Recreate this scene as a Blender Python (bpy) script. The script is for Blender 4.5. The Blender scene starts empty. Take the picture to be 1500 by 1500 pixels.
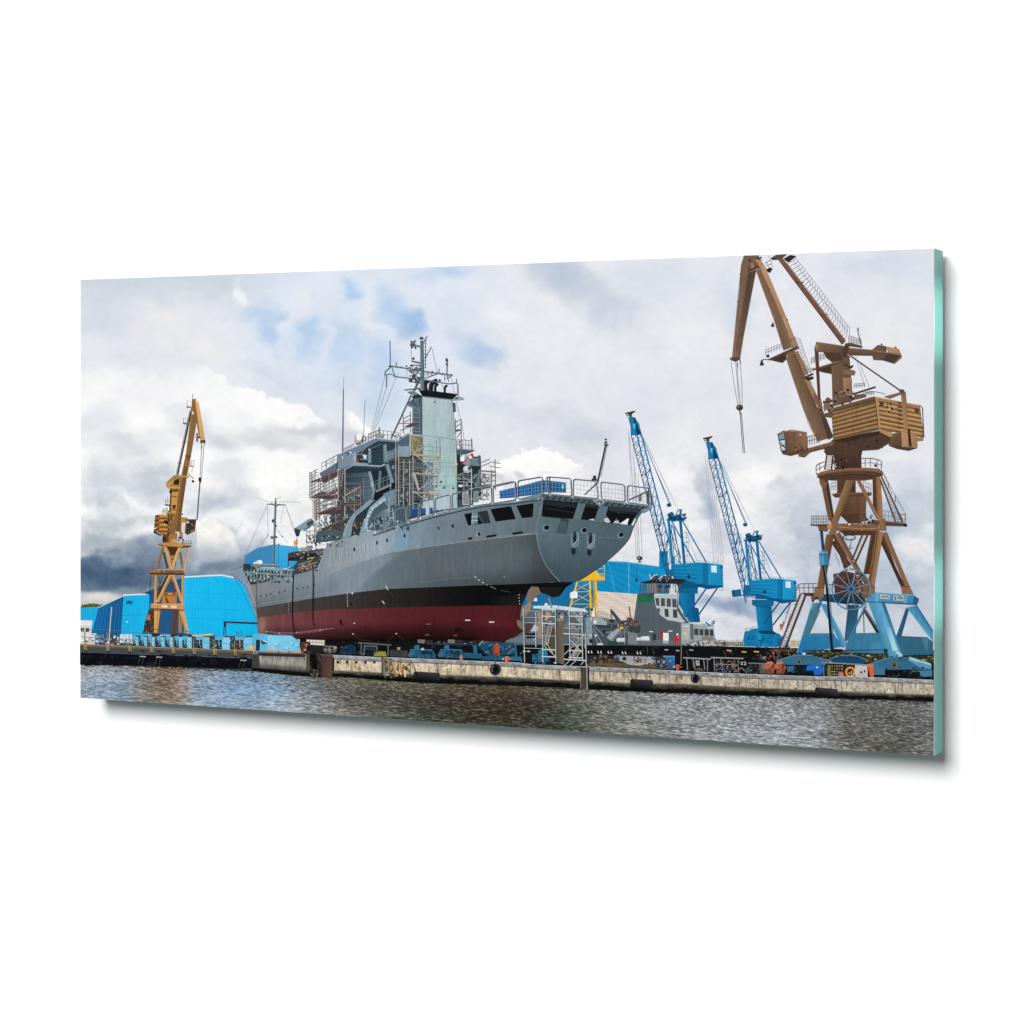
import bpy, math, random
import numpy as np
from mathutils import Vector
from mathutils.geometry import tessellate_polygon

random.seed(7)
rng = np.random.default_rng(11)
sc = bpy.context.scene
COL = sc.collection

# ------------------------------------------------------------------ camera / panel geometry (metres, panel is 2.06 x 1.00)
F = 3034.0                      # focal length in pixels of a 1500 px wide picture
HOR = 625.0                     # level of the horizon in that picture
P0 = np.array([-1.0327, 4.9575])   # left edge of the panel front (camera x, depth)
P1 = np.array([0.8318, 4.0834])    # right edge
W = float(np.linalg.norm(P1 - P0))
D = (P1 - P0) / W
N = np.array([-D[1], D[0]])     # away from the camera
TOPZ, BOTZ = 0.3512, -0.6488
THICK = 0.0743
GAP = 0.02
KEXP = 1.0                      # light that reaches the print (calibrated below)
STEP = 5e-6

def to_panel(x, y, h):
    """a point of the printed picture (in picture pixels) on the panel's front, h above its face"""
    x = np.asarray(x, float); y = np.asarray(y, float)
    dx = (x - 750.0) / F; dz = (HOR - y) / F
    c = float(P0 @ N) - 0.0
    t = c / (dx * N[0] + N[1])
    u = t * (dx * D[0] + D[1]) - float(P0 @ D)
    u = np.clip(u, 0.0, W); z = np.clip(t * dz, BOTZ, TOPZ)
    return np.stack([u, np.full_like(u, 0.0) - h, z], -1)

def s2l(c):
    c = np.asarray(c, float) / 255.0
    c = np.clip(c, 0, 1)
    return np.where(c <= 0.04045, c / 12.92, ((c + 0.055) / 1.055) ** 2.4)

# ------------------------------------------------------------------ materials
def ink_mat(name, amp, scale, stretch=(1, 1, 1), amp2=0.0, scale2=300.0):
    """printing ink: colour of each printed spot comes with the mesh, a procedural grain breaks it up"""
    m = bpy.data.materials.new(name); m.use_nodes = True
    nt = m.node_tree; b = nt.nodes['Principled BSDF']
    b.inputs['Roughness'].default_value = 0.45
    b.inputs['Specular IOR Level'].default_value = 0.03
    at = nt.nodes.new('ShaderNodeAttribute'); at.attribute_name = 'ink'
    tc = nt.nodes.new('ShaderNodeTexCoord')
    mp = nt.nodes.new('ShaderNodeMapping'); mp.inputs['Scale'].default_value = stretch
    nt.links.new(tc.outputs['Object'], mp.inputs['Vector'])
    last = at.outputs['Color']
    for a, s, det in ((amp, scale, 5.0), (amp2, scale2, 2.0)):
        if a <= 0: continue
        n = nt.nodes.new('ShaderNodeTexNoise'); n.inputs['Scale'].default_value = s
        n.inputs['Detail'].default_value = det; n.inputs['Roughness'].default_value = 0.65
        nt.links.new(mp.outputs['Vector'], n.inputs['Vector'])
        mr = nt.nodes.new('ShaderNodeMapRange')
        mr.inputs['From Min'].default_value = 0.25; mr.inputs['From Max'].default_value = 0.75
        mr.inputs['To Min'].default_value = 1 - a; mr.inputs['To Max'].default_value = 1 + a
        nt.links.new(n.outputs['Fac'], mr.inputs['Value'])
        vm = nt.nodes.new('ShaderNodeVectorMath'); vm.operation = 'SCALE'
        nt.links.new(last, vm.inputs[0]); nt.links.new(mr.outputs['Result'], vm.inputs['Scale'])
        last = vm.outputs[0]
    nt.links.new(last, b.inputs['Base Color'])
    return m

M = {
    'flat': ink_mat('ink_plain', 0.0, 60),
    'ink': ink_mat('ink_grain', 0.16, 70, (1, 1, 1), 0.10, 420),
    'steel': ink_mat('ink_streaked', 0.14, 60, (1.6, 1, 0.35), 0.08, 330),
    'sheet': ink_mat('ink_corrugated', 0.07, 40, (4.0, 1, 0.3), 0.05, 380),
    'stone': ink_mat('ink_mottled', 0.24, 80, (1, 1, 0.7), 0.22, 300),
    'busy': ink_mat('ink_busy', 0.45, 190, (1, 1, 1), 0.3, 600),
}

# ------------------------------------------------------------------ noise for the printed clouds and ripples
_LAT = rng.random((256, 256))
def vnoise(x, y):
    xi = np.floor(x).astype(int); yi = np.floor(y).astype(int)
    fx = x - xi; fy = y - yi
    fx = fx * fx * fx * (fx * (fx * 6 - 15) + 10); fy = fy * fy * fy * (fy * (fy * 6 - 15) + 10)
    a = _LAT[yi % 256, xi % 256]; b = _LAT[yi % 256, (xi + 1) % 256]
    c = _LAT[(yi + 1) % 256, xi % 256]; d = _LAT[(yi + 1) % 256, (xi + 1) % 256]
    return (a * (1 - fx) + b * fx) * (1 - fy) + (c * (1 - fx) + d * fx) * fy
def fbm(x, y, o=5, g=0.5):
    s = 0; a = 1; t = 0
    for k in range(o):
        s = s + a * vnoise(x + 17.3 * k, y + 9.1 * k); t += a
        x = x * 2.03; y = y * 2.03; a *= g
    return s / t - 0.5

# ------------------------------------------------------------------ the printing helpers: everything is a real sheet of ink on the panel
def Zm(ox, oy, s):
    """reads a list of points measured on an enlarged detail of the picture"""
    def f(*p):
        if len(p) == 2 and not hasattr(p[0], '__len__'):
            return (ox + p[0] / s, oy + p[1] / s)
        if len(p) == 1: p = p[0]
        return [(ox + a / s, oy + b / s) for a, b in p]
    return f

def smooth(pts, n=6):
    """Catmull-Rom through the points"""
    P = [np.array(p, float) for p in pts]
    P = [2 * P[0] - P[1]] + P + [2 * P[-1] - P[-2]]
    out = []
    for i in range(1, len(P) - 2):
        for k in range(n):
            t = k / n
            a, b, c, d = P[i - 1:i + 3]
            out.append(tuple(0.5 * ((2 * b) + (c - a) * t + (2 * a - 5 * b + 4 * c - d) * t * t + (3 * b - a - 3 * c + d) * t ** 3)))
    out.append(tuple(P[-2]))
    return out

def resample(pts, n):
    P = np.array(pts, float)
    L = np.concatenate([[0], np.cumsum(np.hypot(*(P[1:] - P[:-1]).T))])
    t = np.linspace(0, L[-1], n)
    return np.stack([np.interp(t, L, P[:, 0]), np.interp(t, L, P[:, 1])], -1)

def atx(pts, xs):
    P = np.array(pts, float)
    return np.interp(xs, P[:, 0], P[:, 1])

class Art:
    def __init__(s, name, parent=None, z=100, mat='ink', label=None):
        s.name = name; s.parent = parent; s.z = z; s.mat = mat; s.label = label
        s.V = []; s.C = []; s.Fc = []; s.n = 0; s.k = 0; s.tn = None
        s.obj = bpy.data.objects.new(name, bpy.data.meshes.new(name))
        COL.objects.link(s.obj)
        if parent is not None: s.obj.parent = parent.obj if isinstance(parent, Art) else parent
        if label: s.obj['label'] = label
        ALL.append(s)
    def tone(s):
        return s.tn if s.tn else (s.parent.tone() if isinstance(s.parent, Art) else None)
    def h(s):
        s.k += 1
        return float(s.k)
    def add(s, xy, faces, cols, h=None):
        """cols: one colour or one per vertex; h counts the coats of ink on this part"""
        xy = np.asarray(xy, float).reshape(-1, 2)
        if h is None: h = s.h()
        c = np.asarray(cols, float)
        if c.ndim == 1: c = np.tile(c, (len(xy), 1))
        s.V.append(np.concatenate([xy, np.full((len(xy), 1), h)], 1)); s.C.append(c)
        s.Fc.extend([tuple(i + s.n for i in f) for f in faces])
        s.n += len(xy)
    def poly(s, pts, col):
        pts = [tuple(p) for p in pts]
        if len(pts) < 3: return s
        if len(pts) == 3: fs = [(0, 1, 2)]
        else: fs = tessellate_polygon([[Vector((p[0], p[1], 0)) for p in pts]])
        s.add(pts, fs, col); return s
    def polys(s, L, col):
        for p in L: s.poly(p, col)
        return s
    def rect(s, x0, y0, x1, y1, col):
        return s.poly([(x0, y0), (x1, y0), (x1, y1), (x0, y1)], col)
    def lines(s, L, w, col, jit=0):
        """many strokes in one go; w = width in picture pixels (one or a pair start/end)"""
        h0 = s.h(); q = 0
        for ln in L:
            for (x0, y0), (x1, y1) in zip(ln[:-1], ln[1:]):
                dx, dy = x1 - x0, y1 - y0; l = math.hypot(dx, dy)
                if l < 1e-6: continue
                w0, w1 = (w, w) if np.isscalar(w) else w
                nx, ny = -dy / l / 2, dx / l / 2; e = 0.25 * min(w0, w1); ex, ey = dx / l * e, dy / l * e
                q += 1
                c = np.asarray(col, float)
                if jit: c = np.clip(c * (1 + random.uniform(-jit, jit)), 0, 255)
                s.add([(x0 - ex + nx * w0, y0 - ey + ny * w0), (x1 + ex + nx * w1, y1 + ey + ny * w1),
                       (x1 + ex - nx * w1, y1 + ey - ny * w1), (x0 - ex - nx * w0, y0 - ey - ny * w0)],
                      [(0, 1, 2, 3)], c, h0 + ((q * 0.618034) % 1.0) * 0.9)
        return s
    def line(s, pts, w, col): return s.lines([pts], w, col)
    def loop(s, pts, w, col): return s.lines([list(pts) + [pts[0]]], w, col)
    def disc(s, cx, cy, rx, ry=None, col=(0, 0, 0), n=18, a0=0, a1=360, rot=0):
        ry = rx if ry is None else ry
        c, q = math.cos(math.radians(rot)), math.sin(math.radians(rot))
        pts = []
        for k in range(n):
            t = math.radians(a0 + (a1 - a0) * k / (n if a1 - a0 == 360 else n - 1))
            X, Y = rx * math.cos(t), ry * math.sin(t)
            pts.append((cx + X * c - Y * q, cy + X * q + Y * c))
        return s.poly(pts, col)
    def arc(s, cx, cy, rx, ry, w, col, a0=0, a1=360, n=24):
        pts = [(cx + rx * math.cos(math.radians(a0 + (a1 - a0) * k / n)), cy + ry * math.sin(math.radians(a0 + (a1 - a0) * k / n))) for k in range(n + 1)]
        return s.line(pts, w, col)
    def strip(s, top, bot, nu, nv, fn, byx=False):
        """a sheet between two outlines; fn(u, v, x, y) gives the ink colours"""
        if byx:
            xa = np.linspace(top[0][0], top[-1][0], nu + 1); a = np.stack([xa, atx(top, xa)], -1)
            xb = np.linspace(bot[0][0], bot[-1][0], nu + 1); b = np.stack([xb, atx(bot, xb)], -1)
        else: a = resample(top, nu + 1); b = resample(bot, nu + 1)
        v = np.linspace(0, 1, nv + 1)[:, None, None]
        P = a[None] * (1 - v) + b[None] * v
        return s.sheet(P, fn)
    def sheet(s, P, fn):
        nv, nu = P.shape[0] - 1, P.shape[1] - 1
        U, Vv = np.meshgrid(np.linspace(0, 1, nu + 1), np.linspace(0, 1, nv + 1))
        c = fn(U, Vv, P[..., 0], P[..., 1])
        c = np.stack([np.broadcast_to(k, U.shape) for k in c], -1) if isinstance(c, (tuple, list)) else c
        idx = np.arange((nv + 1) * (nu + 1)).reshape(nv + 1, nu + 1)
        f = np.stack([idx[:-1, :-1], idx[:-1, 1:], idx[1:, 1:], idx[1:, :-1]], -1).reshape(-1, 4)
        s.add(P.reshape(-1, 2), f.tolist(), c.reshape(-1, 3)); return s
    def quad(s, p, cols, nu=10, nv=10):
        """a four-cornered patch with one colour per corner (tl, tr, br, bl)"""
        tl, tr, br, bl = [np.array(c, float) for c in cols]
        def fn(u, v, x, y):
            u = u[..., None]; v = v[..., None]
            return (tl * (1 - u) + tr * u) * (1 - v) + (bl * (1 - u) + br * u) * v
        return s.strip([p[0], p[1]], [p[3], p[2]], nu, nv, fn)
    def beam(s, p0, p1, w0, w1, lit, shade, f=0.5):
        """a box girder: lit face and shaded face side by side (f = share of the first face on the left)"""
        (x0, y0), (x1, y1) = p0, p1
        l = math.hypot(x1 - x0, y1 - y0); nx, ny = (y1 - y0) / l, -(x1 - x0) / l
        if nx > 0: nx, ny = -nx, -ny
        def off(p, w, t): return (p[0] + nx * w * (0.5 - t), p[1] + ny * w * (0.5 - t))
        s.poly([off(p0, w0, 0), off(p0, w0, f), off(p1, w1, f), off(p1, w1, 0)], lit)
        s.poly([off(p0, w0, f), off(p0, w0, 1), off(p1, w1, 1), off(p1, w1, f)], shade)
        return s
    def lattice(s, a0, a1, b0, b1, n, w, wd, col, cold=None, cross=False):
        """two chords a0-a1 and b0-b1 with zig-zag bracing"""
        A = [tuple(np.array(a0) + (np.array(a1) - np.array(a0)) * k / n) for k in range(n + 1)]
        B = [tuple(np.array(b0) + (np.array(b1) - np.array(b0)) * k / n) for k in range(n + 1)]
        d = []
        for k in range(n):
            d.append([A[k], B[k + 1]] if k % 2 == 0 else [B[k], A[k + 1]])
            if cross: d.append([B[k], A[k + 1]] if k % 2 == 0 else [A[k], B[k + 1]])
        s.lines(d, wd, col if cold is None else cold)
        s.lines([[a0, a1], [b0, b1]], w, col); return s
    def ladder(s, a0, a1, b0, b1, n, w, wr, col, colr=None):
        A = [tuple(np.array(a0) + (np.array(a1) - np.array(a0)) * k / n) for k in range(n + 1)]
        B = [tuple(np.array(b0) + (np.array(b1) - np.array(b0)) * k / n) for k in range(n + 1)]
        s.lines([[p, q] for p, q in zip(A, B)], wr, colr or col)
        s.lines([[a0, a1], [b0, b1]], w, col); return s
    def rail(s, base, hgt, n, w, col, bars=2, dx=0):
        """a handrail standing on the line 'base'"""
        P = resample(base, n + 1)
        L = [[tuple(p), (p[0] + dx, p[1] - hgt)] for p in P]
        for k in range(1, bars + 1):
            f = k / bars
            L.append([(p[0] + dx * f, p[1] - hgt * f) for p in P])
        return s.lines(L, w, col)
    def clutter(s, box, n, cols, smin=0.8, smax=3.0, tall=1.0):
        """small odds and ends"""
        x0, y0, x1, y1 = box; h0 = s.h()
        for k in range(n):
            x, y = random.uniform(x0, x1), random.uniform(y0, y1)
            w, h = random.uniform(smin, smax), random.uniform(smin, smax) * tall
            sk = random.uniform(-1, 1)
            s.add([(x, y), (x + w, y + sk * .4), (x + w + sk * .5, y + h), (x + sk * .5, y + h * .9)], [(0, 1, 2, 3)], random.choice(cols), h0 + 1.9 * k / n)
        s.k += 1
        return s
    def build(s):
        me = s.obj.data
        if not s.V: raise Exception('empty part ' + s.name)
        q = np.concatenate(s.V); C = np.concatenate(s.C)
        V = to_panel(q[:, 0], q[:, 1], 1.2e-4 + (s.base + q[:, 2]) * STEP)
        me.from_pydata(V.tolist(), [], s.Fc)
        a = me.attributes.new('ink', 'FLOAT_COLOR', 'POINT')
        t = s.tone()          # press correction of saturation and of red, green, blue
        if t:
            g = C.mean(-1, keepdims=True); C = np.clip((g + (C - g) * t[0]) * np.array(t[1:4]), 0, 255)
            if len(t) > 4: C = 255 * (C / 255) ** t[4]
        lin = s2l(C) / KEXP
        a.data.foreach_set('color', np.concatenate([np.clip(lin, 0, 0.98), np.ones((len(C), 1))], -1).astype(np.float32).ravel())
        me.materials.append(M[s.mat])
        me.update()

ALL = []
def coats():
    """each printed part lies on top of the parts it overlaps that were printed before it"""
    done = []
    for a in sorted(ALL, key=lambda a: a.z):
        q = np.concatenate(a.V); bb = (q[:, 0].min(), q[:, 1].min(), q[:, 0].max(), q[:, 1].max())
        a.base = max([b.base + b.k + 1 for b, o in done if o[0] < bb[2] and o[2] > bb[0] and o[1] < bb[3] and o[3] > bb[1]] + [0])
        done.append((a, bb))
def mixc(a, b, t):
    t = np.asarray(t)[..., None] if not np.isscalar(t) else t
    return np.asarray(a, float) * (1 - t) + np.asarray(b, float) * t
def sstep(a, b, x):
    t = np.clip((x - a) / (b - a), 0, 1); return t * t * (3 - 2 * t)

# ------------------------------------------------------------------ the wall print itself
root = bpy.data.objects.new('glass_wall_print', None)
COL.objects.link(root)
root['label'] = 'wide glass print of a grey ship between harbour cranes, on the white wall'
root['category'] = 'wall print'

def glass_edge_mat(name, col, rough):
    m = bpy.data.materials.new(name); m.use_nodes = True
    nt = m.node_tree; b = nt.nodes['Principled BSDF']
    tc = nt.nodes.new('ShaderNodeTexCoord'); n = nt.nodes.new('ShaderNodeTexNoise')
    n.inputs['Scale'].default_value = 6.0; nt.links.new(tc.outputs['Object'], n.inputs['Vector'])
    mx = nt.nodes.new('ShaderNodeMix'); mx.data_type = 'RGBA'
    mx.inputs['A'].default_value = (*[c * 0.93 for c in col], 1); mx.inputs['B'].default_value = (*[min(1, c * 1.07) for c in col], 1)
    nt.links.new(n.outputs['Fac'], mx.inputs['Factor']); nt.links.new(mx.outputs['Result'], b.inputs['Base Color'])
    b.inputs['Roughness'].default_value = rough; b.inputs['Specular IOR Level'].default_value = 0.25
    return m
EDGE = glass_edge_mat("green_glass_edge", tuple(s2l((96, 172, 163))), 0.35)
ARRIS = glass_edge_mat('polished_glass_arris', tuple(s2l((165, 215, 208))), 0.3)

BACK = glass_edge_mat('added_white_back', (.8, .8, .8), .8)  # added on the unseen back face to keep green bounce off the wall
def slab():
    b = 0.0042
    def ring(x0, x1, z0, z1, y): return [(x0, y, z0), (x1, y, z0), (x1, y, z1), (x0, y, z1)]
    v = ring(0, W, BOTZ, TOPZ, 0.0) + ring(-0.0006, W + 0.0006, BOTZ - 0.0006, TOPZ + 0.0006, b) \
        + ring(-0.0006, W + 0.0006, BOTZ - 0.0006, TOPZ + 0.0006, THICK - b * .5) + ring(0, W, BOTZ, TOPZ, THICK)
    f = [(3, 2, 1, 0)]; mi = [0]
    for r in range(3):
        for k in range(4):
            a = r * 4 + k; c = r * 4 + (k + 1) % 4
            f.append((a, c, c + 4, a + 4)); mi.append(1 if r != 1 else 0)
    f.append((12, 13, 14, 15)); mi.append(2)
    me = bpy.data.meshes.new('glass_panel'); me.from_pydata(v, [], f)
    me.materials.append(EDGE); me.materials.append(ARRIS); me.materials.append(BACK)
    for p, i in zip(me.polygons, mi): p.material_index = i
    o = bpy.data.objects.new('glass_panel', me); COL.objects.link(o); o.parent = root
    o['label'] = 'thick clear panel with a sea green glass edge'
    return o
slab()

def wall():
    me = bpy.data.meshes.new('wall')
    y = THICK + GAP; X, Zz, t = 9.0, 7.0, 0.2
    v = [(W / 2 + a * X, yy, b * Zz) for yy in (y, y + t) for a, b in ((-1, -1), (1, -1), (1, 1), (-1, 1))]
    me.from_pydata(v, [], [(0, 1, 2, 3), (7, 6, 5, 4), (0, 4, 5, 1), (1, 5, 6, 2), (2, 6, 7, 3), (3, 7, 4, 0)])
    m = bpy.data.materials.new('white_wall_paint'); m.use_nodes = True
    nt = m.node_tree; b = nt.nodes['Principled BSDF']
    tc = nt.nodes.new('ShaderNodeTexCoord'); n = nt.nodes.new('ShaderNodeTexNoise')
    n.inputs['Scale'].default_value = 25.0; n.inputs['Detail'].default_value = 6
    nt.links.new(tc.outputs['Object'], n.inputs['Vector'])
    mx = nt.nodes.new('ShaderNodeMix'); mx.data_type = 'RGBA'
    mx.inputs['A'].default_value = (0.90, 0.90, 0.90, 1); mx.inputs['B'].default_value = (0.92, 0.92, 0.92, 1)
    nt.links.new(n.outputs['Fac'], mx.inputs['Factor']); nt.links.new(mx.outputs['Result'], b.inputs['Base Color'])
    b.inputs['Roughness'].default_value = 0.9; b.inputs['Specular IOR Level'].default_value = 0.1
    me.materials.append(m)
    o = bpy.data.objects.new('wall', me); COL.objects.link(o)
    o['kind'] = 'structure'; o['label'] = 'plain white wall behind the glass print'; o['category'] = 'wall'
wall()
WORLD, LSX, LSZ, LSIZE, LPOW, SPOT = 0.16, 0.095, 0.46, 8.6, 3830.0, 280.0
KEXP = 1.165
# ------------------------------------------------------------------ printed sky
TOP = [(118, 410), (1368, 364)]
BOT = [(118, 1022), (1367.5, 1107)]
def blob(c, x, y, cx, cy, rx, ry, rgb, a, rot=0, hard=0.12):
    t = math.radians(rot); X = (x - cx) * math.cos(t) + (y - cy) * math.sin(t); Y = -(x - cx) * math.sin(t) + (y - cy) * math.cos(t)
    d = np.sqrt((X / rx) ** 2 + (Y / ry) ** 2)
    k = a * (1 - sstep(hard, 1.0, d))
    return mixc(c, rgb, k)
def sky_fn(u, v, x, y):
    wx = x + 46 * fbm(x / 60, y / 45, 5) + 17 * fbm(x / 18 + 5, y / 14, 5); wy = y + 40 * fbm(x / 55 + 40, y / 40 + 7, 5) + 16 * fbm(x / 17 + 9, y / 13 + 3, 5)
    c = np.ones(x.shape + (3,)) * np.array([228, 229, 236.0])
    def put(B):
        nonlocal c
        for b in B: c = blob(c, wx, wy, *b)
    c = mixc(c, (200, 208, 220), 0.9 * (1 - sstep(400, 490, wy)) * (1 - sstep(300, 480, wx)))
    # thin veil with broad blue gaps, upper left to centre
    k = sstep(330, 400, wx) * (1 - sstep(640, 760, wx)) * (1 - sstep(560, 640, wy)); c = mixc(c, (216, 225, 240), .7 * k)
    put([(330, 420, 80, 18, (204, 211, 222), .6, -10), (352, 425, 16, 30, (243, 242, 245), .9, -20),
        (150, 470, 70, 40, (208, 215, 227), .7), (250, 480, 70, 50, (231, 230, 234), .8), (300, 510, 60, 30, (236, 234, 236), .7), (200, 520, 70, 20, (222, 224, 230), .7),
        (392, 470, 32, 56, (186, 207, 233), .9, -35), (402, 503, 30, 24, (176, 201, 231), .8), (452, 488, 28, 48, (180, 204, 233), .9, 12),
        (505, 500, 58, 64, (186, 207, 234), .8), (520, 425, 30, 30, (176, 201, 232), .9), (480, 415, 40, 30, (224, 229, 239), .8), (425, 470, 12, 50, (226, 229, 238), .8, 10), (478, 500, 12, 60, (222, 227, 238), .7, 14), (545, 470, 18, 40, (228, 231, 240), .7, -10), (440, 430, 30, 26, (230, 230, 236), .8),
        (565, 530, 44, 50, (184, 206, 234), .8, 20), (598, 470, 34, 46, (164, 191, 226), .95, -25), (612, 462, 24, 36, (160, 188, 225), .7, -30),
        (575, 450, 28, 44, (176, 201, 233), .8), (640, 393, 60, 22, (194, 211, 234), .8, -8), (660, 400, 30, 16, (172, 197, 230), .6), (640, 440, 40, 26, (226, 230, 239), .8, 20), (610, 415, 26, 16, (222, 228, 239), .7),
        (700, 510, 60, 34, (194, 209, 231), .9, 15), (715, 522, 42, 26, (180, 199, 226), .9, 10), (690, 455, 70, 30, (216, 225, 239), .8, 10),
        (560, 590, 46, 56, (196, 212, 234), .8), (500, 560, 60, 30, (206, 217, 234), .7), (545, 640, 30, 30, (230, 233, 240), .7), (380, 540, 60, 18, (206, 216, 230), .6, 10), (420, 560, 50, 16, (214, 220, 231), .7, 20),
        (835, 412, 85, 46, (190, 200, 216), 1, 15), (800, 383, 70, 22, (186, 199, 220), .8), (890, 450, 90, 46, (203, 210, 224), .9, 20),
        (960, 410, 100, 60, (214, 220, 232), .8), (740, 465, 60, 26, (236, 236, 242), .8, 25), (840, 500, 100, 40, (234, 233, 239), .8, 15), (900, 540, 90, 40, (233, 232, 238), .6),
        (720, 595, 50, 24, (212, 219, 232), .7, 10), (800, 612, 90, 26, (212, 216, 228), .8, 5), (860, 640, 70, 34, (206, 211, 224), .9), (770, 650, 40, 16, (222, 224, 233), .7),
        (940, 600, 60, 60, (222, 224, 233), .7), (1010, 480, 90, 70, (234, 233, 239), .7), (1290, 390, 130, 44, (211, 218, 231), .9), (1160, 400, 60, 30, (226, 229, 237), .6),
        (1290, 490, 90, 70, (233, 233, 238), .7), (1070, 440, 40, 70, (208, 217, 231), .8), (1030, 560, 70, 50, (226, 227, 234), .6), (1130, 580, 60, 60, (222, 224, 232), .6), (1330, 560, 50, 50, (226, 228, 235), .6), (1000, 640, 60, 60, (238, 237, 241), .7)])
    # left cumulus bank: lit top edge, grey base
    edge = np.interp(x, [100, 118, 190, 240, 300, 345, 370, 395, 420, 445, 465, 480, 530, 560, 620],
                        [548, 546, 545, 556, 545, 560, 566, 578, 588, 598, 606, 618, 610, 630, 660])
    e = y + 22 * fbm(x / 14, y / 12, 5) + 14 * fbm(x / 40 + 3, y / 30, 3) - edge
    rgt = (1 - sstep(462, 500, x)); k = sstep(-2, 3, e) * rgt
    soft = sstep(-20, 30, e) * rgt; lft = 1 - sstep(280, 350, x)
    c = mixc(c, (249, 248, 249), k * (1 - lft) + soft * lft)
    low = sstep(0, 60, e) * sstep(430, 500, x) * (1 - sstep(640, 700, x)); c = mixc(c, (226, 227, 233), .7 * low)
    put([(200, 575, 110, 45, (240, 239, 242), .8), (150, 620, 60, 40, (222, 225, 232), .8), (280, 625, 44, 34, (214, 216, 224), .9), (322, 640, 40, 30, (206, 210, 219), .9, 20), (255, 600, 40, 20, (226, 227, 232), .8),
         (400, 642, 100, 24, (212, 213, 220), .9, 8), (450, 628, 80, 16, (206, 208, 217), .9, 6), (505, 640, 60, 22, (208, 211, 220), .9, 10), (480, 668, 60, 22, (238, 236, 239), .9), (360, 610, 30, 20, (238, 238, 240), .8),
         (420, 694, 90, 40, (251, 251, 250), 1), (390, 715, 60, 30, (253, 253, 252), .9), (330, 690, 40, 34, (224, 226, 232), .8), (470, 735, 80, 40, (240, 239, 240), .8),
         (190, 655, 60, 30, (214, 218, 225), .9), (160, 700, 60, 40, (204, 211, 220), .9), (185, 690, 30, 22, (234, 235, 238), .8), (150, 735, 50, 24, (198, 204, 213), .9), (140, 655, 30, 22, (232, 233, 237), .7),
         (225, 705, 66, 46, (190, 198, 209), .9), (235, 640, 40, 30, (230, 231, 235), .7), (310, 735, 56, 34, (188, 197, 209), .9), (350, 720, 46, 26, (212, 215, 223), .8, 20), (375, 755, 40, 16, (204, 209, 218), .7),
         (160, 770, 70, 26, (194, 201, 208), .9), (215, 760, 60, 20, (202, 207, 213), .8), (140, 795, 70, 24, (172, 182, 193), 1), (220, 806, 80, 30, (152, 165, 180), 1), (180, 745, 30, 12, (214, 217, 221), .7),
         (310, 795, 70, 34, (160, 172, 188), .9), (390, 760, 50, 34, (222, 224, 229), .7), (370, 805, 56, 32, (178, 188, 202), .9), (440, 770, 60, 40, (238, 237, 238), .8)])
    pu = np.interp(x, [285, 290, 300, 315, 330, 342, 350, 358], [830, 766, 756, 760, 770, 784, 800, 830])
    e = y + 14 * fbm(x / 10, y / 9, 5) - pu
    k = sstep(-1.5, 3, e) * sstep(283, 290, x) * (1 - sstep(342, 362, x)) * (1 - sstep(780, 820, y + 16 * fbm(x / 20, y / 14, 3)))
    c = mixc(c, (246, 243, 239), k)
    k = sstep(795, 840, wy) * (1 - sstep(370, 430, x))
    c = mixc(c, (124, 140, 160), 0.9 * k)
    for b in [(150, 840, 150, 40, (72, 96, 124), 1), (118, 828, 70, 22, (92, 112, 138), .6), (205, 856, 80, 20, (76, 98, 126), .85), (310, 832, 80, 22, (112, 130, 152), .75), (240, 812, 50, 14, (120, 136, 156), .6)]: c = blob(c, wx, wy, *b)
    k = sstep(862, 870, y - 0.1 * (x - 118) + 10 * fbm(x / 25, y / 9, 4)) * (1 - sstep(240, 290, x))
    c = mixc(c, (204, 201, 203), k); c = blob(c, x, y, 150, 874, 44, 9, (230, 224, 218), .9)
    # cloud edges by the bridge and behind the stern
    e = y - np.interp(x, [500, 525, 545, 570], [598, 612, 628, 650]) + 14 * fbm(x / 10, y / 9, 4)
    c = mixc(c, (252, 251, 250), sstep(-2, 3, e) * (1 - sstep(6, 26, e)) * sstep(502, 515, x) * (1 - sstep(545, 566, x)))
    cu = np.interp(x, [716, 733, 745, 757, 770, 790, 804, 815, 830, 845, 870], [690, 675, 671, 664, 658.5, 657, 659, 664, 672, 676, 694])
    e = y + 15 * fbm(x / 9, y / 8, 5) - cu
    k = sstep(-1, 1.8, e) * sstep(716, 726, x) * (1 - sstep(846, 880, x))
    c = mixc(c, (254, 253, 252), k)
    put([(745, 702, 30, 14, (214, 214, 221), 1, 15), (765, 692, 20, 8, (204, 204, 212), .8, 20), (725, 712, 26, 22, (208, 209, 217), .9), (850, 702, 44, 28, (236, 235, 240), .9), (805, 690, 20, 8, (232, 231, 236), .7),
         (885, 690, 50, 40, (228, 227, 234), .8), (900, 780, 70, 70, (242, 240, 242), .9), (980, 700, 70, 60, (246, 244, 246), .9), (1000, 780, 60, 70, (240, 239, 241), .9)])
    # right-hand banks, white heads over grey-blue gaps
    k = sstep(1140, 1200, wx) * sstep(690, 750, wy); c = mixc(c, (198, 206, 217), .85 * k)
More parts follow.
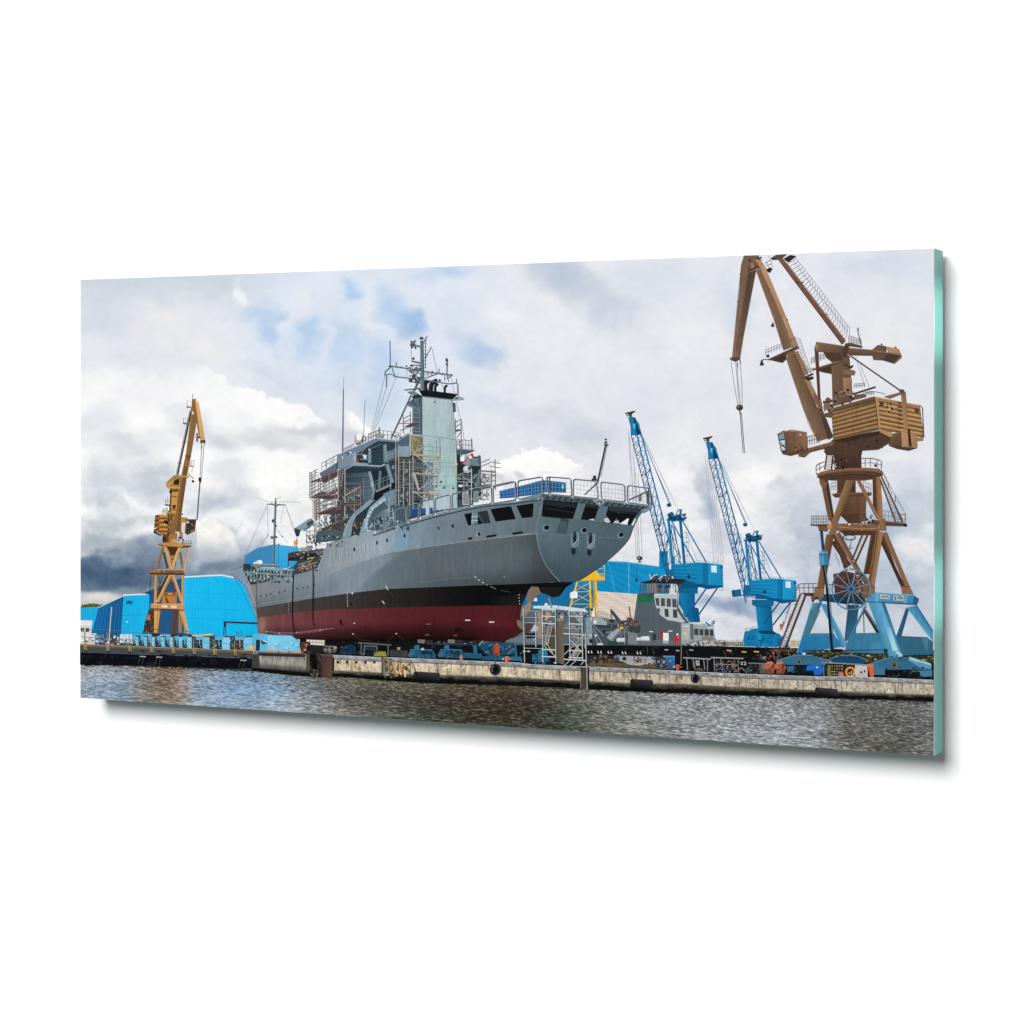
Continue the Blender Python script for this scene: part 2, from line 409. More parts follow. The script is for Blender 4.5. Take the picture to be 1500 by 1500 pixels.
    put([(1110, 700, 70, 44, (250, 248, 249), 1), (1090, 745, 56, 60, (247, 245, 246), .95), (1032, 715, 20, 42, (196, 203, 216), 1, -10), (1042, 748, 24, 40, (178, 190, 208), 1, -20),
         (1022, 690, 14, 20, (204, 208, 219), .9), (1060, 782, 30, 36, (206, 212, 223), .9), (1150, 712, 26, 16, (212, 214, 222), .9), (1160, 745, 50, 36, (216, 218, 226), .9), (1120, 760, 30, 20, (238, 237, 240), .8),
         (1185, 765, 44, 40, (196, 203, 214), 1), (1140, 805, 50, 40, (210, 215, 225), .9), (1190, 830, 60, 60, (188, 197, 211), .9), (1240, 790, 60, 70, (192, 202, 215), .9), (1165, 780, 16, 10, (228, 229, 234), .8),
         (1290, 700, 70, 50, (224, 226, 233), .8), (1200, 685, 50, 40, (245, 243, 245), .9), (1335, 725, 40, 50, (206, 213, 224), .8), (1350, 690, 20, 50, (228, 230, 236), .7), (1310, 670, 30, 12, (236, 236, 240), .8),
         (1300, 762, 56, 40, (180, 195, 213), .95), (1345, 800, 44, 36, (234, 233, 238), 1), (1364, 772, 22, 20, (238, 237, 241), .9), (1330, 856, 56, 40, (182, 193, 209), .9), (1280, 845, 60, 50, (188, 199, 213), .8), (1260, 730, 30, 14, (214, 218, 226), .7),
         (1180, 885, 90, 40, (198, 205, 216), .8), (1060, 850, 40, 20, (214, 218, 227), .8), (1080, 884, 60, 22, (152, 169, 196), 1), (1045, 880, 34, 16, (166, 182, 205), .9), (1100, 862, 40, 8, (206, 211, 221), .8),
         (1130, 892, 46, 18, (172, 186, 207), .9), (1060, 914, 50, 10, (214, 217, 224), .9), (1100, 927, 90, 12, (218, 221, 226), .95), (1290, 890, 80, 16, (184, 194, 208), .8), (1230, 910, 60, 10, (214, 217, 224), .7),
         (1300, 918, 80, 10, (210, 214, 221), .8), (1200, 842, 30, 14, (214, 218, 226), .8), (1350, 900, 30, 10, (206, 211, 220), .7)])
    n = fbm(x / 30, y / 22, 7, .6); band = sstep(640, 760, y)
    c = c + ((12 + 9 * band) * n)[..., None] * np.array([1, .95, .85])
    bil = np.abs(fbm(wx / 22 + 3, wy / 16, 5, .55)); c = c - ((11 * band + 3) * (sstep(.0, .12, .12 - bil)))[..., None] * np.array([.5, .45, .35])
    n2 = fbm(x / 6 + 30, y / 5, 4, .6); c = c + ((4 + 6 * band) * n2)[..., None]
    g = sstep(150, 225, c.mean(-1)); c = c * np.array([.980, .984, .980])
    return np.clip(c, 30, 254)
sky = Art('printed_sky', root, 0, 'flat', label='bright cloudy sky with blue gaps and a dark storm bank at left')
sky.strip(TOP, [(118, 985), (1368, 1000)], 620, 290, sky_fn)

# ------------------------------------------------------------------ printed water
QB = [(118, 971.5), (250, 975), (340, 979), (400, 982), (450, 986), (490, 988), (540, 990), (600, 994), (700, 998), (800, 1003), (900, 1008), (1000, 1012), (1100, 1015), (1200, 1018), (1300, 1021), (1368, 1024)]
def water_fn(u, v, x, y):
    X = [118, 180, 205, 235, 262, 285, 340, 400, 440, 470, 520, 600, 680, 740, 800, 840, 880, 930, 1000, 1080, 1150, 1200, 1240, 1300, 1368]
    T = [(150, 156, 160), (148, 156, 162), (140, 135, 130), (128, 108, 92), (136, 114, 98), (140, 146, 152), (128, 146, 166), (120, 138, 152), (106, 116, 122), (92, 92, 88), (112, 106, 92), (104, 99, 84), (98, 90, 72), (88, 77, 60), (96, 88, 74), (110, 107, 96), (130, 131, 128), (142, 146, 148), (146, 152, 158), (148, 154, 160), (140, 144, 148), (130, 134, 136), (104, 107, 106), (100, 104, 104), (116, 118, 120)]
    Mi = [(152, 163, 176), (146, 164, 186), (142, 140, 138), (132, 112, 98), (150, 130, 116), (150, 164, 182), (136, 166, 200), (132, 164, 198), (138, 152, 166), (124, 128, 132), (92, 88, 82), (72, 68, 60), (62, 54, 43), (54, 43, 33), (60, 57, 48), (82, 86, 80), (116, 118, 113), (134, 137, 137), (151, 156, 163), (153, 159, 167), (150, 156, 164), (138, 142, 148), (108, 108, 106), (92, 92, 88), (112, 112, 116)]
    Bo = [(148, 166, 188), (150, 174, 204), (146, 146, 146), (128, 112, 102), (152, 140, 130), (162, 180, 202), (158, 182, 208), (164, 180, 194), (162, 168, 174), (150, 154, 156), (108, 108, 104), (72, 74, 66), (58, 58, 46), (60, 58, 46), (62, 66, 54), (76, 86, 78), (108, 112, 104), (126, 128, 122), (144, 148, 153), (150, 157, 165), (154, 160, 168), (144, 148, 153), (112, 110, 108), (88, 88, 82), (118, 118, 120)]
    xw = x + 18 * fbm(x / 8, y / 4, 3)
    def tb(Q): return np.stack([np.interp(xw, X, [q[i] for q in Q]) for i in range(3)], -1)
    a, b, d = tb(T), tb(Mi), tb(Bo)
    c = np.where((v < .5)[..., None], mixc(a, b, np.clip(v * 2, 0, 1)), mixc(b, d, np.clip(v * 2 - 1, 0, 1)))
    s_ = 0.62 + 0.85 * v
    yy = y - 0.05 * (x - 118)
    # crossing wave trains broken up by noise
    ph = 5.0 * fbm(x / 26, yy / 8, 3); px = x / s_; py = yy / s_
    n = fbm(px / 4.3 + .7 * py / 3 + ph, py / 2.6 + ph * .5, 2, .5) + .8 * fbm(px / 5.2 - .9 * py / 3 + 31, py / 3.1 + 9 - ph * .4, 2, .5)
    n2 = fbm(px / 2.9 + 11, py / 1.7 + 5, 2, .6); n3 = fbm(x / 46, y / 14, 3)
    r = 1.65 * n + .4 * n2
    r = np.sign(r) * np.abs(r) ** .85
    bright = c.mean(-1) / 150.0
    c = c * (1 + 0.25 * n3)[..., None]
    c = c + (r * (86 * np.clip(bright, .30, 1.0)))[..., None] * np.array([1.0, .98, .94])
    gl = sstep(0.42, 0.72, r + 0.12 * (x < 480) * (x > 380) + .06 * (v > .6))
    c = mixc(c, (226, 230, 232), 0.34 * gl)
    blu = sstep(.10, .34, n2 + .3 * n) * sstep(280, 300, x) * (1 - sstep(370, 400, x)) + .6 * sstep(.10, .34, n2 + .3 * n) * (1 - sstep(185, 205, x)) * sstep(.3, .6, v)
    c = mixc(c, (70, 134, 190), 0.38 * np.clip(blu, 0, 1))
    c = mixc(c, (24, 26, 22), 0.85 * (1 - sstep(0.03, 0.10, v + .08 * n)))
    c = c * np.array([.945, .94, .925])
    return np.clip(c, 12, 240)
water = Art('printed_water', root, 20, 'flat', label='rippled harbour water with brown and blue reflections')
water.strip(QB, BOT, 1000, 96, water_fn)
# ------------------------------------------------------------------ far buildings of the yard
zA, zB, zC = Zm(190, 570, 7.143), Zm(190, 740, 7.143), Zm(110, 840, 5.357)
zD, zE, zF = Zm(540, 480, 7.5), Zm(430, 560, 7.5), Zm(560, 560, 7.5)
zG, zH, zI, zJ = Zm(330, 720, 6.522), Zm(500, 680, 5.554), Zm(720, 640, 5.769), Zm(720, 800, 5.769)
zK, zL = Zm(900, 590, 7.894), Zm(930, 740, 6.0)
zM, zN, zO, zQ = Zm(1050, 365, 7.143), Zm(1120, 480, 6.0), Zm(1120, 660, 6.0), Zm(1120, 820, 6.0)
zT1, zT2, zT3, zT4 = Zm(370, 900, 6.818), Zm(570, 900, 6.818), Zm(780, 900, 6.818), Zm(970, 900, 6.818)

far = Art('printed_treeline', root, 40, 'busy', label='low green trees above the hall roof at the left edge')
far.poly(zC((38, 262), (60, 250), (110, 236), (150, 235), (190, 243), (215, 262), (180, 275), (38, 275)), (74, 92, 40))
for k in range(60):
    x = random.uniform(42, 205); y = random.uniform(240, 266)
    far.poly(zC((x, y), (x + random.uniform(5, 14), y - 4), (x + 10, y + 8)), random.choice([(48, 66, 26), (96, 110, 48), (120, 128, 70), (60, 80, 34)]))
far = Art('printed_skyline', root, 41, 'busy', label='pale far roofs and scrub behind the crane base at right')
far.rect(1040, 937, 1215, 948, (198, 190, 178)).rect(1060, 941, 1140, 946, (70, 72, 66)).rect(1150, 939, 1172, 948, (186, 172, 150))
far.clutter((1045, 938, 1370, 952), 90, [(60, 66, 50), (110, 100, 85), (204, 196, 186), (160, 150, 140), (50, 56, 44), (150, 120, 100)], 1.2, 4, .6)
far.rect(1180, 952, 1368, 972, (52, 56, 40)).clutter((1180, 952, 1366, 970), 170, [(30, 36, 22), (84, 96, 44), (120, 130, 60), (60, 64, 50), (190, 180, 160), (140, 90, 60)], 1.5, 5, .6)

SKYB, DKB = (36, 168, 224), (20, 96, 150)
hall = Art('printed_hall', root, 60, 'sheet', label='bright blue corrugated shipyard hall at left, in three blocks')
def hall_fn(a, b):
    def fn(u, v, x, y):
        c = mixc(np.array(a, float) * np.ones(x.shape + (3,)), b, u)
        return np.clip(c + (7 * np.sin(x * 2.4) + 12 * fbm(x / 26, y / 30, 4) + 5 * fbm(x / 2, y / 22, 2))[..., None], 0, 255)
    return fn
hall.strip(zC((38, 268), (185, 262)), zC((38, 366), (130, 480)), 30, 12, hall_fn((28, 164, 216), (28, 166, 220)))
hall.strip(zC((185, 266), (380, 178)), zC((130, 480), (358, 505)), 50, 20, hall_fn((18, 104, 168), (24, 84, 130)))
for k in range(8):
    t = k / 7
    hall.line(zC((200 + 175 * t, 258 - 76 * t), (148 + 208 * t, 480 + 20 * t)), .9, (14, 72, 122)); hall.line(zC((206 + 175 * t, 258 - 76 * t), (154 + 208 * t, 480 + 20 * t)), .5, (44, 136, 196))
hall.strip(zC((380, 178), (600, 164)), zC((358, 505), (600, 480)), 60, 26, hall_fn((22, 168, 222), (28, 182, 232)))
hall.line(zC((182, 270), (382, 176)), 1.3, (190, 200, 210)).line(zC((186, 274), (380, 184)), 1.0, (20, 44, 70)).line(zC((380, 170), (600, 160)), 1.8, (232, 230, 228))
hall.poly(zC((535, 155), (860, 28), (860, 480), (590, 480), (590, 168)), (36, 84, 128)).line(zC((535, 157), (860, 26)), 1.2, (70, 90, 112)).line(zC((560, 164), (858, 48)), .8, (22, 50, 84))
hall.strip(zC((855, 34), (1150, 18), (1240, 40), (1330, 88), (1432, 390)), zC((855, 492), (1000, 490), (1432, 490)), 90, 40, hall_fn((26, 182, 233), (14, 176, 226)))
hall.line(zC((855, 28), (1010, 19), (1150, 13), (1245, 32)), 2.0, (224, 224, 226))
for yy, dy in ((150, 8), (270, 10), (350, 8)): hall.line(zC((860, yy), (1370, yy + dy * 2)), .7, (20, 162, 216))
for xx in (950, 1050, 1180): hall.line(zC((xx, 40), (xx - 8, 480)), .6, (20, 166, 220))
hall.line(zC((370, 330), (600, 322)), .6, (26, 134, 190))
# lettering on the hall and the small plate
L = zC
hall.lines([L((404, 216), (410, 240), (418, 216)), L((418, 240), (424, 216), (434, 218), (430, 228), (420, 228)), L((428, 228), (434, 240)), L((438, 216), (443, 240), (452, 216))], 1.1, (14, 50, 88))
hall.rect(*L(402, 374), *L(416, 385), (196, 222, 232))
hall.poly(zC((1165, 374), (1440, 384), (1440, 400), (1165, 388)), (56, 44, 66)).lines([zC((1172, 388), (1166, 485)), zC((1182, 388), (1184, 485))], 1.4, (60, 52, 76)).poly(zC((1166, 390), (1188, 390), (1186, 420), (1168, 420)), (50, 40, 60))
hall.line(zC((1240, 20), (1300, 110), (1440, 385)), .5, (20, 90, 150))
rear = Art('printed_warehouse', root, 62, 'sheet', label='blue warehouse with a sloping roof behind the ship bow')
rear.poly(zG((185, 615), (310, 540), (460, 508), (470, 690), (440, 720), (190, 720)), (58, 132, 178)).quad(zG((462, 510), (700, 535), (740, 720), (470, 740)), [(60, 168, 218), (50, 166, 216), (44, 160, 214), (50, 160, 214)])
rear.line(zG((185, 612), (310, 537), (465, 506), (700, 532)), 1.0, (140, 160, 175)).line(zG((510, 530), (510, 730)), .6, (30, 110, 160))
rear.poly(zG((690, 620), (900, 620), (900, 800), (600, 800), (600, 700)), (46, 158, 210))
rear.line(zG((505, 500), (520, 512)), 1.5, (120, 60, 60)).lines([zG((682, 455), (682, 525)), zG((664, 470), (664, 520))], 1.6, (190, 130, 40)).disc(*zG(682, 490), 1.6, 2.6, (196, 134, 40))
shed = Art('printed_warehouse', root, 62, 'sheet', label='blue hall with a beige lower wall behind the ship stern'); shed.tn = (1.0, .7, .95, .93)
shed.strip(zI((600, 1130), (990, 1050), (1140, 1056), (1430, 1100), (1500, 1115)), zJ((400, 470), (880, 385), (1240, 405), (1500, 405)), 60, 20, hall_fn((22, 140, 200), (24, 144, 204)))
shed.poly(zJ((190, 330), (720, 320), (900, 380), (840, 600), (190, 600)), (30, 112, 164))
shed.line(zI((990, 1050), (1140, 1056), (1430, 1098)), 1.0, (190, 200, 210)).rect(*zI(1416, 965), *zI(1490, 1120), (18, 132, 192)).line(zI((1420, 965), (1420, 1110)), .8, (60, 170, 216))
lowall = Art('lower_wall', shed, 64, 'sheet'); lowall.tn = (1, 1, 1, 1)
lowall.strip(zJ((890, 380), (1240, 405)), zJ((890, 610), (1210, 630)), 40, 24, lambda u, v, x, y: np.clip(np.array([214, 200, 186.]) + (6 * np.sin(y * 3.3) + 10 * fbm(x / 12, y / 10, 3))[..., None], 0, 255))
for k in range(9): lowall.line(zJ((890, 405 + 24 * k), (1240 - 3 * k, 425 + 24 * k)), .4, (190, 172, 158))
shed.lines([zI((985, 1060), (1040, 1269)), zJ((1005, 260), (1045, 390))], .5, (110, 190, 224)).line(zJ((1160, 130), (1162, 510)), .8, (150, 205, 228))
shed.line(zI((1225, 1080), (1225, 1200)), .5, (20, 80, 120)).disc(*zI(1225, 1212), 1.8, 2.6, (24, 30, 36))

# ------------------------------------------------------------------ tan crane at left
TL, TM, TD, TX = (232, 180, 104), (188, 140, 76), (140, 102, 56), (78, 55, 34)
lc = Art('printed_crane', root, 100, 'steel', label='ochre portal crane with raised jib at left, in front of the blue hall'); lc.tn = (.80, .99, .97, .96, 1.14)
lt = lc
# portal and tower
lt.poly(zB((215, 1095), (262, 1095), (252, 1345), (136, 1345), (195, 1150)), (96, 66, 46)); lt.clutter((*zB(150, 1150), *zB(240, 1330)), 26, [(60, 46, 40), (130, 94, 60), (30, 120, 170), (40, 34, 30), (160, 110, 70)], .8, 2.6, 1.4)
lt.poly(zB((178, 1148), (214, 1142), (216, 1198), (174, 1204)), (214, 140, 66)).line(zB((218, 740), (205, 1150)), 1.0, (40, 50, 74)).line(zB((205, 1090), (140, 1345)), 1.1, (30, 34, 40)).line(zB((222, 735), (220, 800)), .8, (150, 120, 70))
lt.poly(zB((455, 1095), (512, 1095), (486, 1340), (444, 1340)), (112, 76, 46)).poly(zB((515, 1120), (548, 1120), (545, 1335), (513, 1335)), (190, 142, 84)).line(zB((530, 1120), (528, 1335)), .6, (120, 84, 50))
lt.lines([zB((400, 742), (300, 930)), zB((330, 860), (290, 1000))], 4, (98, 68, 38)).line(zB((420, 760), (465, 915)), 3, (112, 76, 44))
lt.poly(zB((348, 912), (497, 912), (490, 1036), (338, 1030)), (206, 136, 62)).poly(zB((385, 960), (420, 1030), (390, 1030), (372, 975)), (120, 76, 34)).poly(zB((352, 914), (495, 914), (470, 950), (360, 950)), (160, 104, 46)).rect(*zB(400, 920), *zB(450, 936), (232, 170, 70))
lt.quad(zB((265, 725), (292, 725), (286, 1040), (256, 1040)), [TL, TM, TM, TL]).quad(zB((545, 725), (572, 725), (570, 1040), (545, 1040)), [TL, TM, TM, TL])
lt.lines([zB((426, 738), (298, 1005)), zB((455, 738), (545, 1005))], 4.2, TL).lines([zB((433, 740), (305, 1008)), zB((447, 740), (537, 1005))], .9, TD)
lt.lines([zB((300, 740), (330, 900)), zB((345, 740), (300, 880))], .7, (70, 60, 50))
lt.poly(zB((222, 1034), (570, 1030), (572, 1096), (222, 1080)), (216, 160, 88)).line(zB((222, 1082), (572, 1096)), 1.2, TX).line(zB((224, 1036), (570, 1032)), .8, (240, 200, 130))
lt.lines([zB((336 + 9 * k, 1050), (340 + 9 * k, 1068)) for k in range(7)] + [zB((436 + 10 * k, 1050), (440 + 10 * k, 1076)) for k in range(6)], 1.0, (240, 232, 220))
lt.quad(zB((258, 1092), (326, 1096), (296, 1335), (257, 1335)), [TL, (212, 156, 90), (206, 150, 88), TL], 4, 8).quad(zB((514, 1096), (570, 1096), (624, 1348), (588, 1348)), [(226, 172, 100), TL, TL, (206, 152, 88)], 4, 8)
lt.lines([zB((258, 1300), (297, 1300)), zB((582, 1320), (618, 1320)), zB((262, 1100), (325, 1106)), zB((516, 1104), (572, 1104))], .9, TX).lines([zB((326, 1100), (297, 1335)), zB((516, 1100), (588, 1345))], .8, (130, 92, 52))
lt.poly(zB((240, 1335), (310, 1340), (325, 1375), (230, 1370)), (60, 50, 46)).poly(zB((430, 1335), (640, 1345), (660, 1375), (430, 1372)), (56, 48, 46))
# upper tower
mid = Art('tower', lc, 140, 'steel')
mid.poly(zB((350, 425), (512, 425), (500, 520), (480, 640), (415, 640), (405, 520)), (84, 60, 30)).poly(zB((412, 520), (490, 520), (478, 640), (420, 640)), (150, 112, 60)).lines([zB((410, 545), (490, 545)), zB((415, 580), (485, 580))], 1.4, (204, 156, 92))
mid.lines([zB((350, 440), (284, 655)), zB((530, 500), (552, 655))], 3.4, (152, 108, 62)).lines([zB((358, 500), (396, 655))], 3.2, (100, 72, 40)).line(zB((344, 440), (278, 655)), .8, (196, 150, 96))
mid.lines([zB((370, 430), (405, 500), (438, 660)), zB((532, 430), (500, 500), (448, 660))], 4.0, TL).lines([zB((378, 432), (412, 500), (444, 655))], .9, TD)
mid.poly(zB((330, 675), (572, 675), (572, 728), (330, 718)), (150, 106, 56)).poly(zB((214, 682), (330, 672), (330, 735), (210, 730)), (172, 124, 70)).lines([zB((214, 715), (570, 722))], 2.2, (84, 58, 32)).lines([zB((270, 676), (570, 676))], 1.0, (226, 174, 104)).clutter((*zB(280, 680), *zB(560, 715)), 18, [(60, 42, 24), (220, 168, 96), (110, 78, 42)], .8, 2.4)
mid.rail(zB((215, 690), (330, 670)), 7, 6, .45, (150, 140, 130)).ladder(*zB((632, 432), (572, 690)), *zB((600, 440), (545, 680)), 16, .8, .4, (208, 170, 122)).line(zB((636, 430), (576, 690)), 1.6, (226, 186, 128))
mid.rail(zB((560, 425), (650, 420)), 7, 5, .4, (120, 110, 100)).poly(zB((298, 402), (350, 388), (420, 392), (500, 390), (575, 405), (640, 424), (636, 434), (560, 442), (420, 432), (312, 418)), (206, 152, 84)).line(zB((300, 412), (420, 434), (560, 442), (636, 434)), 1.2, (120, 82, 44)).line(zB((560, 430), (640, 430)), 1.4, (60, 46, 34))
mid.poly(zB((345, 300), (410, 300), (410, 390), (345, 390)), (120, 86, 44)).poly(zB((410, 290), (500, 290), (490, 392), (410, 388)), (176, 128, 66)).poly(zB((440, 360), (490, 350), (490, 392), (440, 388)), (226, 168, 84)).clutter((*zB(500, 290), *zB(560, 390)), 12, [(50, 44, 40), (190, 140, 80), (120, 90, 50)], .8, 2.4, 1.4)
mid.poly(zB((345, 330), (385, 330), (385, 385), (345, 380)), (70, 56, 36))
# machinery house and cab
hs = Art('machinery_house', lc, 170, 'steel')
hs.poly(zB((385, 80), (475, 80), (475, 300), (385, 300)), (146, 104, 52)).clutter((*zB(390, 100), *zB(450, 290)), 10, [(96, 66, 34), (190, 140, 76), (70, 50, 32)], 1, 3.4, 1.6).poly(zB((270, 108), (310, 98), (312, 292), (254, 266)), (140, 92, 36)).poly(zB((310, 98), (408, 104), (408, 275), (328, 312), (312, 292)), (190, 126, 50))
for k in range(8):
    y = 112 + 23 * k; hs.line(zB((312, y), (400, y + 4)), 1.3, (236, 172, 84) if k % 2 == 0 else (110, 68, 24)); hs.line(zB((268 - 1.6 * k, y + 4), (310, y - 2)), 1.1, (196, 138, 66) if k % 2 else (84, 54, 22))
hs.poly(zB((358, 158), (408, 160), (408, 202), (358, 200)), (44, 40, 40)).rect(*zB(362, 190), *zB(374, 208), (210, 212, 214)).poly(zB((254, 264), (330, 312), (322, 322), (252, 290)), (66, 48, 28)).line(zB((256, 248), (280, 238)), 1.6, (220, 220, 214))
hs.line(zB((310, 98), (408, 103)), .9, (236, 186, 104)).line(zB((405, 60), (405, 270)), 1.4, (110, 76, 36))
hs = Art('cab_support', lc, 172, 'steel'); hs.poly(zB((528, 124), (606, 128), (600, 180), (528, 180)), (212, 142, 62)).poly(zB((540, 184), (578, 184), (572, 262), (540, 266)), (226, 220, 210)).poly(zB((525, 180), (545, 180), (540, 300), (520, 300)), (150, 104, 52))
cab = Art('cab', lc, 190, 'steel')
cab.poly(zB((590, 150), (697, 150), (684, 270), (602, 312), (578, 292)), (112, 84, 50)).poly(zB((600, 160), (686, 158), (674, 258), (604, 284)), (54, 58, 60)).rect(*zB(596, 165), *zB(622, 190), (196, 206, 208)).clutter((*zB(605, 185), *zB(668, 250)), 16, [(20, 24, 26), (120, 128, 128), (170, 120, 66), (84, 92, 96)], .7, 2.4)
cab.line(zB((590, 150), (697, 150)), 1.0, (90, 80, 66)).line(zB((640, 268), (690, 270)), 1.4, (196, 140, 76)).poly(zB((528, 285), (560, 280), (552, 330), (520, 330)), (190, 140, 82))
# jib
jib = Art('jib', lc, 210, 'steel')
jib.line(zA((655, 190), (500, 905)), 2.0, (84, 64, 48)).lines([zA((628, 225), (488, 885)), zA((636, 225), (496, 885))], .45, (170, 164, 160)).lines([zA((552, 545), (598, 552)), zA((502, 770), (545, 774)), zA((600, 330), (640, 330))], .8, (110, 100, 90))
jib.poly(zA((594, 178), (640, 180), (644, 194), (600, 196)), (150, 140, 120)).poly(zA((556, 348), (640, 352), (640, 374), (560, 366)), (140, 128, 110)).lines([zA((600, 180), (600, 120), (640, 130)), zA((565, 350), (565, 300), (610, 305))], .4, (170, 170, 170))
jib.poly(zA((654, 104), (690, 104), (706, 300), (700, 340), (640, 705), (600, 900), (545, 1290), (525, 1490), (410, 1495), (462, 1380), (500, 1150), (540, 920), (590, 680), (648, 250)), (150, 112, 66))
jib.poly(zA((640, 705), (600, 900), (545, 1290), (525, 1490), (490, 1490), (515, 1290), (560, 900), (600, 700)), (132, 96, 50)).line(zA((654, 220), (592, 680), (541, 920), (500, 1150), (462, 1380)), .9, (190, 146, 92)).poly(zA((576, 740), (634, 745), (628, 790), (570, 790)), (170, 112, 62))
jib.lines([zA((585, 700), (640, 706)), zA((580, 700), (640, 690))], .9, (90, 70, 60)).poly(zA((530, 905), (625, 905), (620, 925), (530, 920)), (208, 156, 84)).line(zA((612, 880), (668, 935)), 1.0, (150, 110, 66)).disc(*zA(664, 964), 1.8, 1.8, (40, 36, 34)).poly(zA((585, 795), (668, 800), (668, 812), (585, 806)), (206, 132, 66)).lines([zA((645, 800), (650, 745), (675, 745), (672, 800)), zA((650, 870), (658, 815))], .45, (200, 170, 150))
jib.poly(zA((654, 104), (690, 106), (712, 300), (744, 528), (728, 500), (700, 330), (660, 240)), (158, 112, 64)).quad(zA((686, 104), (722, 140), (788, 534), (744, 538)), [(236, 188, 116), (240, 194, 120), (228, 172, 96), (220, 164, 90)], 4, 12)
jib.poly(zA((740, 536), (792, 532), (792, 560), (742, 560)), (96, 76, 50)).lines([zA((750, 555), (748, 572)), zA((782, 552), (784, 570))], 1.3, (40, 36, 30)).poly(zA((700, 462), (716, 458), (714, 550), (698, 548)), (166, 84, 48)).line(zA((716, 505), (742, 505)), 2.0, (110, 66, 40)).lines([zA((660, 50), (662, 104)), zA((690, 95), (690, 115))], .5, (110, 110, 110))
jib.poly(zA((655, 225), (680, 250), (668, 268), (652, 262)), (220, 214, 204))
jib.poly(zA((388, 975), (470, 898), (541, 905), (530, 1042), (400, 1038), (386, 1020)), (182, 136, 74)).poly(zA((452, 965), (522, 935), (518, 1000), (470, 1000)), (60, 46, 30)).line(zA((392, 1022), (530, 1034)), 2.0, (226, 172, 84)).line(zA((400, 1005), (460, 962)), 2.0, (234, 178, 80)).clutter((*zA(455, 900), *zA(525, 940)), 8, [(90, 66, 40), (226, 176, 100)], .8, 2)
jib.poly(zA((442, 1040), (512, 1040), (508, 1110), (490, 1300), (420, 1300), (436, 1110)), (220, 162, 72)).poly(zA((430, 1040), (446, 1040), (432, 1300), (414, 1300)), (96, 72, 44)).poly(zA((440, 1050), (512, 1040), (510, 1075), (445, 1075)), (120, 88, 44)).poly(zA((450, 1215), (486, 1210), (482, 1250), (452, 1250)), (72, 52, 30)).lines([zA((450, 1120), (500, 1130)), zA((440, 1260), (492, 1264))], 1.4, (120, 84, 40)).disc(*zA(432, 1072), 2.2, 3.4, (60, 62, 66))
jib.lines([zA((374, 1210), (425, 1216))], 1.8, (50, 50, 54)).lines([zA((376, 1150), (376, 1205)), zA((400, 1120), (400, 1205)), zA((376, 1170), (420, 1170))], .4, (150, 150, 150)).poly(zA((386, 1290), (470, 1290), (466, 1306), (386, 1304)), (196, 146, 78)).rail(zA((345, 1308), (400, 1290)), 7, 4, .4, (150, 150, 150)).disc(*zA(548, 1308), 1.5, 1.2, (160, 120, 70))
rope = Art('hoist_rope', lc, 250, 'flat')
rope.lines([zA((756, 575), (737, 930)), zA((780, 570), (752, 930))], .55, (150, 150, 154)).line(zA((755, 590), (752, 628)), 1.0, (50, 50, 54)).poly(zA((720, 926), (752, 926), (750, 960), (738, 992), (726, 962)), (40, 38, 40)).line(zA((735, 985), (706, 1362)), 1.5, (116, 116, 120))

# ------------------------------------------------------------------ buildings, railings and blue bogies along the left quay
wb = Art('printed_office', root, 80, 'ink', label='small white flat roofed office at the left edge')
wb.poly(zC((38, 366), (138, 370), (130, 430), (38, 412)), (226, 224, 222)).poly(zC((38, 412), (130, 430), (124, 520), (38, 520)), (214, 212, 210)).line(zC((38, 410), (134, 418)), .9, (170, 170, 172)).rect(*zC(46, 426), *zC(72, 456), (70, 66, 64)).rect(*zC(84, 428), *zC(112, 458), (70, 66, 64)).line(zC((58, 426), (58, 456)), .5, (190, 190, 190))
wb.rect(*zC(38, 470), *zC(166, 520), (220, 220, 220)).clutter((*zC(40, 470), *zC(160, 535)), 26, [(240, 240, 240), (120, 124, 128), (60, 64, 70), (170, 176, 182)], 1, 4, .7)
bog = Art('printed_transport_bogie', root, 470, 'ink', label='row of pale blue heavy load bogies on the left quay')
LB, LBd = (112, 192, 222), (30, 62, 84)
bog.rect(*zC(160, 488), *zC(1440, 604), (44, 66, 82)); bog.clutter((*zC(170, 500), *zC(1400, 590)), 150, [(20, 30, 42), (90, 130, 150), (96, 52, 48), (30, 50, 66), (140, 190, 210)], .8, 3, 1.1)
bog.poly(zC((160, 486), (230, 480), (235, 545), (160, 545)), (70, 130, 170)); bog.clutter((*zC(165, 485), *zC(450, 550)), 60, [(230, 232, 234), (40, 44, 50), (120, 170, 200), (190, 160, 130), (90, 96, 100), (96, 60, 56)], 1.2, 4, 1)
bog.rect(*zC(355, 476), *zC(450, 545), (196, 214, 224)); bog.clutter((*zC(240, 500), *zC(440, 548)), 30, [(60, 60, 64), (210, 214, 214), (110, 70, 60), (130, 150, 165)], 1, 3.5, 1)
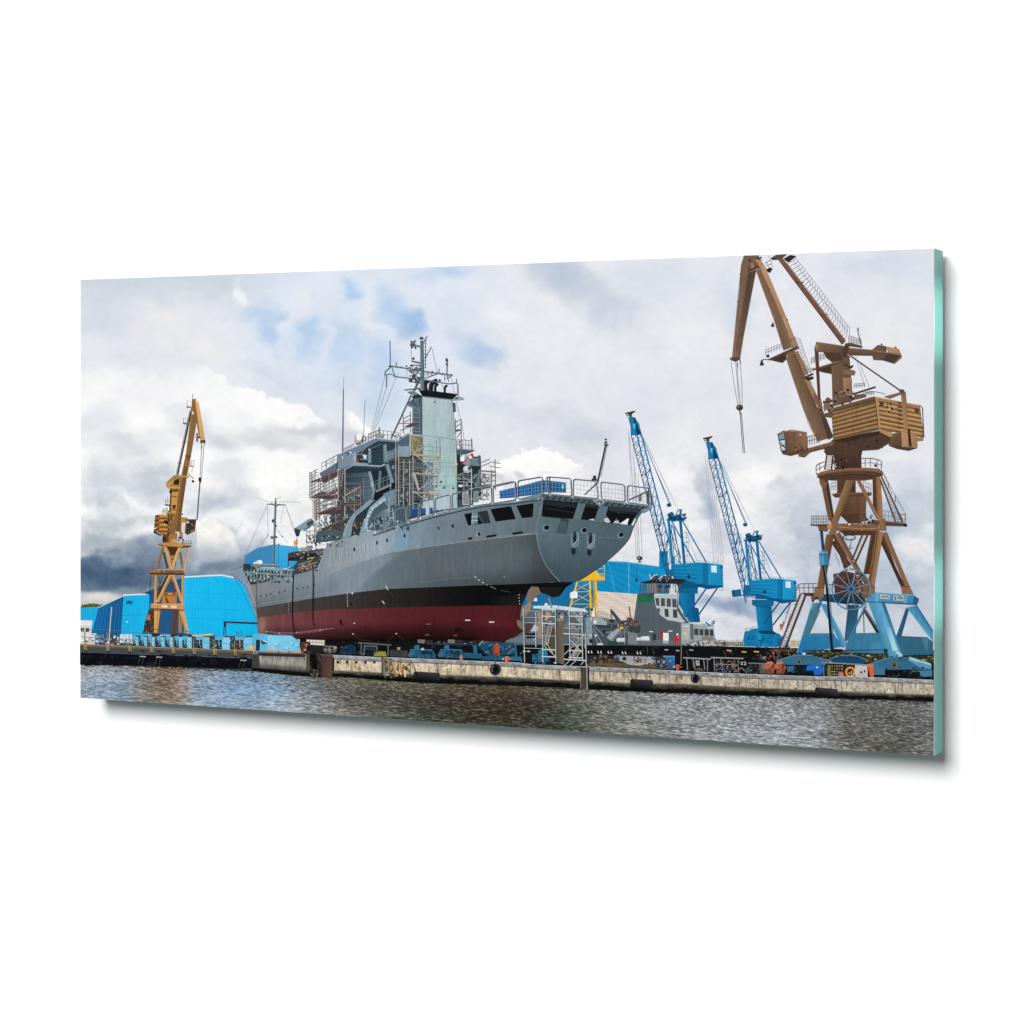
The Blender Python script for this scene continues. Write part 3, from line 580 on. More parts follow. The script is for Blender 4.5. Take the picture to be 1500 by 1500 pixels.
for k, (x, w) in enumerate([(455, 46), (520, 48), (580, 50), (650, 58), (720, 56), (790, 56), (850, 70), (960, 100), (1110, 110), (1270, 130)]):
    y0 = 490 + 0.004 * (x - 455); y1 = 560 + 0.05 * (x - 455)
    bog.poly(zC((x + .42 * w, y0 + 8), (x + w * .98, y0 + 8), (x + w * .98, y1 + 8), (x + .42 * w, y1)), LB if k % 2 else (128, 200, 228))
    bog.poly(zC((x - .1 * w, y0), (x + .55 * w, y0 - 4), (x + .5 * w, y0 + 26), (x - .06 * w, y0 + 30)), (86, 172, 208))
    bog.poly(zC((x + .02 * w, y0 + 30), (x + .4 * w, y0 + 34), (x + .38 * w, y1 + 4), (x + .06 * w, y1)), (34, 46, 62) if k % 3 else (84, 44, 44))
    bog.line(zC((x + .2 * w, y0 + 26), (x + .22 * w, y1)), 1.1, (120, 190, 214)); bog.line(zC((x + .44 * w, y1 + 4), (x + w, y1 + 10)), .9, LBd)
    bog.disc(*zC(x + .3 * w, y1 - 10), 2.0 + .01 * w, None, (26, 36, 50)).disc(*zC(x + .3 * w, y1 - 12), 1.0, None, (110, 170, 196))
bog.poly(zC((920, 482), (1080, 472), (1085, 488), (930, 494)), (216, 196, 80)).rect(*zC(1368, 562), *zC(1410, 606), (214, 178, 120))
bog.lines([zC((1270, 450), (1270, 478)), zC((1286, 455), (1286, 478)), zC((1306, 445), (1306, 478))], .5, (60, 90, 110))
# largest bogie at the turn of the quay
bog.poly(zT1((0, 215), (30, 190), (390, 205), (475, 270), (470, 362), (410, 372), (0, 370)), (92, 178, 214)).quad(zT1((155, 198), (395, 206), (410, 372), (155, 358)), [(128, 204, 232), (122, 200, 228), (112, 192, 222), (120, 196, 226)], 6, 5).poly(zT1((392, 206), (478, 272), (470, 364), (405, 372)), (110, 190, 220))
bog.line(zT1((150, 200), (390, 208)), 1.3, (56, 104, 134)).line(zT1((390, 208), (478, 272)), .9, (60, 120, 150)).poly(zT1((40, 250), (80, 255), (75, 366), (36, 360)), (30, 44, 60)).poly(zT1((85, 262), (150, 258), (150, 290), (100, 300)), (60, 70, 84)).poly(zT1((0, 318), (28, 312), (24, 360), (0, 356)), (206, 176, 120)).line(zT1((115, 262), (150, 275)), 2, (200, 210, 214))
for x, y in ((252, 305), (347, 340), (398, 292), (448, 315)): bog.disc(*zT1(x, y), 3.2, 2.6, (70, 150, 190)).disc(*zT1(x - 4, y - 5), 2.6, 2.1, (140, 210, 236))
bog.line(zT1((140, 356), (240, 366), (500, 374)), 2.2, (214, 150, 54)).lines([zT1((262, 366), (266, 378)), zT1((366, 366), (372, 380))], 1.2, (60, 46, 30))
fen = Art('printed_quay', root, 475, 'ink', label='low dark quay with a yellow pipe railing at left')
fen.poly(zC((38, 552), (240, 560), (600, 580), (1420, 610), (1420, 640), (600, 600), (38, 575)), (104, 92, 70)).line(zC((38, 556), (600, 578), (1420, 606)), 1.0, (170, 146, 96)).poly(zC((38, 572), (600, 596), (1420, 628), (1420, 672), (600, 634), (38, 616)), (66, 70, 78)).line(zC((38, 618), (600, 636), (1420, 668)), 1.2, (88, 92, 100))
fen.poly(zC((38, 618), (600, 638), (1420, 670), (1500, 700), (1500, 750), (1200, 742), (600, 722), (38, 714)), (10, 13, 18)).clutter((*zC(45, 632), *zC(1380, 700)), 60, [(18, 22, 30), (8, 10, 14), (26, 30, 38)], 3, 12, .5)
for x in (85, 262, 435, 605, 775, 940, 1102, 1262, 1412):
    y = 553 + .036 * (x - 38); fen.lines([zC((x - 6, y - 105 + .03 * x), (x - 6, y + 50)), zC((x + 9, y - 4), (x + 9, y + 55))], 1.1, (150, 138, 104)); fen.line(zC((x - 6, y + 2), (x - 6, y + 52)), 1.4, (190, 160, 92)).disc(*zC(x - 6, y + 50), 1.3, None, (30, 28, 26)).disc(*zC(x + 10, y + 55), 1.3, None, (30, 28, 26))
fen.lines([zC((38, 430), (440, 458)), zC((440, 458), (700, 470), (1410, 498)), zC((90, 500), (440, 516), (1410, 560))], .55, (120, 124, 124)).line(zC((292, 265), (268, 555)), 1.6, (196, 190, 184))
for x, y in ((535, 650), (665, 655), (1325, 680)): fen.lines([zC((x - 18, y), (x - 36, y + 60)), zC((x + 12, y), (x - 4, y + 62))], .6, (70, 72, 76)).line(zC((x - 22, y), (x + 22, y + 2)), 1.6, (170, 166, 160)).poly(zC((x - 26, y - 52), (x + 30, y - 50), (x + 8, y - 34), (x - 8, y - 34)), (44, 46, 52))
# ------------------------------------------------------------------ quay walls in front
quay = Art('printed_quay_wall', root, 560, 'stone', label='weathered concrete quay wall with fenders above the water')
# left dark concrete block
quay.strip(zT1((40, 385), (540, 400)), zT1((10, 545), (560, 585)), 40, 12, lambda u, v, x, y: np.clip(mixc(mixc(np.ones(x.shape + (3,)) * [150, 146, 140.], (96, 92, 88), sstep(.55, .8, v)), (30, 30, 28), sstep(.82, 1, v)) * (1 + .5 * fbm(x / 1.5, y / 14, 3))[..., None], 8, 250))
quay.poly(zT1((0, 400), (70, 390), (80, 530), (0, 540)), (60, 60, 60)).poly(zT1((60, 375), (535, 390), (530, 428), (70, 412)), (40, 42, 48)).line(zT1((60, 378), (535, 392)), 1.4, (100, 104, 110))
for k in range(26):
    x = 95 + 17 * k; quay.poly(zT1((x, 410 + .03 * k), (x + 9, 411), (x + 5, 440 + random.uniform(0, 34))), (58, 56, 56))
quay.poly(zT1((0, 530), (560, 585), (700, 600), (700, 626), (400, 606), (0, 562)), (12, 13, 12))
quay.poly(zT1((540, 378), (690, 380), (690, 600), (545, 580)), (44, 40, 36)); quay.clutter((*zT1(545, 385), *zT1(680, 590)), 46, [(16, 15, 14), (80, 70, 56), (104, 92, 72), (30, 28, 26), (62, 52, 40)], 1, 5, 1.6); quay.poly(zT1((590, 395), (640, 395), (650, 550), (600, 545)), (10, 10, 12)).poly(zT1((540, 390), (575, 395), (575, 570), (550, 570)), (78, 72, 60))
QT = [zT1(805, 405), zT1(1300, 430), zT2(0, 430), zT2(500, 450), zT2(1300, 482), zT3(0, 500), zT3(500, 520), zT3(1000, 540), zT3(1500, 565), zT4(700, 590), zT4(1500, 618), (1250, 991), (1300, 993), (1368, 996)]
CAP = [(x, y + 6.0) for x, y in QT]
DK = [zT1(805, 560), zT1(1300, 585), zT2(100, 595), zT2(500, 605), zT2(1300, 632), zT3(0, 642), zT3(500, 665), zT3(1000, 690), zT3(1500, 695), zT4(700, 725), (1190, 1011), (1250, 1013.5), (1300, 1016), (1368, 1018)]
WL = [zT1(805, 610), zT1(1300, 655), zT2(300, 680), zT2(1000, 700), zT2(1300, 708), zT3(500, 735), (905, 1011.5), (1000, 1015), (1100, 1018.5), (1200, 1021.5), (1300, 1024), (1368, 1026.5)]
def conc(u, v, x, y):
    c = np.ones(x.shape + (3,)) * np.array([205, 190, 165.])
    c = mixc(c, (186, 176, 160), sstep(700, 1100, x)); c = c * (1 + .34 * fbm(x / 7, y / 6, 5) + .25 * fbm(x / 1.3, y / 10, 3))[..., None]
    st = sstep(.10, .32, fbm(x / 3.2 + 9, y / 26, 4)); c = mixc(c, (112, 96, 74), .75 * st)
    ru = sstep(.16, .34, fbm(x / 5, y / 20 + 8, 4)) * (1 - sstep(640, 760, x)); c = mixc(c, (150, 112, 50), .8 * ru)
    c = mixc(c, (60, 56, 50), .8 * sstep(.2, .3, fbm(x / 2, y / 2 + 50, 3)))
    return np.clip(mixc(c, (120, 112, 98), .7 * sstep(.86, 1, v)), 10, 245)
def capf(u, v, x, y): return np.clip((np.ones(x.shape + (3,)) * np.array([146, 148, 150.])) * (1.08 - .25 * v + .5 * fbm(x / 6, y / 3, 4))[..., None], 10, 250)
def dark(u, v, x, y):
    e = v + .6 * fbm(x / 12, y / 5, 4); c = mixc(np.ones(x.shape + (3,)) * np.array([92, 86, 74.]), (58, 56, 46), sstep(.1, .35, e))
    return np.clip(mixc(c, (9, 10, 10), sstep(.38, .58, e)) * (1 + .5 * fbm(x / 2, y / 4, 3))[..., None], 6, 200)
quay.strip(CAP, DK, 520, 22, conc).strip(QT, CAP, 520, 6, capf).strip(DK, WL, 520, 16, dark)
quay.line(QT, .6, (190, 190, 190)).line(CAP, .8, (74, 70, 64))
for x in (561.5, 602, 643, 676, 697, 723, 774, 811, 842, 870, 893, 925, 975, 1028, 1084, 1112, 1142, 1177, 1233, 1312):
    y0 = float(atx(QT, x)); y1 = float(atx(DK, x)); quay.line([(x, y0 + 5), (x + random.uniform(-.5, .5), y1)], random.choice([.6, .9, .5]), random.choice([(96, 86, 72), (70, 64, 56), (120, 108, 90)]))
for k in range(70):
    x = random.uniform(570, 1360); y0 = float(atx(CAP, x)); quay.poly([(x, y0), (x + random.uniform(.6, 2.4), y0), (x + random.uniform(0, 1), y0 + random.uniform(3, 14))], random.choice([(120, 104, 80), (84, 74, 62), (150, 120, 70), (150, 140, 124)]))
for k in range(26): x = random.uniform(600, 1360); y = float(atx(QT, x)); quay.poly([(x, y + 1), (x + random.uniform(2, 8), y + 1.5), (x + 5, y + 3.2), (x + 1, y + 3)], random.choice([(206, 208, 210), (110, 120, 130), (178, 182, 186), (90, 94, 98)]))
quay.poly(zT1((1298, 428), (1400, 440), (1395, 600), (1310, 600)), (110, 104, 92)).clutter((*zT1(1305, 440), *zT1(1390, 600)), 24, [(80, 76, 66), (150, 140, 120), (60, 58, 50)], 1, 5, 1.8)
quay.clutter((*zT2(0, 480), *zT2(200, 590)), 46, [(150, 100, 40), (70, 66, 58), (196, 170, 110), (120, 96, 60), (214, 200, 170), (180, 140, 70)], 1, 3.5, 2.2)
for x in (858, 950, 1042, 1132, 1222): quay.poly(zT1((x - 11, 462 + .015 * (x - 858)), (x + 13, 464), (x + 12, 490), (x - 11, 488)), (34, 28, 22))
quay.line(zT1((1300, 430), (1300, 600)), 1.4, (40, 36, 30))
pil = Art('mooring_pile', quay, 640, 'stone'); pil.quad(zT1((690, 400), (808, 398), (802, 622), (690, 626)), [(70, 48, 44), (92, 66, 58), (96, 70, 62), (70, 48, 42)], 6, 6).line(zT1((690, 402), (808, 400)), 1.4, (110, 96, 88)).poly(zT1((806, 430), (822, 430), (820, 560), (804, 560)), (24, 22, 20))
def roll(x0, y0, x1, y1, r):
    f = Art('rubber_fender', quay, 645, 'ink')
    f.quad([(x0, y0 - r), (x1, y1 - r), (x1, y1 + r), (x0, y0 + r)], [(58, 58, 62), (62, 62, 66), (22, 22, 25), (16, 16, 18)], 6, 8)
    f.disc(x0, y0, r * .5, r, (24, 24, 26)).disc(x1, y1, r * .35, r, (44, 44, 48)).disc(x0 - .4, y0, r * .25, r * .5, (58, 42, 36))
    f.lines([[(x0 + 1, y0 - r), (x0 - 6, y0 - r - 16)], [(x1 - 1, y1 - r), (x1 - 3, y1 - r - 14)]], .8, (54, 48, 44)); return f
roll(*zT2(268, 606), *zT2(500, 620), 5.6); roll(*zT3(1000, 685), *zT3(1195, 697), 6.2); roll(1197, 1012, 1226, 1014.5, 5.4)
def tyre(x, y, r, t):
    f = Art('tyre', quay, 650, 'ink'); f.line([(x, y - r - 5), (x, y - r)], 1.2, (90, 70, 50)); f.disc(x, y, r * .95, r, (26, 26, 28), 24, rot=t).arc(x, y, r * .82, r * .86, 1.0, (58, 58, 62)).disc(x - .8, y, r * .5, r * .62, (12, 12, 13), rot=t).arc(x - .8, y, r * .46, r * .6, 1.0, (120, 124, 128), 140, 250)
tyre(*zT2(1066, 548), 8.6, 20); tyre(*zT4(334, 638), 7.0, 0)
slot = Art('quay_ladder', quay, 640, 'stone'); slot.poly(zT3((485, 525), (572, 530), (572, 745), (485, 740)), (64, 58, 48)).poly(zT3((545, 525), (572, 528), (570, 740), (550, 740)), (26, 24, 22)).ladder(*zT3((488, 600), (486, 730)), *zT3((550, 520), (552, 748)), 9, 1.0, .5, (130, 124, 110), (100, 94, 82)).line(zT3((550, 510), (552, 748)), 1.2, (176, 172, 164))
# ------------------------------------------------------------------ the grey ship
SH = (700, 747)
ship = Art('printed_ship', root, 200, 'steel', label='large grey navy ship with black and red bottom, stern towards the viewer')
# --- hull plating: sheer line and the two paint boundaries
SHEER = [zG(240, 890), zG(300, 880), zG(480, 840), zG(660, 795), zG(830, 750), zG(885, 732), zG(905, 690), zG(975, 505), zG(1000, 490), zG(1200, 430), zG(1420, 360), zH(260, 580), zH(500, 500), zH(750, 430), zH(1000, 370), zH(1200, 337), zH(1440, 312), zI(200, 560), zI(432, 528)]
GB = [zG(300, 1110), zG(640, 1055), zG(840, 1020), zG(1240, 965), zH(360, 1015), zH(800, 998), zH(1100, 985), zH(1440, 975), zJ(420, 312), zI(578, 1222)]
RB = [zG(305, 1205), zG(650, 1160), zG(850, 1140), zG(1100, 1115), zH(0, 1180), zH(400, 1165), zH(800, 1157), zH(1200, 1150), zJ(0, 505), zJ(252, 500)]
RL = [zT1(60, 190), zT1(250, 222), zT1(480, 250), zT1(700, 262), zT1(1000, 268), zT2(0, 262), zT2(400, 258), zT2(800, 248), zT2(1000, 285), zT2(1090, 298), zT2(1160, 262), zT2(1260, 215)]
ship.poly(zG((55, 775), (110, 745), (170, 735), (182, 790), (205, 880), (240, 892), (300, 1110), (285, 1100), (262, 1040), (205, 915), (130, 850)), (122, 146, 166))
ship.poly(zG((180, 790), (205, 880), (245, 895), (300, 1105), (296, 1110), (250, 1010), (200, 905)), (150, 148, 150)).line(zG((55, 775), (205, 915), (262, 1040), (300, 1150)), .8, (70, 96, 120)).line(zG((55, 774), (110, 743), (170, 733)), .9, (160, 172, 180))
ship.lines([zG((60 + 14 * k, 770 - 5 * k), (62 + 14 * k, 752 - 4 * k)) for k in range(8)], .5, (110, 120, 128)).line(zG((58, 755), (170, 712)), .5, (130, 140, 146))
ship.clutter((*zG(195, 900), *zG(285, 1140)), 10, [(30, 60, 90), (60, 70, 84), (110, 110, 116)], .6, 1.6)
def hull_fn(u, v, x, y):
    X = [366, 400, 440, 480, 530, 560, 590, 640, 700, 760, 790, 820]
    U = [(128, 128, 132), (124, 132, 138), (122, 134, 142), (132, 142, 150), (142, 154, 164), (150, 162, 172), (124, 145, 162), (112, 128, 139), (106, 120, 130), (96, 112, 120), (92, 108, 115), (80, 94, 100)]
    Lw = [(108, 112, 116), (106, 116, 122), (108, 120, 128), (112, 126, 136), (114, 128, 138), (100, 112, 120), (92, 105, 112), (88, 99, 105), (89, 100, 105), (81, 92, 97), (66, 74, 78), (58, 66, 70)]
    def tb(Q): return np.stack([np.interp(x, X, [q[i] for q in Q]) for i in range(3)], -1)
    kn = np.interp(x, [366, 480, 520, 571, 630, 690, 745, 786, 830], [800, 842, 826, 809.5, 800, 792, 786, 781.5, 780])
    c = mixc(tb(U), tb(Lw), sstep(-1.2, 1.2, y - kn))
    c = mixc(c, tb(U), (x < 500) * (1 - sstep(.3, .9, v)))
    # large soft reflections in the fresh paint
    kd = np.interp(x, [500, 520, 545, 565, 590, 610], [900, 868, 842, 826, 812, 800])
    bright = (1 - sstep(-5, 6, y + 6 * fbm(x / 12, y / 12, 3) - kd)) * sstep(-2, 3, y - kn) * sstep(480, 505, x) * (1 - sstep(560, 600, x))
    c = mixc(c, (128, 142, 154), .75 * bright)
    c = blob(c, x, y, 545, 800, 26, 16, (158, 168, 176), .7, -10); c = blob(c, x, y, 590, 790, 14, 20, (118, 150, 176), .7, 20); c = blob(c, x, y, 575, 795, 3, 14, (150, 172, 190), .7, 20)
    c = blob(c, x, y, 650, 830, 80, 18, (92, 100, 103), .7, -6); c = blob(c, x, y, 740, 815, 60, 22, (92, 100, 102), .6, -3)
    c = c * (1 - .22 * sstep(.75, 1, v) * sstep(560, 700, x))[..., None]
    se = np.abs(np.sin(x / 3.3)) < .12; c = c * np.where(se & (x > 484) & (x < 560) & (y < kn), 1.06, 1)[..., None]
    c = c * (1 + .05 * fbm(x / 9, y / 30, 4) + .03 * fbm(x / 2, y / 40, 2))[..., None]
    return np.clip(c, 10, 240)
ship.strip([(p[0], p[1]) for p in SHEER], GB, 320, 60, hull_fn, True)
# transom
TRL = smooth([zI(440, 533), zI(410, 640), zI(383, 740), zI(380, 815), zI(400, 930), zI(450, 1060), zI(520, 1160), zI(580, 1222)], 6)
TRR = smooth([zI(1345, 600), zI(1268, 640), zI(1205, 750), zI(1150, 880), zI(1000, 1030), zI(820, 1165), zI(710, 1222), zI(600, 1224)], 6)
def tr_fn(u, v, x, y):
    c = mixc(np.array([88, 108, 116.]) * np.ones(x.shape + (3,)), (70, 88, 96), u)
    c = mixc(c, (64, 80, 88), sstep(.35, .9, v)); c = mixc(c, (80, 102, 112), .6 * (1 - sstep(.1, .5, v)) * u)
    return np.clip(c * (1 + .06 * fbm(x / 14, y / 10, 3))[..., None], 8, 240)
def rows(a, b, n): return resample(a, n), resample(b, n)
ra, rb = rows(TRL, TRR, 46)
uu = np.linspace(0, 1, 50)[None, :, None]
ship.sheet(ra[:, None] * (1 - uu) + rb[:, None] * uu, tr_fn)
ship.line(TRL, .9, (122, 140, 148)).line(zI((385, 815), (700, 838), (1150, 858)), .6, (96, 116, 124)).line(zI((383, 815), (0, 842)), .8, (128, 138, 142)).line(TRR, .7, (50, 60, 66))
# plate seams, stains, marks
ship.line([(479.5, 842), (520, 826), (571, 809.5), (630, 800), (690, 792), (745, 786), (786, 781.5)], .7, (150, 160, 166))
ship.line(zG((880, 745), (1100, 690), (1250, 660)), .6, (150, 160, 168)).line(zG((340, 1070), (640, 1030), (800, 1000), (1160, 945)), .5, (136, 148, 156))
ship.lines([zG((x, 560 - .22 * (x - 1000)), (x + random.uniform(-12, 8), 700 - .22 * (x - 1000) + random.uniform(-40, 60))) for x in range(1010, 1420, 26)], .9, (162, 168, 172)).lines([zG((x, 560 - .22 * (x - 1000)), (x + 4, 660 - .22 * (x - 1000))) for x in range(1022, 1420, 40)], .6, (112, 122, 130))
ship.line(zG((975, 507), (905, 692), (886, 734)), .9, (168, 176, 182)).line(zG((230, 885), (300, 880)), .6, (150, 156, 160)).line(zG((298, 880), (305, 1110)), .9, (70, 66, 70))
ship.lines([zG((x, 700), (x + 4, 1050)) for x in (720, 955)], .3, (112, 122, 130)).line(zH((640, 960), (900, 930), (1090, 920)), .5, (110, 118, 120)).line(zH((1080, 650), (1130, 730)), .5, (90, 98, 102))
ship.disc(*zH(1328, 916), 1.2, None, (120, 128, 130)).line(zH((1090, 915), (1110, 935), (1160, 965), (1210, 995)), .8, (60, 66, 68)); ship.lines([zH((1088, 914), (1100, 922)), zH((1112, 936), (1128, 946)), zH((1148, 958), (1160, 966)), zH((1185, 980), (1206, 992))], 1.2, (190, 196, 198))
ship.lines([zH((85, 935), (80, 1000)), zH((90, 900), (98, 890)), zH((180, 905), (186, 915))], .5, (90, 100, 108)).lines([zG((1216, 860), (1210, 960))], .5, (96, 106, 114))
# black boot-top band
band = Art('waterline_band', ship, 236, 'steel')
def band_fn(u, v, x, y):
    X = [376, 420, 470, 520, 570, 620, 660, 700, 760, 820]
    C = [(78, 70, 68), (70, 63, 61), (62, 55, 54), (54, 48, 47), (42, 37, 36), (30, 27, 27), (18, 17, 18), (10, 10, 11), (6, 7, 8), (5, 5, 6)]
    c = np.stack([np.interp(x, X, [q[i] for q in C]) for i in range(3)], -1)
    return np.clip(c * (1 + .28 * fbm(x / 2.2, y / 24, 3))[..., None], 3, 200)
band.strip(GB[:-2] + [zJ(340, 318)], RB, 150, 18, band_fn)
band.poly(zJ((200, 320), (420, 312), (590, 302), (690, 310), (630, 345), (575, 420), (520, 432), (415, 385), (340, 335), (300, 400), (250, 500), (180, 500)), (9, 9, 10)).poly(zJ((560, 302), (695, 308), (660, 322), (590, 322)), (16, 18, 20)).poly(zJ((412, 345), (600, 345), (572, 420), (520, 430), (420, 390)), (26, 26, 27))
band.quad(zJ((0, 430), (290, 400), (255, 502), (0, 506)), [(12, 12, 13), (24, 23, 24), (30, 30, 31), (18, 17, 17)], 6, 5)
band.line(zH((1215, 993), (1260, 1015)), .9, (120, 124, 126)).line(zH((1300, 1026), (1375, 1040)), .7, (70, 72, 74)).lines([zH((366, 990), (380, 1022)), zH((336, 1112), (352, 1134))], 1.3, (206, 206, 206)).line(zH((372, 1010), (430, 1080)), .3, (80, 80, 80))
for k in range(8): band.disc(*zG(1166 + .9 * k, 962 + 19 * k), .55, .75, (200, 200, 198))
for k in range(10): band.disc(*zG(608 - .4 * k, 1035 + 21 * k), .4, .6, (180, 176, 172))
band.disc(*zG(1205, 1078), 1.2, 2.4, (8, 8, 9)).disc(*zG(1216, 972), 1.0, 1.6, (220, 220, 220))
for k in range(6): band.disc(*zJ(234 + 2 * k, 412 + 25 * k), .5, .75, (226, 226, 226))
# red bottom
bot = Art('red_bottom', ship, 262, 'steel'); bot.tn = (.88, .93, .98, .97)
def bot_fn(u, v, x, y):
    X = [378, 400, 440, 500, 560, 620, 680, 730, 770]
    A = [(140, 84, 78), (126, 66, 66), (120, 58, 62), (112, 48, 54), (100, 34, 42), (92, 26, 34), (88, 24, 32), (88, 25, 33), (78, 26, 32)]
    Bq = [(96, 52, 48), (90, 44, 46), (70, 32, 35), (44, 18, 21), (34, 10, 13), (36, 10, 14), (44, 11, 15), (64, 14, 20), (70, 18, 24)]
    a = np.stack([np.interp(x, X, [q[i] for q in A]) for i in range(3)], -1); b = np.stack([np.interp(x, X, [q[i] for q in Bq]) for i in range(3)], -1)
    c = mixc(a, b, sstep(.35, .95, v + .08 * fbm(x / 20, y / 10, 3)))
    c = mixc(c, (8, 6, 7), sstep(.86, 1.04, v) * (x > 440) * (x < 700))
    c = blob(c, x, y, 725, 912, 46, 10, (104, 28, 38), .6, 4); c = blob(c, x, y, 384, 918, 8, 26, (170, 124, 104), .8, 4)
    return np.clip(c * (1 + .14 * fbm(x / 5, y / 18, 4))[..., None], 4, 200)
bot.strip(RB[:-1] + [zJ(252, 502), zJ(245, 560), zJ(240, 620)], RL, 190, 34, bot_fn)
bot.poly(zJ((215, 500), (255, 500), (240, 600), (270, 690), (265, 720), (180, 780)), (76, 20, 28)).poly(zJ((225, 640), (272, 640), (270, 712), (235, 690)), (96, 76, 64))
bot.poly(zG((360, 1330), (520, 1352), (680, 1350), (910, 1318), (1046, 1306), (900, 1340), (690, 1362), (520, 1366)), (134, 66, 72)).line(zG((360, 1328), (520, 1350), (680, 1347), (910, 1316), (1046, 1304)), .6, (168, 110, 112))
bot.poly(zG((1090, 1225), (1110, 1225), (1132, 1280), (1112, 1280)), (28, 12, 14)).poly(zH((920, 1335), (975, 1330), (1000, 1366), (930, 1366)), (30, 8, 11)).lines([zH((945, 1340), (958, 1362)), zH((965, 1338), (978, 1360))], .8, (70, 22, 28))
for x, y, w in ((1030, 1269, 36), (1226, 1284, 36), (714, 1300, 36), (700, 1388, 30), (930, 1392, 26)): bot.line(zH((x - w / 2, y), (x + w / 2, y)), 1.9 if y < 1295 else 1.0, (214, 206, 204) if y < 1295 else (130, 112, 112))
for x, y in ((108, 1294), (98, 1380), (450, 1378)): bot.disc(*zH(x, y), 1.3, .9, (206, 190, 186))
for x, y in ((400, 1340), (520, 1352), (684, 1346), (910, 1322), (1236, 1258)): bot.disc(*zG(x, y), .9, .8, (210, 190, 186))
bot.lines([zH((100, 1382), (160, 1430), (260, 1440)), zH((380, 1440), (450, 1380), (520, 1440))], .4, (90, 60, 60))
# hanging fender ropes over the side
for P_, w_, c_ in ((((655, 790), (650, 950), (645, 1100), (650, 1270), (668, 1350)), 1.9, (22, 22, 24)), (((842, 650), (843, 900), (840, 1100), (844, 1240), (862, 1280)), 1.7, (24, 24, 27)), (((856, 800), (850, 1080), (848, 1400)), .5, (60, 52, 52))):
    Art('hanging_hose', ship, 300, 'flat').line(smooth(zG(*P_), 4), w_, c_)
# portholes, windows, fairleads
ports = []
def port(x, y, rx, ry, col=(20, 28, 34), rim=(150, 162, 168)):
    p = Art('porthole', ship, 305, 'flat'); p.disc(x + .25, y + .3, rx * 1.25, ry * 1.2, rim, 14).disc(x, y, rx, ry, col, 14)
    p.disc(x - .1 * rx, y - .2 * ry, rx * .5, ry * .5, tuple(c * .5 for c in col), 10)
for x, y in ((342, 998), (394, 990), (438, 977), (520, 963), (570, 950), (690, 930), (746, 920), (790, 910), (852, 896)): port(*zG(x, y), .8, 1.6, (26, 30, 36), (110, 120, 126))
port(*zG(1236, 553), 1.2, 3.0); port(*zG(1453, 491), 1.2, 3.0)
for x, y in ((108, 693), (292, 640), (374, 620), (518, 581)): port(*zH(x, y), 1.3, 3.2)
port(*zH(795, 522), 2.0, 3.8, (72, 90, 98)); port(*zH(911, 504), 2.3, 4.0, (60, 76, 84))
p = Art('fairlead', ship, 305, 'flat'); p.disc(*zH(1116, 573), 3.0, 3.2, (150, 165, 172)).disc(*zH(1122, 570), 1.9, 2.6, (20, 28, 32))
for x, y, rx in ((1050, 604, 2.6), (1224, 583, 7.5), (1425, 562, 5.0)): s_ = Art('freeing_port', ship, 305, 'flat'); s_.line(zH((x - rx * 5, y + 1.5 * rx * .5), (x + rx * 5, y - 1.5 * rx * .5)), 2.8 if rx > 3 else 3.4, (20, 24, 28))
s_ = Art('freeing_port', ship, 305, 'flat'); s_.line(zI((185, 816), (265, 806)), 2.8, (20, 24, 28))
s_ = Art('freeing_port', ship, 305, 'flat'); s_.line(zI((0, 836), (40, 830)), 2.6, (20, 24, 28))
def win(pts, name='window', inner=()):
    a = Art(name, ship, 306, 'ink'); a.poly(pts, (12, 15, 18))
    for q, c in inner: a.poly(q, c)
    return a
w1 = win(zH((1003, 405), (1190, 376), (1216, 475), (1035, 497)), inner=[(zH((1090, 395), (1190, 378), (1214, 474), (1150, 482)), (38, 52, 56)), (zH((1068, 390), (1112, 382), (1112, 485), (1062, 492)), (112, 128, 136))]); w1.lines([zH((1062, 430), (1112, 424)), zH((1062, 462), (1112, 456))], 1.0, (190, 205, 210)).line(zH((1070, 400), (1064, 490)), .8, (170, 185, 190)).line(zH((1112, 400), (1160, 480)), .8, (90, 106, 110))
win(zH((1218, 370), (1385, 345), (1420, 445), (1258, 465)))
win(zI((0, 610), (160, 585), (205, 690), (40, 712)))
win(zI((212, 582), (358, 560), (350, 675), (262, 685)))
a = win(zI((440, 532), (735, 560), (690, 692), (428, 668)), 'mooring_opening', [(zI((450, 540), (730, 565), (720, 600), (445, 575)), (30, 38, 42))]); a.lines([zI((520, 580), (640, 545)), zI((560, 600), (700, 570)), zI((445, 600), (700, 640))], .8, (40, 50, 54)).poly(zI((430, 660), (690, 690), (600, 690), (430, 672)), (24, 30, 34))
a = win(zI((800, 565), (915, 580), (872, 708), (758, 696)), 'mooring_opening', [(zI((806, 565), (915, 580), (910, 605), (800, 590)), (34, 44, 48))]); a.poly(zI((820, 700), (868, 690), (872, 708)), (200, 206, 206))
a = win(zI((990, 588), (1265, 612), (1210, 680), (1175, 742), (1080, 738), (960, 720)), 'mooring_opening', [(zI((1000, 590), (1260, 612), (1240, 640), (990, 620)), (44, 54, 58)), (zI((1085, 735), (1150, 690), (1165, 690), (1150, 742)), (224, 224, 226)), (zI((1185, 745), (1215, 690), (1225, 690), (1200, 748)), (226, 226, 228))])
a.lines([zI((1010, 630), (1230, 650)), zI((1060, 600), (1080, 650))], .7, (50, 62, 66))
pe = Art('worker', ship, 330, 'ink'); pe.poly(zI((955, 690), (985, 680), (1010, 720), (985, 725), (955, 715)), (196, 190, 196)).disc(*zI(972, 672), 1.3, 1.5, (120, 84, 74)).line(zI((955, 712), (950, 750)), .9, (60, 66, 74))
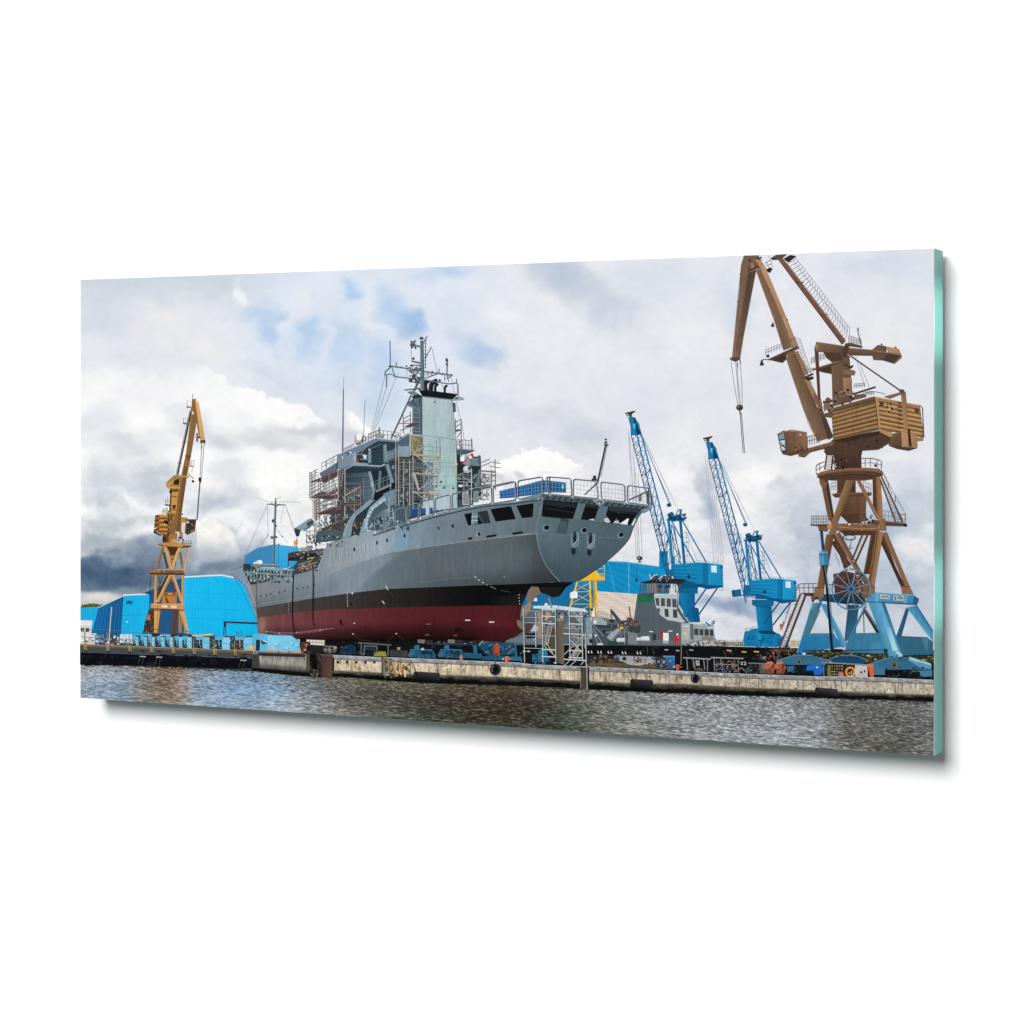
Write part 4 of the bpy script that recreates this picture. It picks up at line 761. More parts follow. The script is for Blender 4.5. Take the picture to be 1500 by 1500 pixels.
pe = Art('worker', ship, 330, 'ink'); pe.poly(zI((1030, 728), (1045, 708), (1075, 706), (1088, 732)), (184, 184, 194)).disc(*zI(1060, 696), 1.4, 1.6, (110, 78, 70))
ship2 = Art('transom_hatch', ship, 320, 'ink')
ship2.poly(zI((590, 692), (655, 697), (625, 815), (550, 808)), (66, 84, 92)).poly(zI((590, 692), (655, 697), (650, 712), (586, 706)), (44, 56, 62)).line(zI((655, 697), (625, 815)), .7, (46, 58, 64))
for x, y, r in ((466, 770, 30), (785, 792, 28), (1096, 830, 28)):
    ship2 = Art('fairlead', ship, 320, 'ink'); ship2.disc(*zI(x, y), r / 5.2, r / 5.6, (114, 134, 143), rot=-30).disc(*zI(x + 4, y - 4), r / 7.6, r / 8.6, (14, 18, 20), rot=-30)
for x, y in ((708, 800), (842, 812)):
    f = Art('roller_fairlead', ship, 335, 'ink'); f.tn = (.9, .84, .85, .86)
    f.poly(zI((x - 20, y), (x + 24, y), (x + 4, y + 170), (x - 30, y + 170)), (40, 52, 58))
    f.quad(zI((x - 36, y + 10), (x - 10, y), (x - 6, y + 70), (x - 34, y + 110)), [(130, 156, 166), (80, 100, 110), (70, 90, 98), (150, 176, 186)], 4, 4).quad(zI((x + 8, y), (x + 38, y + 10), (x + 34, y + 130), (x + 8, y + 90)), [(100, 124, 134), (150, 178, 188), (140, 166, 176), (90, 112, 122)], 4, 4)
    f.poly(zI((x - 34, y + 90), (x - 6, y + 70), (x + 30, y + 120), (x - 10, y + 150), (x - 34, y + 120)), (122, 148, 160)).poly(zI((x - 14, y + 40), (x + 10, y + 20), (x + 10, y + 80), (x - 14, y + 100)), (24, 32, 36)).line(zI((x - 24, y + 120), (x + 34, y + 60)), 1.2, (170, 194, 202)).disc(*zI(x - 14, y + 165), 3.2, 5, (36, 46, 52))
# walkway / flight deck edge
dk = Art('deck_edge', ship, 300, 'steel')
dk.poly([zH(260, 572), zH(500, 488), zH(750, 416), zH(1000, 356), zH(1200, 322), zH(1440, 298), zI(430, 480), zI(432, 532), zI(200, 566), zI(0, 596), zH(1440, 320), zH(1200, 342), zH(1000, 376), zH(750, 436), zH(500, 506), zH(262, 582)], (96, 116, 126))
dk.line([zH(262, 580), zH(500, 504), zH(750, 434), zH(1000, 374), zH(1200, 340), zH(1440, 318), zI(200, 562), zI(420, 530)], 1.2, (44, 54, 60)).line([zH(262, 572), zH(500, 488), zH(750, 418), zH(1000, 358), zH(1200, 324), zH(1440, 302), zI(430, 486)], .9, (150, 168, 176))
dk.poly(zI((430, 478), (690, 505), (880, 525), (1130, 560), (1345, 585), (1345, 610), (1268, 612), (980, 590), (730, 560), (440, 534)), (70, 86, 92)).line(zI((430, 478), (690, 505), (880, 525), (1130, 560), (1345, 585)), 1.3, (130, 152, 160)).line(zI((440, 530), (730, 558), (980, 588), (1268, 610)), .8, (36, 46, 50))
for k in range(17): x = 470 + 50 * k; y = 492 + .112 * (x - 470); dk.poly(zI((x + 14, y + 2), (x + 30, y + 4), (x + 6, y + 36), (x - 10, y + 34)), (40, 50, 54))
dk.poly(zI((1268, 612), (1345, 600), (1345, 612), (1280, 645)), (116, 138, 146)).poly(zI((855, 530), (965, 545), (925, 580), (910, 580)), (150, 166, 172)).poly(zI((885, 540), (945, 545), (925, 572), (910, 572)), (52, 46, 40)).disc(*zI(915, 560), 1.6, 1.8, (200, 180, 140))
dk.poly(zI((735, 560), (800, 566), (758, 700), (690, 694)), (88, 108, 116)).poly(zI((915, 580), (990, 590), (948, 728), (872, 708)), (88, 108, 116)).poly(zI((1200, 680), (1215, 690), (1170, 742), (1155, 742)), (70, 88, 96))
# safety railings of the flight deck
rl = Art('deck_railing', ship, 336, 'flat')
def frame(p, w=1.5):
    q = [np.array(a, float) for a in p]; o = []
    for i in range(4):
        a, b, c = q[i - 1], q[i], q[(i + 1) % 4]; l1 = np.hypot(*(a - b)); l2 = np.hypot(*(c - b)); r = min(3, l1 / 3, l2 / 3)
        o += [tuple(b + (a - b) / l1 * r), tuple(b + ((a - b) / l1 + (c - b) / l2) * r * .3), tuple(b + (c - b) / l2 * r)]
    rl.loop(o, w, (66, 76, 82)); rl.loop([(x - .45, y - .45) for x, y in o], w * .45, (160, 172, 178))
for p in (((15, 420), (205, 375), (208, 530), (15, 560)), ((225, 370), (432, 335), (434, 480), (225, 528)), ((468, 335), (672, 350), (682, 500), (480, 480)), ((695, 355), (885, 372), (905, 520), (692, 500)), ((925, 378), (1125, 402), (1130, 548), (930, 525)), ((1150, 408), (1340, 432), (1355, 580), (1150, 552))):
    frame(zI(*p))
for p in (((275, 435), (345, 408), (350, 540), (280, 555)), ((360, 405), (432, 380), (436, 505), (362, 535)), ((442, 375), (525, 350), (530, 475), (446, 505)), ((540, 340), (632, 315), (634, 445), (540, 470)), ((645, 305), (755, 280), (758, 410), (648, 438)), ((768, 275), (890, 245), (894, 380), (770, 405)), ((905, 240), (1040, 212), (1050, 345), (908, 372)), ((1065, 200), (1222, 178), (1228, 318), (1068, 342)), ((1238, 172), (1415, 138), (1425, 288), (1240, 320))):
    frame(zH(*p), 1.25)
rl.lines([zI((790, 485), (905, 378)), zI((1165, 530), (1330, 455)), zI((1245, 490), (1250, 540)), zI((1265, 480), (1262, 540))], 1.3, (56, 66, 72)).lines([zI((492, 340), (498, 490)), zI((1330, 430), (1330, 575)), zI((1318, 470), (1318, 560))], 1.6, (70, 82, 88))
for x in np.linspace(20, 1340, 46): yb = np.interp(x, [20, 434, 690, 1340], [545, 485, 500, 575]); yt = np.interp(x, [20, 434, 690, 1340], [425, 340, 355, 430]); rl.line(zI((x, yt), (x, yb)), .25, (172, 178, 184))
for f_ in (.3, .55, .78): rl.line([zI(x, yt * (1 - f_) + yb * f_) for x, yt, yb in ((20, 425, 545), (432, 338, 485), (690, 355, 500), (1340, 432, 575))], .25, (172, 178, 184))
for x, y in ((10, 560), (205, 545), (400, 520), (500, 490), (690, 510), (905, 530), (940, 530), (1130, 560), (1345, 590)): rl.disc(*zI(x, y), 1.5, 2.4, (150, 162, 168))
mst = Art('ensign_staff', ship, 350, 'flat'); mst.line(zI((900, 375), (968, 60)), 1.7, (44, 50, 56)).line(zI((925, 330), (980, 70)), .5, (60, 66, 70)).disc(*zI(968, 20), 1.6, 1.2, (36, 40, 46)).disc(*zI(968, 45), 2.0, 1.4, (36, 40, 46)).line(zI((955, 66), (988, 66)), 1.6, (60, 66, 72)).rect(*zI(862, 326), *zI(884, 350), (40, 44, 48)).rect(*zI(850, 350), *zI(892, 368), (52, 58, 62))
ct = Art('deck_container', ship, 296, 'sheet'); ct.tn = (.92, .78, 1.06, .95); ct.quad(zI((65, 462), (405, 370), (440, 372), (440, 490)), [(34, 98, 166), (32, 100, 172), (26, 88, 156), (26, 86, 150)], 6, 6).poly(zI((65, 462), (440, 370), (440, 486), (400, 488), (70, 522)), (30, 96, 166)).quad(zI((440, 368), (628, 388), (630, 472), (440, 470)), [(28, 96, 170), (26, 90, 162), (22, 80, 150), (24, 84, 154)], 6, 4)
for k in range(14): x = 80 + 25 * k; ct.line(zI((x, 462 - .25 * (x - 65)), (x, 515 - .1 * (x - 65))), .5, (20, 70, 130))
for k in range(8): x = 455 + 22 * k; ct.line(zI((x, 376 + .1 * (x - 455)), (x, 470)), .5, (18, 66, 126))
ct.rect(*zI(595, 402), *zI(610, 438), (196, 210, 220)).line(zI((65, 460), (440, 366), (628, 386)), .8, (70, 130, 190)).line(zI((130, 505), (160, 498)), 1.2, (190, 200, 206))
ct = Art('deck_container', ship, 296, 'sheet'); ct.poly(zH((1285, 230), (1420, 195), (1425, 270), (1290, 280)), (26, 92, 160)).line(zH((1285, 230), (1420, 195)), .6, (80, 140, 196))
ct = Art('deck_crate', ship, 296, 'sheet'); ct.rect(*zH(575, 385), *zH(740, 405), (30, 74, 134)).poly(zH((570, 370), (620, 360), (625, 415), (575, 420)), (30, 74, 134)).poly(zH((655, 360), (745, 352), (745, 395), (655, 399)), (34, 84, 146)).poly(zH((690, 330), (720, 326), (720, 410), (690, 414)), (186, 192, 196))
# ------------------------------------------------------------------ superstructure, funnel, masts and scaffolding of the ship
G1, G2, G3, G4 = (128, 146, 158), (98, 116, 128), (58, 74, 84), (34, 44, 52)
POLE, POLED, DECK, DECKD = (186, 172, 154), (110, 104, 100), (140, 100, 76), (84, 58, 50)
sup = Art('superstructure', ship, 140, 'steel', label='grey bridge block with wings, roof deck and open galleries')
# main block behind the scaffold and under the bridge
sup.poly(zE((500, 965), (660, 915), (1130, 800), (1275, 700), (1275, 1500), (600, 1500), (470, 1500), (480, 1300), (490, 1100)), (48, 62, 72))
sup.poly(zF((150, 1280), (450, 1250), (830, 1270), (1000, 1290), (1000, 1345), (820, 1385), (560, 1440), (330, 1500), (100, 1530)), (58, 74, 84))
sup.clutter((*zF(200, 1290), *zF(800, 1400)), 50, [(110, 132, 140), (150, 168, 174), (40, 50, 56), (84, 104, 112)], 1, 4, 1.4)
sup.quad(zE((570, 1000), (830, 980), (900, 1300), (570, 1400)), [(44, 58, 66), (70, 88, 98), (96, 118, 130), (56, 70, 80)], 10, 10)
for k in range(16): sup.line(zE((580, 1015 + 22 * k), (870 - 3 * k, 1000 + 20 * k)), .4, random.choice([(86, 102, 112), (36, 46, 54), (110, 124, 132)]))
sup.clutter((*zE(480, 1150), *zE(720, 1490)), 90, [(28, 34, 40), (84, 96, 104), (120, 96, 80), (60, 70, 76), (150, 160, 164), (96, 74, 62)], .8, 4, 1)
sup.poly(zE((860, 1200), (1130, 1090), (1130, 1240), (930, 1310), (880, 1290)), (22, 28, 33)).poly(zE((780, 950), (1000, 930), (1060, 1090), (900, 1180), (870, 1060)), (30, 40, 47))
sup.poly(zE((940, 970), (968, 975), (960, 1150), (925, 1170)), (92, 112, 122)).lines([zE((905, 1085), (1080, 1010)), zE((905, 1120), (1080, 1045)), zE((905, 1085), (905, 1190)), zE((985, 1055), (985, 1140)), zE((1030, 1040), (1030, 1120))], .7, (110, 128, 136))
sup.poly(zE((900, 1190), (1075, 1112), (1080, 1136), (905, 1212)), (120, 140, 150))
sup.poly(zE((820, 980), (850, 975), (880, 1080), (895, 1180), (880, 1270), (866, 1270), (872, 1180), (856, 1150), (850, 1110)), (124, 144, 154)).disc(*zE(866, 1120), 2.4, 3.6, (146, 164, 172))
sup.poly(zE((1012, 905), (1050, 898), (1105, 1080), (1100, 1105), (1066, 1100)), (120, 144, 154)).line(zE((1050, 900), (1104, 1085)), .8, (70, 86, 94)).lines([zE((1020 + 7 * k, 930 + 24 * k), (1060 + 7 * k, 920 + 24 * k)) for k in range(7)], .5, (80, 98, 106)).poly(zE((960, 855), (1010, 840), (1050, 855), (1040, 880), (985, 905)), (196, 208, 212)).line(zE((1068, 1100), (1068, 1190)), 1.4, (130, 150, 158))
sup.poly(zF((150, 830), (320, 800), (470, 830), (470, 1320), (150, 1340)), (44, 56, 62)).poly(zG((1010, 220), (1150, 100), (1320, 40), (1320, 420), (1120, 460), (860, 490), (880, 380), (1000, 350)), (58, 66, 72))
sup.clutter((*zF(160, 850), *zF(450, 1300)), 60, [(70, 86, 94), (24, 30, 34), (100, 118, 126), (56, 70, 76), (130, 146, 152)], 1, 5, 1.6).clutter((*zG(900, 200), *zG(1200, 460)), 90, [(34, 40, 46), (90, 74, 66), (84, 96, 104), (110, 124, 130), (50, 58, 66), (120, 96, 80)], .8, 3.6, 1.2)
# bridge wing and roof
br = Art('bridge_wing', ship, 175, 'steel')
br.poly(zE((285, 1000), (480, 880), (486, 965), (310, 1050)), (94, 104, 122)).line(zE((285, 1000), (480, 880)), .8, (150, 160, 170)).poly(zE((300, 1050), (485, 965), (500, 975), (320, 1085)), (110, 64, 60))
br.poly(zE((480, 800), (610, 740), (920, 612), (1140, 638), (1140, 660), (930, 645), (690, 785), (600, 775), (490, 830)), (108, 124, 140)).poly(zE((690, 785), (930, 645), (1140, 660), (1275, 570), (1275, 700), (1130, 790), (1010, 900), (870, 920), (670, 905)), (46, 60, 70))
br.quad(zE((484, 815), (680, 770), (664, 908), (478, 950)), [(110, 126, 140), (128, 146, 160), (116, 136, 148), (122, 138, 150)], 6, 6).poly(zE((478, 948), (664, 906), (560, 966)), (98, 116, 128)).line(zE((560, 966), (664, 908), (680, 770)), 1.0, (166, 186, 194)).poly(zE((482, 810), (488, 800), (488, 950), (474, 955)), (44, 52, 62))
br.poly(zE((560, 968), (664, 912), (990, 935), (960, 960), (760, 990), (600, 1000)), (40, 52, 60)).line(zE((664, 905), (800, 912), (960, 922), (1005, 900)), 1.9, (156, 180, 188)).line(zE((660, 920), (950, 942)), .8, (80, 98, 106))
br.line(zE((915, 612), (1140, 638)), 1.8, (168, 190, 198)).line(zE((610, 742), (915, 612)), .8, (146, 160, 172)).line(zE((690, 785), (930, 648), (1130, 662)), .6, (26, 34, 40))
br.poly(zE((822, 765), (856, 745), (856, 885), (822, 890)), (116, 142, 152)).quad(zE((858, 720), (980, 700), (984, 880), (858, 882)), [(34, 46, 54), (42, 58, 66), (48, 64, 72), (40, 54, 62)], 4, 4).quad(zE((985, 690), (1022, 680), (1030, 870), (990, 882)), [(90, 112, 122), (140, 164, 172), (120, 144, 152), (90, 112, 122)], 4, 4)
br.lines([zE((860, 760 + 26 * k), (980, 752 + 28 * k)) for k in range(5)], .5, (70, 88, 98)).lines([zE((800, 710), (740, 790)), zE((700, 780), (790, 730)), zE((860, 730), (960, 680))], .8, (110, 128, 136))
br.poly(zE((680, 790), (690, 785), (690, 890), (680, 895)), (170, 187, 195)).line(zE((685, 795), (760, 790), (820, 810)), .8, (150, 170, 178)).poly(zE((760, 800), (800, 796), (806, 836), (780, 846)), (214, 220, 222)).disc(*zE(744, 862), 3.0, 3.0, (34, 44, 50)).poly(zE((686, 842), (718, 838), (720, 880), (690, 882)), (164, 46, 50)).rect(*zE(735, 840), *zE(820, 850), (130, 150, 158)).disc(*zE(836, 740), 1.2, 1.4, (220, 226, 228))
br.poly(zE((690, 880), (820, 890), (820, 912), (664, 905)), (130, 156, 164))
br.poly(zE((580, 780), (610, 770), (618, 790), (586, 806)), (30, 92, 140)).poly(zE((520, 820), (555, 815), (550, 836), (524, 838)), (30, 36, 44)).disc(*zE(628, 770), 1.8, 1.1, (210, 218, 222)).disc(*zE(540, 826), 1.2, 1.6, (214, 218, 222)).rect(*zE(532, 742), *zE(548, 760), (150, 60, 58))
br.poly(zE((1020, 775), (1160, 700), (1275, 690), (1275, 860), (1120, 830), (1060, 860), (1030, 830)), (92, 110, 122)).quad(zE((1160, 706), (1280, 700), (1280, 815), (1160, 820)), [(130, 152, 166), (138, 160, 174), (130, 152, 164), (126, 146, 158)], 5, 5).lines([zE((1020, 770 + 22 * k), (1055, 760 + 22 * k)) for k in range(5)], .8, (160, 176, 182)).lines([zE((1065, 770), (1065, 840)), zE((1090, 760), (1090, 830)), zE((1060, 800), (1160, 760))], .5, (140, 156, 164))
br.poly(zE((1140, 650), (1275, 560), (1275, 700), (1165, 706), (1140, 700)), (78, 96, 114)).line(zE((1140, 650), (1275, 560)), 1.0, (150, 174, 182))
# roof equipment and rails
rf = Art('roof_railing', ship, 196, 'flat')
rf.rail([zE(310, 965), zE(490, 870)], 10, 4, .55, (150, 150, 152)); rf.lines([zE((310, 890), (490, 790)), zE((365, 865), (365, 935)), zE((425, 835), (425, 905))], .6, (120, 124, 130))
rf.rail([zE(540, 770), zE(660, 712)], 5, 4, .5, (120, 124, 128)); rf.rail([zE(820, 660), zE(940, 608)], 11, 4, .55, (110, 116, 122)); rf.rail([zE(940, 608), zE(1175, 640)], 11.5, 5, .5, (130, 134, 138))
rf.rail(zD((0, 1240), (110, 1200)), 10, 3, .5, (120, 126, 130)); rf.lines([zD((320, 1230), (430, 1160))], .8, (150, 166, 172))
rf.disc(*zD(128, 1188), 6, 3.6, (124, 130, 134)).disc(*zD(132, 1176), 4.5, 3, (170, 172, 172)).line(zD((118, 1180), (118, 1096)), 1.6, (76, 82, 88)).clutter((*zD(80, 1170), *zD(180, 1205)), 12, [(90, 80, 76), (60, 66, 72), (180, 180, 178)], .8, 2).clutter((*zD(240, 1160), *zD(380, 1210)), 16, [(60, 70, 76), (100, 110, 116), (40, 46, 52), (180, 184, 186)], .7, 2.2, 1.3)
rf.clutter((*zE(680, 590), *zE(800, 660)), 20, [(50, 54, 60), (110, 110, 108), (180, 170, 164), (80, 76, 72)], .7, 2.6, 1.2).lines([zE((755, 660), (765, 590), (800, 605), (790, 650))], 1.1, (56, 58, 62))
rd = Art('radome', ship, 205, 'flat'); rd.disc(*zE(712, 612), 5.6, 6.4, (176, 174, 172)).disc(*zE(724, 600), 4.4, 5.2, (238, 237, 234)).lines([zE((682, 590), (676, 670)), zE((700, 640), (670, 650)), zE((690, 680), (740, 676))], .6, (150, 146, 140)).poly(zE((684, 665), (740, 660), (736, 684), (690, 690)), (110, 116, 122))
wa = Art('whip_antenna', ship, 206, 'flat'); wa.lines([zE((549, 68), (541, 745))], (1.0, 1.9), (92, 106, 120)); wa.line(zE((552, -60), (549, 70)), .35, (150, 156, 166))
wa2 = Art('whip_antenna', ship, 206, 'flat'); wa2.line(zE((786, 195), (770, 600)), .5, (140, 146, 154))
# funnel
fu = Art('funnel', ship, 188, 'steel', label='tall pale green grey funnel with a black top')
fu.quad(zF((335, 175), (442, 150), (446, 575), (330, 565)), [(92, 112, 128), (80, 98, 112), (64, 80, 92), (72, 88, 100)], 8, 14)
fu.poly(zF((398, 165), (442, 150), (446, 575), (410, 570)), (70, 88, 98))
def fun_fn(u, v, x, y):
    c = mixc(np.array([170, 188, 192.]) * np.ones(x.shape + (3,)), (158, 184, 184), sstep(.15, .5, v)); c = mixc(c, (170, 187, 195), sstep(.75, 1, v)); c = mixc(c, (152, 170, 176), .6 * sstep(.6, 1, u) * (v < .5))
    return np.clip(c * (1 + .07 * fbm(x / 8, y / 14, 4) + .03 * fbm(x / 1.5, y / 20, 2))[..., None], 10, 245)
fu.strip(zF((441, 150), (770, 186)), zF((450, 1420), (828, 1380)), 30, 64, fun_fn)
fu.poly(zF((770, 186), (800, 500), (826, 900), (822, 1290), (812, 1290), (815, 900), (790, 500), (758, 186)), (146, 168, 170))
fu.line(zF((300, 572), (446, 580), (820, 632)), 1.0, (120, 146, 150)).poly(zF((446, 150), (770, 186), (772, 200), (446, 165)), (120, 142, 140)).poly(zF((305, 585), (448, 590), (450, 800), (310, 780)), (118, 114, 88)).clutter((*zF(310, 600), *zF(440, 780)), 22, [(150, 140, 100), (86, 90, 76), (130, 130, 110), (104, 92, 66)], 1, 3.5, 2)
fu.line(zF((314, 590), (314, 790)), 1.6, (176, 168, 130)).disc(*zF(582, 218), 1.6, 2.0, (120, 136, 138)).line(zF((590, 190), (578, 225)), .6, (90, 104, 108))
fu.poly(zF((300, 570), (446, 580), (446, 595), (290, 585)), (150, 172, 180))
fu.lines([zF((450, 1130), (822, 1140)), zF((640, 880), (800, 890), (770, 1030), (660, 1030)), zF((640, 930), (815, 935))], .6, (120, 146, 152)).lines([zF((680, 1150), (670, 1170))], 1, (60, 70, 74))
for x, y in ((592, 1142), (682, 1157), (782, 1165), (648, 1095)): fu.disc(*zF(x, y), 1.6, 1.9, (66, 84, 92))
fu.poly(zF((450, 870), (560, 880), (560, 1290), (450, 1290)), (110, 130, 138)).clutter((*zF(455, 900), *zF(560, 1280)), 46, [(60, 72, 78), (150, 166, 172), (180, 190, 192), (90, 106, 112)], 1, 4, 1.2)
cap = Art('funnel_cap', ship, 200, 'ink'); cap.poly(zF((270, 105), (345, 92), (440, 150), (432, 160), (330, 130)), (100, 126, 130)).poly(zF((270, 105), (330, 130), (432, 160), (420, 166), (300, 124)), (50, 64, 70)).poly(zF((768, 180), (840, 152), (902, 176), (886, 192), (775, 202)), (132, 158, 160)).poly(zF((800, 172), (840, 160), (838, 180), (805, 186)), (60, 72, 76))
cap.poly(zF((398, 80), (440, 82), (832, 130), (772, 188), (442, 152)), (20, 20, 26)).line(zF((398, 80), (440, 82), (832, 132)), .8, (50, 50, 56)).poly(zF((330, 150), (400, 130), (436, 158), (420, 165), (330, 172)), (40, 46, 52)).line(zF((246, 84), (420, 66)), 1.6, (84, 96, 104))
cap.poly(zF((340, 180), (270, 240), (400, 306), (408, 290)), (70, 88, 96)).line(zF((270, 240), (404, 306)), 1.2, (134, 156, 162))
for pts, w in ((((640, 690), (628, 640), (640, 600), (660, 588)), 4.0), (((618, 690), (612, 620), (626, 590), (645, 584)), 3.0), (((684, 700), (686, 650), (700, 610), (745, 582)), 6.4), (((734, 700), (732, 660), (742, 630), (760, 622)), 3.6), (((838, 715), (838, 672), (846, 645), (862, 638)), 3.0)):
    e = Art('exhaust_pipe', ship, 212, 'ink'); p = smooth(zD(*pts), 5); e.line(p, w, (24, 24, 32)); e.line([(x - w * .22, y) for x, y in p], w * .25, (58, 58, 68))
    x, y = p[-1]; e.disc(x, y + .3, w * .4, w * .3, (14, 14, 18))
# main mast
ms = Art('mast', ship, 218, 'flat', label='grey lattice mast with yards, aerials and radar arms')
ms.quad(zD((568, 140), (602, 140), (616, 690), (570, 690)), [(120, 144, 150), (70, 86, 94), (78, 94, 100), (128, 152, 158)], 4, 16)
ms.lines([zD((572, 160 + 26 * k), (606, 166 + 26 * k)) for k in range(20)], .4, (60, 74, 82)).poly(zD((560, 110), (606, 110), (600, 128), (566, 128)), (60, 70, 78)).disc(*zD(582, 106), 1.5, 1.0, (40, 48, 56)).line(zD((606, 160), (645, 95)), .8, (70, 82, 90)).lines([zD((620, 345), (692, 208)), zD((620, 300), (640, 290)), zD((628, 130), (626, 440))], .7, (76, 88, 96))
ms.lines([zD((612, 170 + 38 * k), (632, 176 + 38 * k)) for k in range(8)], .7, (90, 100, 108))
ms.poly(zD((490, 180), (570, 196), (572, 220), (500, 200)), (104, 126, 132)).clutter((*zD(468, 145), *zD(510, 205)), 14, [(50, 44, 54), (90, 60, 66), (60, 70, 78), (110, 124, 130)], .8, 2.4).lines([zD((470, 140), (470, 225)), zD((462, 150), (500, 160))], .8, (44, 50, 58))
ms.poly(zD((470, 358), (570, 378), (570, 396), (474, 374)), (80, 98, 106)).disc(*zD(490, 340), 2.2, 1.6, (70, 84, 90)).line(zD((480, 345), (500, 325)), 1.2, (70, 82, 90))
ms.line(zD((235, 420), (420, 445), (570, 470)), 1.8, (78, 94, 102)).line(zD((235, 418), (420, 442), (570, 465)), .5, (140, 156, 162)).line(zD((616, 480), (760, 500), (918, 520)), 1.8, (96, 114, 120)).line(zD((280, 535), (420, 552), (570, 570)), 1.6, (100, 118, 126)).lines([zD((255, 430), (290, 525), (250, 510), (200, 512), (198, 650)), zD((235, 440), (185, 480), (180, 530))], 1.0, (70, 84, 92))
ms.line(zD((236, 146), (240, 420)), .9, (70, 88, 100)).lines([zD((420, 455), (545, 550)), zD((570, 440), (500, 540)), zD((620, 555), (760, 505)), zD((560, 580), (510, 690)), zD((570, 610), (450, 590), (440, 575), (480, 560)), zD((500, 600), (570, 575))], 1.0, (74, 90, 98))
ms.clutter((*zD(480, 440), *zD(575, 560)), 26, [(40, 50, 58), (80, 96, 104), (110, 128, 134), (70, 44, 54)], .8, 3.2).disc(*zD(475, 416), 2.6, 1.4, (60, 74, 82)).disc(*zD(418, 420), 1.3, 1.3, (90, 104, 110)).disc(*zD(236, 424), 1.5, 1.5, (44, 54, 62)).disc(*zD(490, 532), 1.8, 2.2, (80, 56, 66))
ms.lines([zD((305, 380), (305, 428)), zD((362, 425), (362, 440)), zD((775, 450), (775, 500)), (zD(916, 510), zD(918, 530)), zD((700, 470), (695, 525)), zD((840, 530), (838, 580)), zD((860, 560), (920, 520)), zD((865, 520), (880, 590))], .9, (80, 94, 102))
ms.line(zD((865, 350), (862, 520)), 1.6, (110, 124, 130)).disc(*zD(860, 356), 1.9, 2.6, (60, 70, 78)).disc(*zD(862, 402), 1.7, 2.4, (90, 100, 106)).line(zD((850, 330), (862, 345)), .6, (80, 90, 98))
ms.line(smooth(zD((600, 570), (760, 595), (880, 615), (960, 608), (980, 625), (982, 740)), 4), 1.5, (104, 120, 126)).disc(*zD(783, 578), 1.5, 2.2, (70, 84, 90)).line(zD((968, 560), (968, 600)), .8, (70, 84, 90))
ms.line(zD((548, 580), (500, 690)), 1.6, (70, 86, 94)).line(zD((470, 740), (250, 1215)), 1.7, (76, 92, 102)).lines([zD((396, 684), (560, 664))], 1.4, (90, 106, 114)).poly(zD((415, 850), (440, 830), (550, 880), (550, 905)), (96, 118, 126)).poly(zD((480, 770), (590, 745), (592, 760), (500, 780)), (40, 50, 56))
ms.poly(zD((920, 820), (955, 830), (955, 900), (935, 905)), (70, 82, 88)).lines([zD((930, 910), (960, 900)), zD((930, 925), (958, 915))], 1, (60, 68, 74))
ms.clutter((*zD(455, 130), *zD(515, 225)), 16, [(46, 44, 52), (100, 116, 122), (70, 80, 88)], .8, 2.6).clutter((*zD(440, 400), *zD(570, 480)), 34, [(56, 68, 76), (96, 112, 118), (40, 48, 56)], .8, 3.2, .8).clutter((*zD(440, 520), *zD(560, 600)), 24, [(56, 68, 76), (96, 112, 118), (40, 48, 56)], .8, 3, .8).clutter((*zD(620, 470), *zD(900, 520)), 16, [(70, 84, 90), (110, 126, 132)], .7, 2, 1.2)
for a, b in (((180, 530), (30, 1140)), ((198, 650), (45, 1140)), ((330, 490), (60, 1140))): Art('stay_wire', ship, 236, 'flat').line(zD(a, b), .4, (150, 160, 174))
ms.lines([zD((700, 230), (750, 470)), zD((905, 540), (950, 740)), zD((960, 810), (1010, 1000)), zD((470, 240), (468, 330)), zD((420, 470), (420, 540)), zD((800, 600), (830, 690)), zD((1020, 1010), (1050, 1230))], .4, (140, 152, 168))
# starboard side equipment abaft the funnel
eq = Art('aft_platform', ship, 206, 'steel')
eq.poly(zF((815, 735), (1012, 742), (1000, 760), (920, 790), (820, 800)), (70, 90, 96)).line(zF((815, 730), (1014, 745)), 1.2, (130, 152, 156)).poly(zF((820, 790), (1000, 850), (1085, 900), (1085, 1260), (830, 1290)), (34, 44, 50))
eq.rail(zF((820, 735), (985, 742)), 14, 5, .55, (110, 112, 114)); eq.line(zF((982, 620), (986, 742)), 1.6, (110, 124, 128)).clutter((*zF(825, 640), *zF(900, 735)), 14, [(120, 110, 104), (90, 80, 76), (160, 150, 140)], .7, 2.2, 1.3)
eq.quad(zF((905, 800), (970, 800), (970, 920), (895, 900)), [(150, 170, 176), (130, 152, 158), (120, 140, 148), (130, 148, 156)], 4, 4).quad(zF((970, 850), (1050, 810), (1082, 810), (1084, 920)), [(108, 128, 134), (122, 142, 148), (96, 114, 120), (90, 108, 114)], 4, 4).poly(zF((970, 860), (1084, 850), (1086, 920), (975, 915)), (104, 124, 130)).poly(zF((1050, 805), (1080, 800), (1086, 915), (1060, 900)), (80, 96, 102))
eq.rect(*zF(860, 815), *zF(905, 868), (232, 232, 230)).line(zF((880, 895), (990, 790)), 1.9, (186, 50, 58)).poly(zF((965, 790), (995, 780), (1010, 830), (985, 830)), (170, 48, 54)).disc(*zF(970, 822), 2.4, 2.4, (222, 226, 226)).disc(*zF(812, 900), 2.4, 1.8, (238, 190, 120)).poly(zF((1000, 820), (1040, 815), (1050, 830), (1005, 835)), (40, 46, 50))
